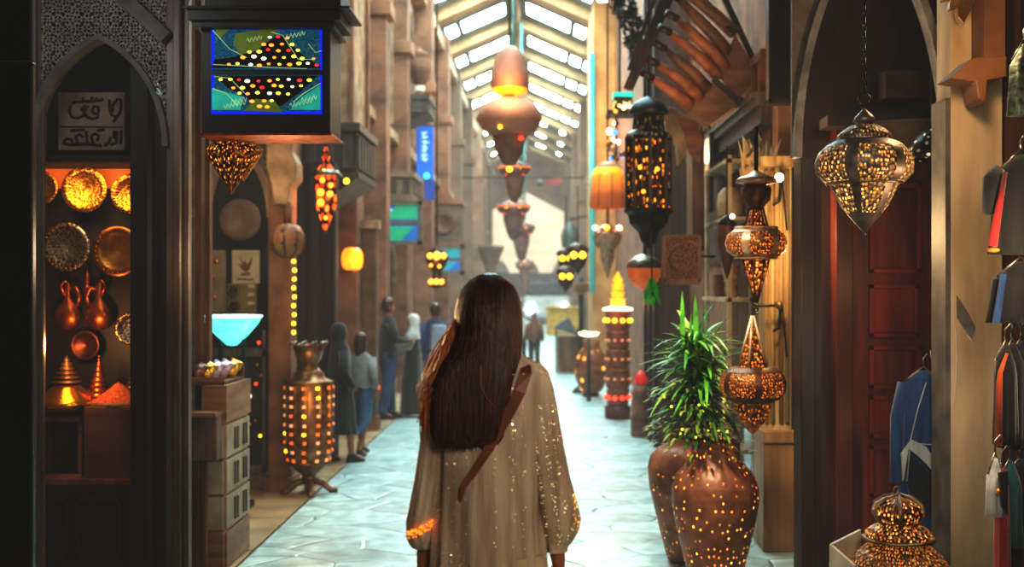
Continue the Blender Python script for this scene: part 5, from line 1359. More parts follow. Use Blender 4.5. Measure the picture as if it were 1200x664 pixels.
def strap(mb,o,dirv,L,wd,droop,up=.6):
    o=Vector(o); d=Vector(dirv).normalized(); side=d.cross(Vector((0,0,1)))
    side = side.normalized() if side.length>1e-3 else Vector((1,0,0))
    n=8; P=[];f=[]
    for i in range(n+1):
        s=i/n; c=o+d*(L*s)+Vector((0,0,-droop*L*s*s)); w_=wd*math.sin(PI*min(s*.86+.12,1))**.8
        nn=Vector((0,0,1))*w_*.3
        P += [c-side*w_+nn, c, c+side*w_+nn]
    for i in range(n):
        a=3*i; f += [(a,a+1,a+4,a+3),(a+1,a+2,a+5,a+4)]
    mb.add(P,f,None,True)
g1,g2,g3=MB(),MB(),MB()
for i in range(340):
    h=rn.uniform(.12,.58); a=rn.uniform(0,2*PI); el=rn.uniform(-.15,1.0)
    tgt=rn.choice([g1,g1,g3,g2,g3])
    L=rn.uniform(.2,.37); 
    strap(tgt,(rn.uniform(-.05,.05),rn.uniform(-.04,.04),h*1.0+.02),(math.cos(a)*math.cos(el),math.sin(a)*math.cos(el),math.sin(el)+.15),L,rn.uniform(.009,.017),rn.uniform(.15,.7))
for x,tx,L,w_ in ((-.115,-.02,.36,.014),(-.02,-.02,.34,.015),(.03,.12,.33,.013),(.055,.3,.36,.012),(-.07,.04,.25,.013),(.01,.06,.3,.014)):
    strap(g1,(x*.8,-.04,.52 if L>.3 else .5),(tx,-.05,1),L,w_,.02)
for ax_,az_ in ((1,.85),(-1,.75),(-1,.3),(1,.45),(-1,.05)):
    strap(g2,(.0,-.06,.5),(ax_,-.2,az_),.3,.012,.25)
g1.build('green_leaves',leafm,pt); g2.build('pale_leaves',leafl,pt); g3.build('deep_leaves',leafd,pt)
g=MB()
for i in range(420):   # small lower foliage
    h=rn.uniform(.02,.32); a=rn.uniform(0,2*PI); r=rn.uniform(.05,.3)*(1-.25*h)
    strap(g,(r*math.cos(a),r*math.sin(a)*.8,h-(.1 if r>.16 and rn.random()<.5 else 0)+.02),(math.cos(a)+rn.uniform(-.5,.5),math.sin(a)+rn.uniform(-.5,.5),rn.uniform(-.3,.7)),rn.uniform(.05,.09),.009,.4)
g.build('small_leaves',mat('yellow green leaf',(150,160,66),(78,104,34),rough=.4,scale=20),pt)
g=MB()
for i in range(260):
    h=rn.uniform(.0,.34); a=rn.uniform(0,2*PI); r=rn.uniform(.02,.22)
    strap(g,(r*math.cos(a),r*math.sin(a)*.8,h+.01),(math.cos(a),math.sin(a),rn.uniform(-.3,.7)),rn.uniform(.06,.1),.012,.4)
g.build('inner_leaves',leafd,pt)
MB().tube([(0,0,-.02),(.01,.0,.3),(0,0,.55)],[.03,.024,.015],10).build('stem',wood_mid,pt)
mb=MB()
for i in range(16): 
    a=rn.uniform(0,2*PI); r=rn.uniform(.1,.2); mb.sphere((r*math.cos(a),-abs(r*math.sin(a)),rn.uniform(.02,.28)),.008,8)
mb.build('yellow_blossom',glow('yellow bud',(220,214,60),1.6),pt)
light('plant_key','SPOT',(.45,5.6,2.9),320,(1,.92,.66),.12)
bpy.data.objects['plant_key'].rotation_euler=(Vector((.95,6.9,1.1))-Vector((.45,5.6,2.9))).to_track_quat('-Z','Y').to_euler(); bpy.data.objects['plant_key'].data.spot_size=.75
t=thing('green_glass_leaf','bright green glossy leaf ornament hanging above the plant','ornament',(X(764,8.6),8.6,Z(350,8.6)))
g=MB()
for a in (0,.5,-.5): strap(g,(0,0,.14),(math.sin(a)*.6,-.2,-1),.2,.04,.0)
g.build('leaves',mat('vivid green glass',(40,170,60),(16,100,36),rough=.15,scale=9),t); MB().tube([(0,0,.14),(0,.05,.5)],.005,5).build('cord',iron,t)

# ================================================================== RIGHT DOORWAY (Y=6)
YD2=6.0;k=YD2/F
dx=X(1022,YD2)
t=thing('pointed_archway','tall grey pointed archway with pierced lattice in front of the red door, near right','archway',(dx,YD2,0))
A_=arch(0,84*k,Z(185,YD2),Z(-80,YD2)); A2=off(A_,9*k,0,0)
MB().band(A_,A2,-.04,.06).build('arch_moulding',mat('pale grey carved wood',(140,134,128),(96,90,86),rough=.6,scale=8,bump=.25),t)
keep=lambda x,z:(not inside_arch(x,z,A2)) and x<84*k+.06*0+.02 and z>Z(118,YD2)
mb=MB(); lattice(mb,10*k,90*k,Z(118,YD2),Z(-90,YD2),0.0,lambda x,z:x>0 and keep(x,z),.05,.009,.02); mb.build('lattice',grey_arch,t)
mb=MB()
for i in range(len(A_)//2):
    a,b_=A2[i],A2[i+1]; mb.prism([a,b_,(b_[0],Z(-110,YD2)),(a[0],Z(-110,YD2))],.02,.05)
mb.build('spandrel',mat('grey brown spandrel',(124,108,94),(90,76,66),rough=.7,scale=7,bump=.5),t)
MB().bx(88*k,(90)*k,.03,.06,Z(118,YD2),Z(-90,YD2)).build('lattice_backing',shop_black,t)
MB().bx(-84*k,-68*k,-.02,.16,0,Z(185,YD2)).build('jamb',wood_dark,t,bevel=.004)
MB().bx(-67*k,-58*k,.02,.16,0,Z(185,YD2)).build('jamb',mat('dark cocoa',(58,32,24),(34,20,16),rough=.5,scale=3,stretch=(5,5,.5)),t)
MB().prism([(79*k,Z(117,YD2)),(90*k,Z(95,YD2)),(92*k,Z(108,YD2)),(80*k,Z(119,YD2))],-.05,.06).build('arch_foot',mat('pale grey carved wood',(140,134,128)),t)
# recess: door wall
YR=7.3;k=YR/F
struct(MB().bx(X(940,YR),X(1200,YR),YR+.02,YR+.15,0,5).build('wall_recess',mat('deep red brown wall',(56,20,12),(32,12,9),rough=.5,scale=3,stretch=(4,4,.5))))
d=bpy.data.objects.new('door_1',None); C.objects.link(d); d['kind']='structure'; d.location=(X(1050,YR),YR,0)
MB().bx(-55*k,60*k,-.03,.02,0,Z(190,YR)).build('door_leaf',wood_red,d)
redp=mat('bright red panel wood',(150,52,20),(96,28,12),rough=.35,scale=2,stretch=(3,3,.5))  # brighter red wood for two panels and all the mouldings
MB().bx(-76*k,-56*k,-.12,.02,0,Z(150,YR)).build('door_frame',mat('red brown frame',(96,38,18),(60,24,12),rough=.4,scale=2,stretch=(4,4,.5)),d,bevel=.006)
for (q0,q1) in ((333,395),(404,455),(462,512),(520,580),(588,650),(215,320)):
    x0,x1=-34*k,(27 if q0!=333 else 24)*k; z0,z1=Z(q1,YR),Z(q0,YR)
    o=MB().bx(x0+.03,x1-.03,-.045,-.03,z0+.03,z1-.03).build('door_panel',redp if q0 in(333,462) else wood_red,d)
    mb=MB(); f_=.028
    mb.bx(x0,x1,-.06,-.03,z1-f_,z1); mb.bx(x0,x1,-.06,-.03,z0,z0+f_); mb.bx(x0,x0+f_,-.06,-.03,z0,z1); mb.bx(x1-f_,x1,-.06,-.03,z0,z1)
    mb.build('panel_moulding',redp,o,bevel=.004)
struct(MB().bx(X(965,YR-.3),X(1120,YR-.3),YR-.4,YR-.2,Z(150,YR-.3),Z(138,YR-.3)).build('trim_6',wood_dark))
o=tag(MB().bx(-.19,.19,0,.15,0,.16).build('lintel_block',mat('umber beam',(92,50,28),(60,32,18),rough=.6),None,(X(1070,7.0),6.9,Z(118,7.0))),'brown wooden beam block in the dark top of the archway','beam')
o=tag(MB().prism([(-.2,.14),(.22,.16),(.05,-.08)],0,.02).build('canvas_pennant',mat('dull cream cloth',(130,110,84),(100,84,64),rough=.8),None,(X(1062,6.8),6.8,Z(170,6.8))),'dull cream triangular pennant behind the big hanging lantern','pennant')
t=thing('small_pierced_shade','small dark pierced lamp shade glinting at the archway top right','lamp',(X(1092,6.5),6.5,Z(150,6.5)))
MB().lathe([(.02,0),(.06,-.02),(.11,-.08),(.13,-.15),(.12,-.17)],n=24).build('shade',perf('dark pierced shade',(50,36,26),(255,226,170),1.6,16,5,.22,1,metal=.6,thr=.4),t)
MB().tube([(0,0,0),(0,0,.7)],.006,5).build('cord',iron,t)
light('door_light','POINT',(X(1040,6.75),6.6,Z(330,6.7)),2.6,(1,.55,.25),.12)
light('jacket_light','POINT',(X(1090,5.2),5.15,Z(450,5.2)),4,(1,.9,.8),.08)  # added fill to brighten the jacket, without a source of its own
light('door_light_low','POINT',(X(1030,6.7),6.6,.9),1.5,(1,.5,.22),.12)

# cream pillar x 1113..1180
YP=5.6;k=YP/F
t=thing('corner_pillar','broad cream timber pillar with worn grey patches, right of the archway','pillar',(X(1145,YP),YP,0))
pc=mat('worn cream pillar',(228,200,158),(176,146,108),rough=.6,scale=1.6,stretch=(3,3,.6),bump=.25,detail=9)
MB().bx(-31*k,30*k,0,.2,0,4.2).build('shaft',pc,t,bevel=.006)
MB().bx(-37*k,-31*k,.0,.2,0,Z(115,YP)).build('edge_strip',mat('grey edge strip',(120,108,96),(84,74,66),rough=.5),t)
rn=random.Random(2)
patch=mat('grey scuffed patch',(126,116,104),(100,90,80),rough=.7,scale=12)
for poly in ([(-24,-346),(-20,-352),(-8,-372),(-2,-384),(-6,-398),(-16,-384),(-24,-372)],):
    MB().prism([(x*k,Z(-y,YP)) for x,y in poly],-.004,0).build('worn_patch',patch,t)
MB().tube([(-27*k,-.002,Z(368,YP)),(-25*k,-.003,Z(395,YP)),(-24*k,-.003,Z(420,YP)),(-26*k,-.002,Z(470,YP))],.003,5).tube([(-12*k,-.002,Z(392,YP)),(-5*k,-.003,Z(400,YP))],.004,5).build('scratch',mat('pale scratch',(226,216,198),(200,186,166),rough=.6),t)
t=thing('wall_bracket_shelf','orange lit wooden bracket block on the cream pillar, under the gold scallops','bracket',(X(1140,5.5),5.5,Z(95,5.5)))
k=5.5/F
MB().prism([(-38*k,-2*k),(-10*k,22*k),(28*k,24*k),(28*k,0),(6*k,-4*k),(4*k,-30*k),(-4*k,-26*k),(-8*k,-6*k)],-.12,.06).build('block',mat('amber oak',(136,90,52),(98,62,34),rough=.5,scale=3),t,bevel=.006)
MB().bx(4*k,28*k,-.1,.06,22*k,140*k).build('upper_block',mat('amber oak',(176,118,66)),t)
t=thing('gold_scallop','gilded scalloped corner ornament at the top of the cream pillar','ornament',(X(1115,5.45),5.45,Z(0,5.45)))
MB().prism([(-12*k,20*k),(24*k,20*k),(24*k,-4*k),(16*k,-20*k),(10*k,-30*k),(4*k,-22*k),(2*k,-12*k),(-6*k,-14*k),(-4*k,-2*k),(-14*k,-4*k)],-.04,.0).build('plate',brass_dull,t,bevel=.004)
light('pillar_light','POINT',(X(1120,4.9),4.8,Z(30,4.9)),16,(1,.7,.4),.08)  # both pillar lights are added to brighten the pillar, no fixtures
light('pillar_light_low','POINT',(X(1175,4.6),4.2,Z(300,4.6)),17,(1,.72,.46),.1)
o=tag(MB().bx(-.035,.035,0,.2,0,4.2).build('timber_post',mat('warm brown post',(98,58,32),(64,38,22),rough=.5,scale=3,stretch=(5,5,.5)),None,(X(1190,5.58)-.01,5.58,0)),'dark brown timber post behind the hanging clothes at the right edge','post')

# ------------------------------------------------------------------ big hanging lantern, near right
YH=4.5;k=YH/F
t=thing('hanging_lantern','large onion shaped pierced metal lantern on a chain, hanging in the archway','lantern',(X(1013,YH),YH,Z(128,YH)))
z=lambda q:-(q-128)*k
lm=lambda nu,nv,nm,s=1.9,r=.36: perf(nm,(120,104,92),(255,205,120),s*.85,nu,nv,r,.8,metal=.55,rough=.5,gcol2=(255,150,60),col2=(78,64,56))
gm_=mat('greyish pewter',(132,116,104),(84,72,64),rough=.45,metal=.7,scale=14,bump=.3)
MB().lathe([(0,z(126)),(3*k,z(129)),(10*k,z(136)),(13*k,z(142)),(8*k,z(145)),(7*k,z(147))],n=32).build('finial_cap',gm_,t)
MB().lathe([(9*k,z(146)),(16*k,z(147)),(24*k,z(152)),(31*k,z(158)),(32*k,z(163)),(28*k,z(165))],n=40).build('collar',lm(50,4,'collar pierce',1.2,.25),t)
MB().lathe([(28*k,z(163)),(40*k,z(168)),(51*k,z(178)),(56*k,z(190)),(55*k,z(203)),(46*k,z(213)),(38*k,z(217))],n=64).build('pierced_belly',lm(96,15,'onion pierce'),t)
mb=MB()
rib_bands(mb,[(r*k,z(q)) for r,q in ((28,163),(40,168),(51,178),(56,190),(55,203),(46,213),(38,217))],6,0,.13)
mb.lathe([((r+.7)*k,z(q)) for r,q in ((28,163),(40,168),(46,173))],n=48)
for q,r in ((164,31),(215,43)): mb.lathe([(r*k,z(q-2)),((r+2)*k,z(q)),(r*k,z(q+2))],n=48)
mb.build('ribs',gm_,t)
MB().lathe([(39*k,z(217)),(34*k,z(226)),(26*k,z(242)),(13*k,z(258)),(4*k,z(268)),(0,z(273))],n=48).build('pierced_bottom',lm(52,14,'onion bottom pierce',2.4,.38),t)
mb=MB()
rib_bands(mb,[(r*k,z(q)) for r,q in ((39,217),(34,226),(26,242),(13,258),(4,268))],6,0,.14)
mb.lathe([((r+.8)*k,z(q)) for r,q in ((20,250),(13,258),(4,268),(0,273))],n=32)
mb.sphere((0,0,z(274)),2.2*k,8); mb.build('bottom_ribs',gm_,t)
mb=MB()
mb.tube([(7*k*math.cos(a_),0,z(117)+7.5*k*math.sin(a_)) for a_ in [2*PI*q/20 for q in range(20)]],.004,6,True)
zz=z(109); i=0
while zz<z(-60):
    P=[]
    for q in range(10):
        a_=2*PI*q/10; u_=.0075*math.cos(a_); v_=.017*math.sin(a_); P.append((u_ if i%2 else 0,0 if i%2 else u_,zz+v_+.014))
    mb.tube(P,.0028,5,True); zz+=.026; i+=1
mb.build('chain',iron,t)
light('onion_glow','POINT',(X(985,4.1),3.9,Z(110,4.1)),4,(.9,.95,1),.1)

# bottom right pierced lamp on pedestal
YW=4.2;k=YW/F
zb=Z(672,YW)
t=thing('pedestal','pale square pedestal carrying the pierced table lantern, bottom right','pedestal',(X(1050,YW),YW,0))
MB().bx(-.17,.19,-.17,.17,0,zb-.03).build('block',mat('pale grey paint',(176,170,156),(146,138,126),rough=.5),t,bevel=.004)
MB().bx(-.19,.21,-.19,.19,zb-.03,zb).build('top_slab',mat('pale grey paint',(176,170,156)),t,bevel=.004)
MB().prism([(-.2,zb+.0),(-.2,zb+.075),(-.09,zb+.13),(-.09,zb)],.12,.14).prism([(-.2,zb+.0),(-.2,zb+.075),(-.19,zb+.075),(-.19,zb)],-.19,.12).build('back_upstand',mat('pale grey paint',(176,170,156)),t)
t=thing('table_lantern','tiered pierced metal table lantern with a domed top, on the pale pedestal','lantern',(X(1053,YW),YW,zb))
z=lambda q:Z(q,YW)-zb
dp=lambda nu,nv,nm,s=2.6,r=.33,th=0.0: perf(nm,(104,76,58),(255,190,90),s*.6,nu*1.4,nv*1.4,r*.95,1,metal=.7,rough=.35,gcol2=(255,130,50),thr=th,col2=(64,44,34))
MB().lathe([(60*k,0),(61*k,z(668)),(58*k,z(662)),(50*k,z(650)),(36*k,z(638)),(28*k,z(634))],n=56).build('wide_base',dp(90,8,'wide base pierce',1.8,.36),t)
MB().lathe([(26*k,z(636)),(38*k,z(630)),(39*k,z(624)),(32*k,z(618)),(22*k,z(613))],n=48).build('middle_tier',dp(46,5,'mid tier pierce',3.4),t)
MB().lathe([(41*k,z(632)),(43*k,z(630)),(38*k,z(627)),(36*k,z(631))],n=40).build('rim',gm_,t)
MB().lathe([(17*k,z(614)),(26*k,z(608)),(31*k,z(600)),(28*k,z(590)),(18*k,z(584)),(6*k,z(581)),(0,z(580))],n=48).build('dome',dp(34,8,'dome pierce',3.6,.34,.35),t)
mb=MB()
for i in range(6):
    a=2*PI*(i+.3)/6; c,s=math.cos(a),math.sin(a); mb.tube([(c*r*k,s*r*k,z(q)) for r,q in ((18,614),(27,608),(32,600),(29,590),(18,583.5),(2,579.5))],.008,6)
mb.build('dome_ribs',gm_,t)
MB().tube([(3.5*k*math.cos(a_)-2*k,0,z(574)+4*k*math.sin(a_)) for a_ in [2*PI*q/14 for q in range(14)]],.004,6,True).build('ring',gm_,t)
light('table_lantern_glow','POINT',(X(1000,4.0),3.8,Z(560,4.0)),2,(1,.7,.4),.06)

# ------------------------------------------------------------------ clothes
def cloth(name,base,c2,rough=.85,scale=5): return mat(name,base,c2,rough=rough,scale=scale,sheen=.3,bump=.25,stretch=(4,4,.7))
def garment(Y,p,q0,q1,w_px,label,m,extra=None,sleeve=None,thick=.05,grp=None,seed=1,name='hanging_garment'):
    k=Y/F; t=thing(name,label,'clothing',(X(p,Y),Y,Z(q0,Y)),grp)
    H=(q1-q0)*k; w_=w_px*k/2
    rings=[(0,0,-.0,w_*.18,.02),(0,0,-.03,w_*.5,.03),(0,0,-.07,w_*.85,thick*.8,.03,5,seed),(0,0,-H*.3,w_*.95,thick,.06,7,seed),(0,0,-H*.6,w_*.97,thick,.1,7,seed+.3),(0,0,-H*.85,w_,thick*1.1,.13,7,seed+.5),(0,0,-H,w_*1.02,thick*1.1,.15,7,seed+.6)]
    MB().loft(rings,40).build('body',m,t)
    MB().tube([(-w_*.8,0,-.06),(0,0,.02),(w_*.8,0,-.06)],.006,6).tube([(0,0,.02),(0,0,.06),(.02,0,.085),(.035,0,.065)],.004,6).build('hanger',silver,t)
    if sleeve:
        sx=sleeve; MB().tube([(sx*w_*.8,0,-.06),(sx*w_*1.1,-.02,-H*.25),(sx*w_*1.18,-.03,-H*.6)],[.03,.035,.03],10).build('sleeve',m,t)
    return t,k,H,w_
blk_c=cloth('black cloth',(26,24,28),(14,13,16)); red_c=cloth('red cloth',(170,30,28),(110,16,18)); blue_c=cloth('denim blue cloth',(36,84,140),(20,50,92))
org_c=cloth('orange cloth',(206,100,40),(150,64,22)); navy_c=cloth('navy cloth',(20,32,52),(12,20,34)); teal_c=cloth('teal cloth',(30,96,108),(18,62,72)); white_c=cloth('pale cloth',(190,196,196),(150,160,164))
# jacket in doorway
t,k,H,w_=garment(5.95,1082,434,650,58,'blue sports jacket with white and navy panels hanging at the archway edge',blue_c,sleeve=-1,thick=.07,name='blue_jacket')
J=lambda pts:[((x-1082)*k,Z(y,5.95)-Z(434,5.95)) for x,y in pts]
MB().prism(J([(1062,512),(1078,520),(1092,540),(1086,548),(1070,532),(1058,522),(1052,560),(1050,528)]),-.095,-.075).build('white_panel',white_c,t)
MB().prism(J([(1060,530),(1084,552),(1096,548),(1100,600),(1062,590),(1056,560)]),-.09,-.07).build('navy_panel',navy_c,t)
MB().tube([((x-1082)*k,-.095,Z(y,5.95)-Z(434,5.95)) for x,y in ((1078,446),(1068,478),(1060,512),(1056,560))],.003,5).tube([((x-1082)*k,-.09,Z(y,5.95)-Z(434,5.95)) for x,y in ((1060,516),(1084,518),(1104,511))],.003,5).build('seam',white_c,t)
MB().prism(J([(1097,536),(1105,534),(1105,586),(1097,586)]),-.1,-.09).build('side_strip',white_c,t)
mb=MB()
for y_ in (542,556,570,580):
    a=J([(1101,y_)])[0]; mb.tube([(a[0]+2*k,-.102,a[1]+3*k),(a[0]-2.4*k,-.102,a[1]+3*k),(a[0]-2.4*k,-.102,a[1]-3*k),(a[0]+2*k,-.102,a[1]-3*k)],.0022,5)
mb.build('strip_lettering',blk_c,t)
MB().tube([(.04,.0,.1),(.05,0,.02),(.04,0,-.02)],.008,8).build('hook_end',brass_dull,t)
Yg=4.6
t,k,H,w_=garment(Yg,1196,182,298,66,'black sequinned top with a red and yellow edge, topmost at the right frame edge',blk_c,sleeve=-1)
MB().tube([(-w_*.75,-.06,-.07),(-w_*1.0,-.07,-H*.5),(-w_*1.25,-.07,-H*.92)],[.008,.014,.02],8).build('red_trim',red_c,t)
MB().sphere((-w_*1.22,-.07,-H*.96),.02,10,sz=.5,sx=1.3).build('yellow_cuff',mat('yellow cloth trim',(224,150,40),(200,110,30),rough=.7),t)
t,k,H,w_=garment(Yg+.05,1196,306,378,70,'short black skirt with a blue side panel, below the sequinned top',blk_c)
MB().prism([(-w_*.7,-.05),(-w_*.86,-.05),(-w_*1.12,-H),(-w_*.92,-H)],-.07,-.05).build('blue_side',blue_c,t)
for i,(p,m,l,q0,q1,w1) in enumerate(((1178,blk_c,'orange edged black garment at the front of the middle rail',404,520,26),(1186,blk_c,'black garment behind the orange edged one on the middle rail',402,524,30),(1197,navy_c,'navy garment at the right end of the middle rail',400,526,36))):
    t,k,H,w_=garment(Yg+.08*i,p,q0,q1,w1,l,m,thick=.04,grp=None,seed=i+1)
    if i==0: MB().tube([(-w_*.2,-.04,-.03),(-w_*.85,-.045,-.1),(-w_*1.0,-.05,-H*.4),(-w_*1.08,-.05,-H)],[.006,.01,.013,.016],8).build('orange_edge',org_c,t)
for i,(p,m,l,q0,q1,w1) in enumerate(((1174,red_c,'long red garment at the left of the bottom rail',548,700,16),(1184,teal_c,'teal garment next to the red one on the bottom rail',540,640,26),(1196,blk_c,'black garment at the right end of the bottom rail',538,690,34))):
    garment(Yg-.05+.06*i,p,q0,q1,w1,l,m,thick=.04,seed=i+4)
t,k,H,w_=garment(Yg-.15,1166,536,604,20,'small pale bag-like garment with black trim hanging before the red garment',white_c,thick=.03)
t['label']='small pale blue vest with black beaded trim in front of the red garment'
MB().prism([(-w_*.1,-.05),(w_*.9,-.04),(w_*.9,-H*.95),(w_*.2,-H*.8)],-.05,-.035).build('black_trim',blk_c,t)
MB().sphere((-w_*.2,-.05,-H*.55),.012,8).build('clasp',brass,t)
rk=thing('clothes_rack','dark iron wall rack with three short rails holding the clothes at the right edge','rack',(X(1190,4.9),4.9,0))
for q in (172,394,530): MB().tube([(-.06,-.45,Z(q,4.6)),(.3,-.45,Z(q,4.6)),(.3,.2,Z(q,4.6))],.008,8).build('rail',iron,rk)
MB().tube([(.3,.2,0),(.3,.2,3.0)],.02,8).build('post',iron,rk)
t,k,H,w_=garment(4.7,1200,52,136,34,'green and silver embroidered garment high at the right frame edge',mat('embroidered cloth',(96,110,90),(40,44,40),rough=.5,metal=.3,scale=40,bump=.5),thick=.04,seed=9)

# ================================================================== PEOPLE
skin=mat('warm skin',(176,118,88),(150,96,70),rough=.5,scale=8,bump=.05)
def skin_body(name,joints,edges,root,m,parent,levels=2):
    me=bpy.data.meshes.new(name); names=list(joints); idx={n:i for i,n in enumerate(names)}
    me.from_pydata([joints[n][:3] for n in names],[(idx[a],idx[b]) for a,b in edges],[])
    o=bpy.data.objects.new(name,me); C.objects.link(o)
    md=o.modifiers.new('Skin','SKIN'); md.use_smooth_shade=True
    lay=me.skin_vertices[0] if me.skin_vertices else None
    if lay is None:
        bm=bmesh.new(); bm.from_mesh(me); bm.verts.layers.skin.verify(); bm.to_mesh(me); bm.free(); lay=me.skin_vertices[0]
    for n in names:
        r=joints[n][3]; ry=joints[n][4] if len(joints[n])>4 else r
        lay.data[idx[n]].radius=(r,ry); lay.data[idx[n]].use_root=(n==root)
    sb_=o.modifiers.new('Sub','SUBSURF'); sb_.levels=levels; sb_.render_levels=levels
    dg=bpy.context.evaluated_depsgraph_get(); ev=o.evaluated_get(dg)
    m2=bpy.data.meshes.new_from_object(ev); bpy.data.objects.remove(o)
    m2.name=name; m2.materials.clear(); m2.materials.append(m)
    for p in m2.polygons: p.use_smooth=True
    o=bpy.data.objects.new(name,m2); C.objects.link(o); o.parent=parent
    return o
def figure(par,H,m,legs=((0,0),(0,0)),arms=None,lean=0,fingers=False,facing=1,shoulder=.18,ar=1.0):
    """full body; y forward = facing. legs: knee/foot forward offsets per side (hip->foot y); arms: per side (elbow xyz, wrist xyz)"""
    s=H/1.75; f=facing
    J={}
    def P(n,x,y,z,r,ry=None): J[n]=(x*s,y*s*f,z*s,r*s)+((ry*s,) if ry else ())
    P('pelvis',0,0,.95,.135,.11); P('waist',0,lean*.3,1.12,.115,.09); P('chest',0,lean*.7,1.30,.14,.1); P('collar',0,lean*.9,1.42,.09,.075)
    P('neck',0,lean,1.49,.052); P('jaw',0,lean+.03,1.565,.068,.075); P('head',0,lean+.012,1.64,.083,.09); P('crown',0,lean-.005,1.71,.062,.066)
    E=[('pelvis','waist'),('waist','chest'),('chest','collar'),('collar','neck'),('neck','jaw'),('jaw','head'),('head','crown')]
    P('nose',0,lean+.112,1.615,.012); E.append(('head','nose'))
    for sd,(kf,ff) in zip((-1,1),legs):
        n='L' if sd<0 else 'R'
        P('hip'+n,sd*.09,0,.90,.095); P('knee'+n,sd*.095,kf,.50-abs(ff-kf)*.02,.058); P('ankle'+n,sd*.095,ff-.02,.09,.04); P('toe'+n,sd*.105,ff+.13,.035,.035)
        E+= [('pelvis','hip'+n),('hip'+n,'knee'+n),('knee'+n,'ankle'+n),('ankle'+n,'toe'+n)]
    arms=arms or (((-.235,-.03,1.13),(-.25,.03,.90)),((.235,-.03,1.13),(.25,.03,.90)))
    for sd,(e,w_) in zip((-1,1),arms):
        n='L' if sd<0 else 'R'
        P('sh'+n,sd*shoulder,lean*.9,1.40-(.02 if ar<1 else 0),.058*ar); P('el'+n,e[0],e[1],e[2],.042*ar); P('wr'+n,w_[0],w_[1],w_[2],.027)
        d=Vector((w_[0]-e[0],w_[1]-e[1],w_[2]-e[2])).normalized()
        pc_=Vector(w_)+d*.055; P('pm'+n,pc_.x,pc_.y,pc_.z,.028,.034)
        E+=[('collar','sh'+n),('sh'+n,'el'+n),('el'+n,'wr'+n),('wr'+n,'pm'+n)]
        if fingers:
            for q,(o_,L) in enumerate(((-.026,.066),(-.009,.078),(.009,.074),(.025,.058))):
                b_=pc_+d*.03+Vector((0,o_,0)); mid=b_+d*L*.5+Vector((-sd*.006,0,0)); tip=b_+d*L+Vector((-sd*.022,0,0))
                P(f'f{q}a'+n,*b_,.0095); P(f'f{q}b'+n,*mid,.0088); P(f'f{q}c'+n,*tip,.0075); E+=[('pm'+n,f'f{q}a'+n),(f'f{q}a'+n,f'f{q}b'+n),(f'f{q}b'+n,f'f{q}c'+n)]
            a_=pc_+Vector((-sd*.01,.035,.01)); b_=a_+d*.03+Vector((-sd*.012,.022,0)); P('ta'+n,*a_,.012); P('tb'+n,*b_,.0095); tip=b_+d*.028; P('tc'+n,*tip,.008); E+=[('pm'+n,'ta'+n),('ta'+n,'tb'+n),('tb'+n,'tc'+n)]
    return skin_body('body',J,E,'pelvis',m,par,2)
def face(par,H,lean=0,f=1):
    s=H/1.75
    eyes=MB()
    for x in (-.03,.03): eyes.sphere((x*s,(lean+.088)*s*f,1.645*s),.011*s,10,sy=.6)
    eyes.build('eyes',mat('dark eyes',(40,28,22)),par)
    MB().sphere((0,(lean+.092)*s*f,1.578*s),.022*s,10,sy=.35,sz=.3).build('mouth',mat('lips',(160,80,72)),par)
    ears=MB()
    for x in (-.085,.085): ears.sphere((x*s,lean*s*f,1.625*s),.024*s,10,sx=.35,sz=1.2)
    ears.build('ears',skin,par)

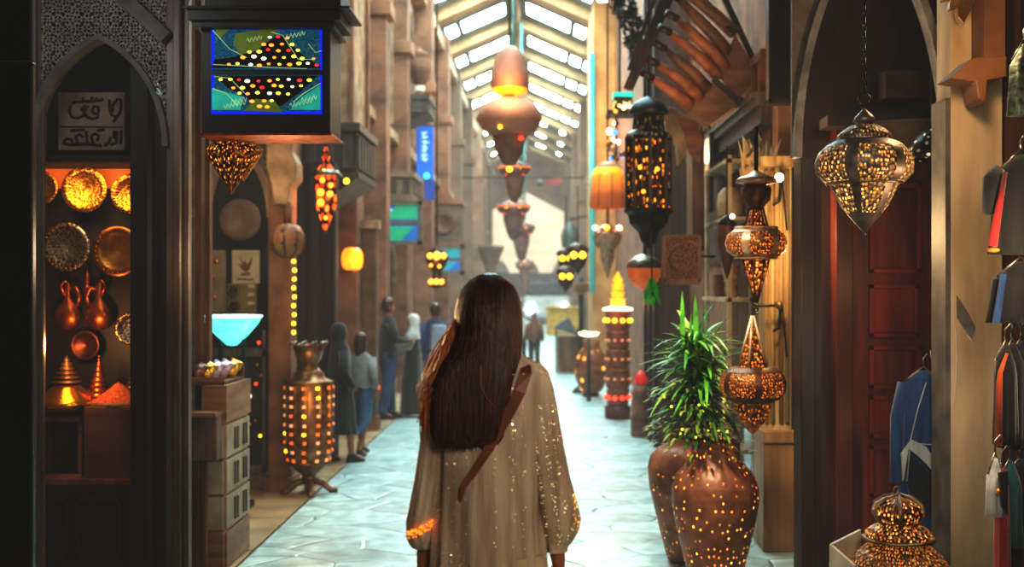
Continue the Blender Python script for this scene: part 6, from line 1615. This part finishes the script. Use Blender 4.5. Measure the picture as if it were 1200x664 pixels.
# ---- the woman
WX=X(576,3.6); wy=3.6
wm=thing('person','woman seen from behind in a cream sequinned tunic with long brown hair','person',(WX,wy,0))
figure(wm,1.76,skin,legs=((.0,.0),(.04,.06)),arms=(((-.178,.0,1.15),(-.203,.03,.925)),((.178,.0,1.15),(.198,.03,.935))),fingers=True,shoulder=.12,ar=.72)
face(wm,1.76)
def tunic_mat():
    m,nt,b=_new('cream sequinned gauze'); N=nt.nodes;L=nt.links
    tc=N.new('ShaderNodeTexCoord'); mp=N.new('ShaderNodeMapping'); mp.inputs['Scale'].default_value=(14,14,1.4); L.new(tc.outputs['Object'],mp.inputs['Vector'])
    no=N.new('ShaderNodeTexNoise'); no.inputs['Scale'].default_value=1.6; no.inputs['Detail'].default_value=6; L.new(mp.outputs['Vector'],no.inputs['Vector'])
    cr=N.new('ShaderNodeValToRGB'); e=cr.color_ramp.elements; e[0].position=.32; e[0].color=lin((150,128,112)); e[1].position=.68; e[1].color=lin((216,198,178)); L.new(no.outputs['Fac'],cr.inputs[0])
    vo=N.new('ShaderNodeTexVoronoi'); vo.inputs['Scale'].default_value=115; L.new(tc.outputs['Object'],vo.inputs['Vector'])
    lt=N.new('ShaderNodeMath'); lt.operation='LESS_THAN'; lt.inputs[1].default_value=.3; L.new(vo.outputs['Distance'],lt.inputs[0])
    # sequins gather in vertical bands
    mp2=N.new('ShaderNodeMapping'); mp2.inputs['Scale'].default_value=(9,9,1.8); L.new(tc.outputs['Object'],mp2.inputs['Vector'])
    n2=N.new('ShaderNodeTexNoise'); n2.inputs['Scale'].default_value=1.5; L.new(mp2.outputs['Vector'],n2.inputs['Vector'])
    gt=N.new('ShaderNodeMath'); gt.operation='GREATER_THAN'; gt.inputs[1].default_value=.53; L.new(n2.outputs['Fac'],gt.inputs[0])
    mk=N.new('ShaderNodeMath'); mk.operation='MULTIPLY'; L.new(lt.outputs[0],mk.inputs[0]); L.new(gt.outputs[0],mk.inputs[1])
    mx=N.new('ShaderNodeMix'); mx.data_type='RGBA'; L.new(mk.outputs[0],mx.inputs['Factor']); L.new(cr.outputs[0],mx.inputs['A']); mx.inputs['B'].default_value=lin((255,236,190))
    L.new(mx.outputs['Result'],b.inputs['Base Color']); mh=N.new('ShaderNodeMath'); mh.operation='MULTIPLY'; mh.inputs[1].default_value=.55; L.new(mk.outputs[0],mh.inputs[0]); L.new(mh.outputs[0],b.inputs['Metallic'])
    rr=N.new('ShaderNodeMapRange'); rr.inputs['To Min'].default_value=.8; rr.inputs['To Max'].default_value=.18; L.new(mk.outputs[0],rr.inputs['Value']); L.new(rr.outputs[0],b.inputs['Roughness'])
    # each sequin is tilted its own way
    nm=N.new('ShaderNodeNewGeometry'); vs=N.new('ShaderNodeVectorMath'); vs.operation='SUBTRACT'; vs.inputs[1].default_value=(.5,.5,.5); L.new(vo.outputs['Color'],vs.inputs[0])
    sc_=N.new('ShaderNodeVectorMath'); sc_.operation='SCALE'; sc_.inputs['Scale'].default_value=1.3; L.new(vs.outputs[0],sc_.inputs[0])
    ad_=N.new('ShaderNodeVectorMath'); ad_.operation='ADD'; L.new(nm.outputs['Normal'],ad_.inputs[0]); L.new(sc_.outputs[0],ad_.inputs[1])
    nz=N.new('ShaderNodeVectorMath'); nz.operation='NORMALIZE'; L.new(ad_.outputs[0],nz.inputs[0])
    mn=N.new('ShaderNodeMix'); mn.data_type='VECTOR'; L.new(mk.outputs[0],mn.inputs['Factor']); 
    bn=N.new('ShaderNodeBump'); bn.inputs['Strength'].default_value=.5; bn.inputs['Distance'].default_value=.02; L.new(no.outputs['Fac'],bn.inputs['Height'])
    L.new(bn.outputs[0],mn.inputs['A']); L.new(nz.outputs[0],mn.inputs['B']); L.new(mn.outputs['Result'],b.inputs['Normal'])
    b.inputs['Subsurface Weight'].default_value=0
    return m
tun=tunic_mat()
def k3(p,q): return ((p-576)*3.6/F, Z(q,3.6))
rings=[]
for (q,l,r,dep,am) in ((408,556,600,.055,0),(414,538,612,.065,0),(424,520,628,.078,.0),(438,510,640,.09,.004),(460,507,642,.10,.008),(500,508,640,.108,.016),(550,508,636,.115,.024),(600,507,634,.122,.032),(650,506,637,.13,.04),(720,503,642,.14,.05),(800,496,650,.155,.06),(880,488,660,.17,.065)):
    cx=((l+r)/2-576)*3.6/F; rings.append((cx,-.005,Z(q,3.6),(r-l)/2*3.6/F,dep,am*1.3,11,q*.0012))
MB().loft(rings,120,cap=False).build('tunic',tun,wm)
# trousers under
tr_m=mat('cream trousers',(190,172,142),(150,132,104),rough=.8,scale=6)
for sd in (-1,1): MB().loft([(sd*.09,.0,.09,.065,.07),(sd*.092,.0,.5,.075,.085,.03,5,0),(sd*.08,0,.85,.1,.11),(sd*.06,0,.95,.1,.11)],24,cap=False).build('trouser_leg',tr_m,wm)
for sd in (-1,1): MB().loft([(sd*.1,.06,.0,.045,.13),(sd*.1,.06,.03,.047,.135),(sd*.1,.03,.07,.042,.09),(sd*.1,.0,.1,.035,.05)],20).build('shoe',mat('tan leather',(140,92,58),(104,66,40),rough=.5),wm)
def sleeve(sd,pts,nm='sleeve'):
    mb=MB(); n=56; P=[];fs=[];uv=[]
    for (l,r,q,dep,am,yy) in pts:
        cx=((l+r)/2-576)*3.6/F; rx=(r-l)/2*3.6/F; z_=Z(q,3.6)
        for kx in range(n):
            a=2*PI*kx/n; mm=1+am*math.cos(9*a+q*.01)
            tilt=sd*-(rx)*.35*math.cos(a)*sd
            P.append((cx+rx*mm*math.cos(a), yy+dep*mm*math.sin(a), z_+ (math.cos(a)*sd)*-.0))
    for i in range(len(pts)-1):
        for kx in range(n):
            k2_=(kx+1)%n; fs.append((i*n+kx,i*n+k2_,(i+1)*n+k2_,(i+1)*n+kx))
    mb.add(P,fs,None,True); return mb.build(nm,tun,wm)
sleeve(1,[(606,632,424,.05,0,0),(604,642,434,.06,0,0),(608,649,455,.065,.01,0),(614,655,490,.068,.02,0),(619,661,525,.07,.03,0),(624,668,560,.075,.035,.0),(627,676,590,.08,.04,.01),(630,680,608,.08,.045,.015),(633,678,622,.072,.05,.02),(636,672,634,.055,.05,.025),(638,666,642,.04,.04,.028),(638,665,648,.036,.03,.028)])
sls=sleeve(-1,[(520,548,424,.05,0,0),(508,545,434,.06,0,0),(500,538,455,.065,.01,0),(495,532,490,.068,.02,0),(491,526,525,.07,.03,0),(486,522,560,.075,.035,0),(480,518,590,.08,.04,.01),(476,514,610,.08,.045,.015),(476,512,626,.072,.05,.02),(478,511,636,.055,.05,.025),(482,510,643,.044,.04,.028)])
# bead band on the left cuff, its glow paints an orange lamp reflection
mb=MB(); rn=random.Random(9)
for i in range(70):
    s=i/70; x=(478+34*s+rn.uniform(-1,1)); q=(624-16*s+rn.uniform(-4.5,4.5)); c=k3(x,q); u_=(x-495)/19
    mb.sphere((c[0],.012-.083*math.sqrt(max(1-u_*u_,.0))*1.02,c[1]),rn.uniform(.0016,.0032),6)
mb.build('cuff_reflection_beads',glow('orange reflection beads',(255,120,30),2.2),wm)
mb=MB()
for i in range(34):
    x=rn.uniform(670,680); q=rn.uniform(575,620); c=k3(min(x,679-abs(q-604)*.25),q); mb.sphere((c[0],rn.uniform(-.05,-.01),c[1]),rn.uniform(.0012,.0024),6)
mb.build('sequin_glints',glow('gold glints',(255,190,80),1.6),wm)  # self-glowing beads paint the lamp glints along the sleeve edge
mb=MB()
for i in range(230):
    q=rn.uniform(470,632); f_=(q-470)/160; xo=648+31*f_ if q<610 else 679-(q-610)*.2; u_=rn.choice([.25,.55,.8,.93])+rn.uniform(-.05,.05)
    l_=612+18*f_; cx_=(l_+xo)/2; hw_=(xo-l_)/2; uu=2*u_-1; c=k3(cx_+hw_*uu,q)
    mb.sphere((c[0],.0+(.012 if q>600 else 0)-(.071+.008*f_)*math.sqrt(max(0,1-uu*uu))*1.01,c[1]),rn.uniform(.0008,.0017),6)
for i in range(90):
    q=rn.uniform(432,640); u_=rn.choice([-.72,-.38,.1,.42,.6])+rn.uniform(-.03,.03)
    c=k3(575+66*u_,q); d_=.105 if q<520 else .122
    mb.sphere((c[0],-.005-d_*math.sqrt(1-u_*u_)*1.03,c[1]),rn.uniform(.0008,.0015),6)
mb.build('glint_sequins',glow('pale sequins',(255,226,180),.8),wm)  # these sequins carry emission, their glints are painted in
# strap
pts=[(614,419,-.015),(617,434,-.09),(610,455,-.112),(594,485,-.119),(574,520,-.123),(556,548,-.125),(546,562,-.124),(543,574,-.118),(541,586,-.10)]
mb=MB(); P=[];fs=[]
for i,(x,q,y) in enumerate(pts):
    c=k3(x,q); d=Vector((pts[min(i+1,8)][0]-pts[max(i-1,0)][0],-(pts[min(i+1,8)][1]-pts[max(i-1,0)][1]))).normalized(); n_=Vector((-d.y,d.x))*(.0165 if i<4 else .0165-.0028*(i-3))
    P += [(c[0]+n_.x,y,c[1]+n_.y),(c[0]-n_.x,y,c[1]-n_.y),(c[0]-n_.x,y+.012,c[1]-n_.y),(c[0]+n_.x,y+.012,c[1]+n_.y)]
for i in range(8):
    a=4*i
    for j in range(4): fs.append((a+j,a+(j+1)%4,a+4+(j+1)%4,a+4+j))
mb.add(P,fs+[(0,1,2,3),(32,33,34,35)]); 
mb.tube([(k3(617,427)[0],-.035,k3(617,427)[1]),(k3(610,420)[0],.0,k3(606,420)[1]),(k3(600,432)[0],.08,k3(600,432)[1]),(k3(560,520)[0],.13,k3(560,520)[1]),(k3(520,620)[0],.12,k3(520,620)[1]),(k3(509,630)[0],.0,k3(509,630)[1])],.01,6)
mb.build('bag_strap',mat('brown leather strap',(136,74,38),(100,50,26),rough=.45,scale=8),wm)
MB().tube([(k3(566,425)[0],-.125,k3(566,425)[1]),(k3(566,448)[0],-.137,k3(566,448)[1]),(k3(573,462)[0],-.137,k3(573,462)[1]),(k3(584,474)[0],-.13,k3(584,474)[1])],.0012,5).build('thin_cord',mat('pale gold cord',(200,160,100),(160,120,70),rough=.4),wm)
# hair: mass plus strands
def hair_mat(nm,c1,c2):
    m=mat(nm,c1,c2,rough=.42,scale=9,stretch=(16,16,.8),bump=.35,detail=6); return m
hd=hair_mat('dark brown hair',(84,42,26),(34,17,12)); hg=hair_mat('backlit golden hair',(196,112,44),(104,52,20))  # golden version puts the backlight into the colour of the left strands
prof=[(319.5,569,577,.0,.004),(322,561,586,.005,.03),(328,550,596,.01,.065),(336,543,603,.01,.088),(348,537,608,.008,.104),(362,533.5,611,.004,.112),(380,532,612,.0,.115),(398,530,612,-.01,.112),(412,524,611,-.03,.095),(426,517,609,-.055,.075),(442,511,604,-.075,.06),(462,508,600,-.09,.05),(484,508,598,-.1,.044),(502,509,595,-.104,.04),(514,511,592,-.105,.034),(519,514,588,-.105,.02)]
mb=MB(); rings=[]
for (q,l,r,cy,ry) in prof:
    rings.append((((l+r)/2-576)*3.6/F,cy+.01,Z(q,3.6),(r-l)/2*3.6/F,ry,.012,17,q*.004))
mb.loft(rings,110)
def prof_at(q):
    for i in range(len(prof)-1):
        if prof[i][0]<=q<=prof[i+1][0]:
            t_=(q-prof[i][0])/(prof[i+1][0]-prof[i][0]); return [prof[i][j]+(prof[i+1][j]-prof[i][j])*t_ for j in range(5)]
    return list(prof[-1])
rn=random.Random(17)
for i in range(330):
    u0=rn.uniform(-.97,.97); q_end=rn.uniform(495,523); q0=rn.uniform(323,400) if i%3 else 322; P=[]; R=[]; ph=rn.uniform(0,6)
    n=13
    for j in range(n+1):
        s=j/n; q=q0+(q_end-q0)*s; pr_=prof_at(min(q,519)); c=(pr_[1]+pr_[2])/2; hw=(pr_[2]-pr_[1])/2
        uu=u0+.035*math.sin(s*5+ph)+.012*math.sin(s*14+ph*2)
        uu=max(-.99,min(.99,uu))
        x=(c+hw*uu*1.0-576)*3.6/F; y=pr_[3]+.01-pr_[4]*math.sqrt(1-uu*uu)*1.01-.0015
        P.append((x,y,Z(q,3.6))); R.append(.0033*math.sin(PI*min(1,s*.9+.08))**.5+.0004)
    mb.tube(P,R,5)
ho=mb.build('hair',hd,wm)
mb=MB()
for i in range(190):
    a0=rn.uniform(0,1); xs=533+rn.uniform(-2,7); q0=rn.uniform(372,420); q1=rn.uniform(452,512); ph=rn.uniform(0,6); ln=rn.uniform(.2,1)
    P=[];R=[]; n=14
    for j in range(n+1):
        s=j/n; q=q0+(q1-q0)*s
        tgt=(493+20*a0)-7*math.sin(min(s,1)*PI)*ln
        x=xs+(tgt-xs)*(s**.75)+(2.4+1.5*ln)*math.sin(s*8+ph)*s
        if q>485: x+= (q-485)*.25
        P.append(((x-576)*3.6/F,-.03-.05*s+.02*math.cos(ph),Z(q,3.6))); R.append(.0034*(1-s*.75)+.0004)
    mb.tube(P,R,5)
for i in range(26):
    ph=rn.uniform(0,6); q0=rn.uniform(330,380); P=[]
    for j in range(9):
        s=j/8; q=q0+50*s; pr_=prof_at(q); P.append(((pr_[1]-rn.uniform(-.6,.8)-576)*3.6/F,pr_[3]+.0,Z(q,3.6)))
    mb.tube(P,.0012,4)
mb.build('loose_waves',hg,wm)
light('hair_rim','SPOT',(-1.5,5.0,1.9),75,(1,.66,.34),.15,(math.radians(65),0,math.radians(160)))
bpy.data.objects['hair_rim'].rotation_euler=(Vector((WX-.1,3.6,1.4))-Vector((-1.5,5.0,1.9))).to_track_quat('-Z','Y').to_euler()
light('woman_fill','AREA',(.9,1.0,2.6),30,(1,.82,.62),.9,None)
bpy.data.objects['woman_fill'].rotation_euler=(Vector((WX,3.6,1.2))-Vector((.9,1.2,2.6))).to_track_quat('-Z','Y').to_euler()
light('woman_low','POINT',(.35,2.9,.75),1.6,(1,.55,.25),.15)

# ---- pedestrians
def robe(par,rings,m,name='robe'): return MB().loft(rings,40,cap=False).build(name,m,par)
def ppl(p,qf,qh,label,face_dir=1,rz_=0,**kw):
    Y=F*CH/(qf-VY); H=(qf-qh)/F*Y
    t=thing('person',label,'person',(X(p,Y),Y,0),rz=rz_); figure(t,H,skin,facing=face_dir,ar=.72,shoulder=.15,**kw); face(t,H,kw.get('lean',0),face_dir)
    return t,H/1.75
def scarf(t,s,m,lean=0,long_=0):
    r=[(0,lean-.0,1.765,.01,.01),(0,lean-.005,1.755,.05,.055),(0,lean-.01,1.72,.085,.095),(0,lean-.012,1.64,.1,.11),(0,lean-.015,1.56,.092,.098),(0,lean-.01,1.5,.1,.1),(0,lean*.9,1.43,.17,.12),(0,lean*.8,1.33,.2,.13)]
    if long_: r += [(0,lean*.5,1.1,.19,.14,.04,7,0),(0,0,.75,.21,.16,.06,7,0),(0,0,.42,.22,.18,.08,7,0)]
    return MB().loft([tuple([v*s for v in g[:5]])+tuple(g[5:]) for g in r],36,cap=False).build('head_scarf' if not long_ else 'veil',m,t)
def shirt(t,s,m,lean=0,z0=.9,w=.2,arms=None,name='shirt'):
    mb=MB(); g=[(0,lean,1.5,.07,.065),(0,lean*.9,1.43,.17,.095),(0,lean*.8,1.33,w,.125),(0,lean*.4,1.1,w*.92,.12,.03,5,0),(0,0,z0,w*1.0,.135,.04,7,0)]
    mb.loft([tuple([v*s for v in q[:5]])+tuple(q[5:]) for q in g],36,cap=False)
    if arms:
        for sd,(e,w_) in zip((-1,1),arms):
            mb.tube([tuple(v*s for v in p) for p in ((sd*.17,lean*.9,1.41),e,tuple(e[i]+(w_[i]-e[i])*.85 for i in range(3)))],[.078*s,.064*s,.05*s],14)
    return mb.build(name,m,t)
def pants(t,s,m,legs,w=.075,zb=.1,name='trousers'):
    mb=MB()
    for sd,(kf,ff) in zip((-1,1),legs):
        g=[(sd*.085,0,.98,.1,.12),(sd*.09,kf*.35,.78,.1,.115),(sd*.095,kf,.5,w*1.05,w*1.15),(sd*.095,ff-.02,zb,w*.9,w*1.0)]
        mb.loft([tuple(v*s for v in q) for q in g],24,cap=False)
    return mb.build(name,m,t)
def shoes(t,s,m,legs):
    for sd,(kf,ff) in zip((-1,1),legs):
        MB().loft([tuple(v*s for v in q) for q in ((sd*.1,ff+.04,.0,.045,.13),(sd*.1,ff+.04,.03,.047,.13),(sd*.1,ff+.01,.07,.042,.085),(sd*.1,ff-.02,.11,.035,.045))],18).build('shoe',m,t)
blackc=mat('black cloth',(26,24,28)); jean=mat('blue jeans',(52,84,124),(34,60,96),rough=.8); jeand=mat('faded denim',(70,108,140),(48,80,112),rough=.8); whitec=mat('white cotton',(206,206,202),(170,172,172),rough=.8); graya=mat('grey shirt',(150,150,150),(120,120,124),rough=.8)
# local +y of each figure is the way it faces; rz=-PI/2 turns to +x
lg=((.0,-.12),(.10,.14))
ar=(((-.22,-.02,1.13),(-.2,.1,.95)),((.22,-.02,1.13),(.2,.1,.95)))
t,s=ppl(398,541,379,'pedestrian in a long black veil on the left pavement beside the glowing floor vase',rz_=math.radians(-60),legs=lg,arms=ar); scarf(t,s,blackc,0,1); robe(t,[tuple([v*s for v in q[:5]])+q[5:] for q in ((0,0,1.4,.17,.11,0,1,0),(0,0,1.1,.19,.14,.02,5,0),(0,.02,.7,.2,.17,.05,7,0),(0,.03,.36,.2,.2,.06,7,0))],blackc); shoes(t,s,blackc,lg)
mb=MB()
for sd,(e,w_) in zip((-1,1),ar): mb.tube([tuple(v*s for v in p) for p in ((sd*.15,0,1.41),e,w_)],[.075*s,.065*s,.055*s],12)
mb.build('robe_sleeves',blackc,t)
lg2=((.12,.2),(-.02,-.18))
t,s=ppl(423,533,391,'pedestrian in a pale grey shirt and blue jeans striding behind the black veiled one',rz_=math.radians(-25),legs=lg2,arms=ar); shirt(t,s,graya,arms=ar,z0=.98); pants(t,s,jeand,lg2,zb=.35); shoes(t,s,blackc,lg2)
MB().loft([tuple(v*s for v in q) for q in ((0,0,1.775,.02,.02),(0,-.005,1.76,.06,.065),(0,-.01,1.7,.09,.095),(0,-.02,1.62,.094,.1),(0,-.03,1.5,.08,.08),(0,-.04,1.42,.05,.05))],28).build('hair',hd,t)
MB().sphere((.2*s,.12*s,.98*s),.04*s,10).build('orange_bracelet',bulb_r,t)
lg3=((.03,.08),(-.02,-.1)); ar3=(((-.23,.06,1.15),(-.14,.3,1.12)),((.23,.06,1.15),(.16,.3,1.15)))
t,s=ppl(455,490,350,'standing pedestrian in a black top and blue jeans before the dark doorway',rz_=math.radians(-70),legs=lg3,arms=ar3); shirt(t,s,blackc,arms=ar3); pants(t,s,jean,lg3); shoes(t,s,blackc,lg3)
MB().loft([tuple(v*s for v in q) for q in ((0,0,1.775,.02,.02),(0,-.005,1.76,.06,.065),(0,-.01,1.7,.09,.095),(0,-.02,1.62,.094,.09),(0,-.02,1.56,.07,.06))],28).build('hair',hd,t)
ar4=(((-.24,.08,1.2),(-.34,.26,1.16)),((.24,.08,1.2),(.16,.32,1.14)))
t,s=ppl(484,488,368,'pedestrian in white head scarf and dark robe, reaching out with pale sleeves',rz_=math.radians(100),legs=((0,0),(.03,.05)),arms=ar4); scarf(t,s,whitec)
robe(t,[tuple([v*s for v in q[:5]])+q[5:] for q in ((0,0,1.42,.16,.1,0,1,0),(0,0,1.1,.2,.14,.02,5,0),(0,.02,.6,.21,.17,.04,7,0),(0,.02,.06,.24,.2,.05,7,0))],blackc)
mb=MB()
for sd,(e,w_) in zip((-1,1),ar4): mb.tube([tuple(v*s for v in p) for p in ((sd*.17,0,1.41),e,w_)],[.065*s,.06*s,.05*s],12)
mb.build('pale_sleeves',graya,t)
lg5=((.05,.1),(-.05,-.12))
t,s=ppl(510,478,356,'pedestrian in a dark blue jacket with a pale backpack, walking away',legs=lg5); shirt(t,s,mat('blue jacket cloth',(40,66,120),(26,44,84),rough=.7),z0=.8,w=.22,arms=(((-.235,-.03,1.13),(-.25,.03,.90)),((.235,-.03,1.13),(.25,.03,.90)))); pants(t,s,blackc,lg5); shoes(t,s,blackc,lg5)
MB().loft([tuple(v*s for v in q) for q in ((0,0,1.775,.02,.02),(0,-.005,1.76,.06,.065),(0,-.01,1.7,.09,.095),(0,-.02,1.62,.094,.09),(0,-.02,1.56,.07,.06))],28).build('hair',hd,t)
MB().box((.08*s,-.2*s,1.2*s),(.3*s,.16*s,.42*s),taper=.85).build('backpack',mat('pale blue cloth',(150,166,186),(120,136,158),rough=.7),t,bevel=.03)
for p,qf,qh,l,m,hat in ((610,432,362,'distant walker in a pale shirt, left one of the pair on bright paving',whitec,whitec),(626,434,366,'distant walker in a brown top, right one of the pair on bright paving',mat('brown cloth',(120,84,62),(90,62,46),rough=.8),graya)):
    lgx=((.05,.1),(-.05,-.14)); t,s=ppl(p,qf,qh,l,legs=lgx); shirt(t,s,m,arms=(((-.235,-.03,1.13),(-.25,.03,.90)),((.235,-.03,1.13),(.25,.03,.90)))); pants(t,s,blackc,lgx); shoes(t,s,blackc,lgx)
    MB().loft([tuple(v*s for v in q) for q in ((0,0,1.785,.02,.02),(0,-.005,1.77,.06,.065),(0,-.01,1.7,.1,.105),(0,-.01,1.66,.1,.11))],24).build('cap',hat,t)

# ================================================================== glowing floor vase (left)
Yv=F*CH/(578-VY); k=Yv/F
t=thing('floor_vase_lamp','tall floor vase lamp with a scalloped crown rim and rows of small glowing windows','vase lamp',(X(362,Yv),Yv,0))
z=lambda q:Z(q,Yv)
vm=mat('bronze brown vase',(150,108,74),(96,64,42),rough=.35,metal=.6,scale=12,bump=.35)
MB().lathe([(5*k,z(565)),(8*k,z(556)),(17*k,z(549)),(24*k,z(540)),(27*k,z(524)),(28*k,z(500)),(28*k,z(460)),(27.5*k,z(448)),(26*k,z(446)),(19*k,z(443)),(17*k,z(437)),(12*k,z(432)),(8.5*k,z(430)),(9*k,z(427)),(14*k,z(421)),(16.5*k,z(412)),(19.5*k,z(403)),(18*k,z(403)),(14*k,z(415)),(7*k,z(427))],n=36).build('body',vm,t)
mb=MB()
for q,r in ((447,28),(541,24.5),(431,10.5)): mb.lathe([(r*k,z(q-1.5)),((r+1.8)*k,z(q)),(r*k,z(q+1.5))],n=36)
for i in range(12):
    a=2*PI*i/12+.13; mb.bar((28.4*k*math.cos(a),28.4*k*math.sin(a),z(450)),(28.2*k*math.cos(a),28.2*k*math.sin(a),z(524)),.012,.02,up=(0,0,1))
mb.build('bands',brass_dull,t)
mb=MB()
for i in range(10):
    a=2*PI*i/10+.1; mb.sphere((20*k*math.cos(a),20*k*math.sin(a),z(402)),2.6*k,10)
mb.build('scalloped_beads',silver,t)
rn=random.Random(31)
wp=[MB().box((0,0,0),(.012,3.6*k,3.2*k)).build('glowing_window',m,t) for m in (glow('window yellow',(255,190,40),4),glow('window pale',(255,180,120),.8),glow('window amber',(255,120,30),.9))]
first=[True]*3
for ri,q in enumerate((453,464,474,485,496,506,516,527,537)):
    r=28.6 if q<520 else (27.4 if q<530 else 25)
    for i in range(11):
        a=2*PI*(i+.5)/11+PI*.5+rn.uniform(-.03,.03); j=rn.choice([0,1,1,2,2,2])
        o=wp[j] if first[j] else wp[j].copy()
        if first[j]: first[j]=False
        else: C.objects.link(o); o.parent=t
        o.location=(r*k*math.cos(a),r*k*math.sin(a),z(q)); o.rotation_euler=(0,0,a)
mb=MB()
mb.lathe([(7*k,z(567)),(4.5*k,z(562)),(7*k,z(556)),(9*k,z(552))],n=20)
mb.build('stem',vm,t)
for i in range(4):
    a=2*PI*i/4+.25; c,s_2=math.cos(a),math.sin(a)
    MB().tube([(c*3*k,s_2*3*k,z(562)),(c*16*k,s_2*16*k,z(566)),(c*26*k,s_2*26*k,z(575)),(c*33*k,s_2*33*k,.02)],[.03,.028,.024,.02],8).build('foot',vm,t)
MB().lathe([(8*k,.1),(9*k,.13),(5*k,.18)],n=20).build('hub',vm,t)
light('vase_glow','POINT',(X(362,Yv)+.1,Yv-.65,.8),6,(1,.58,.22),.15)
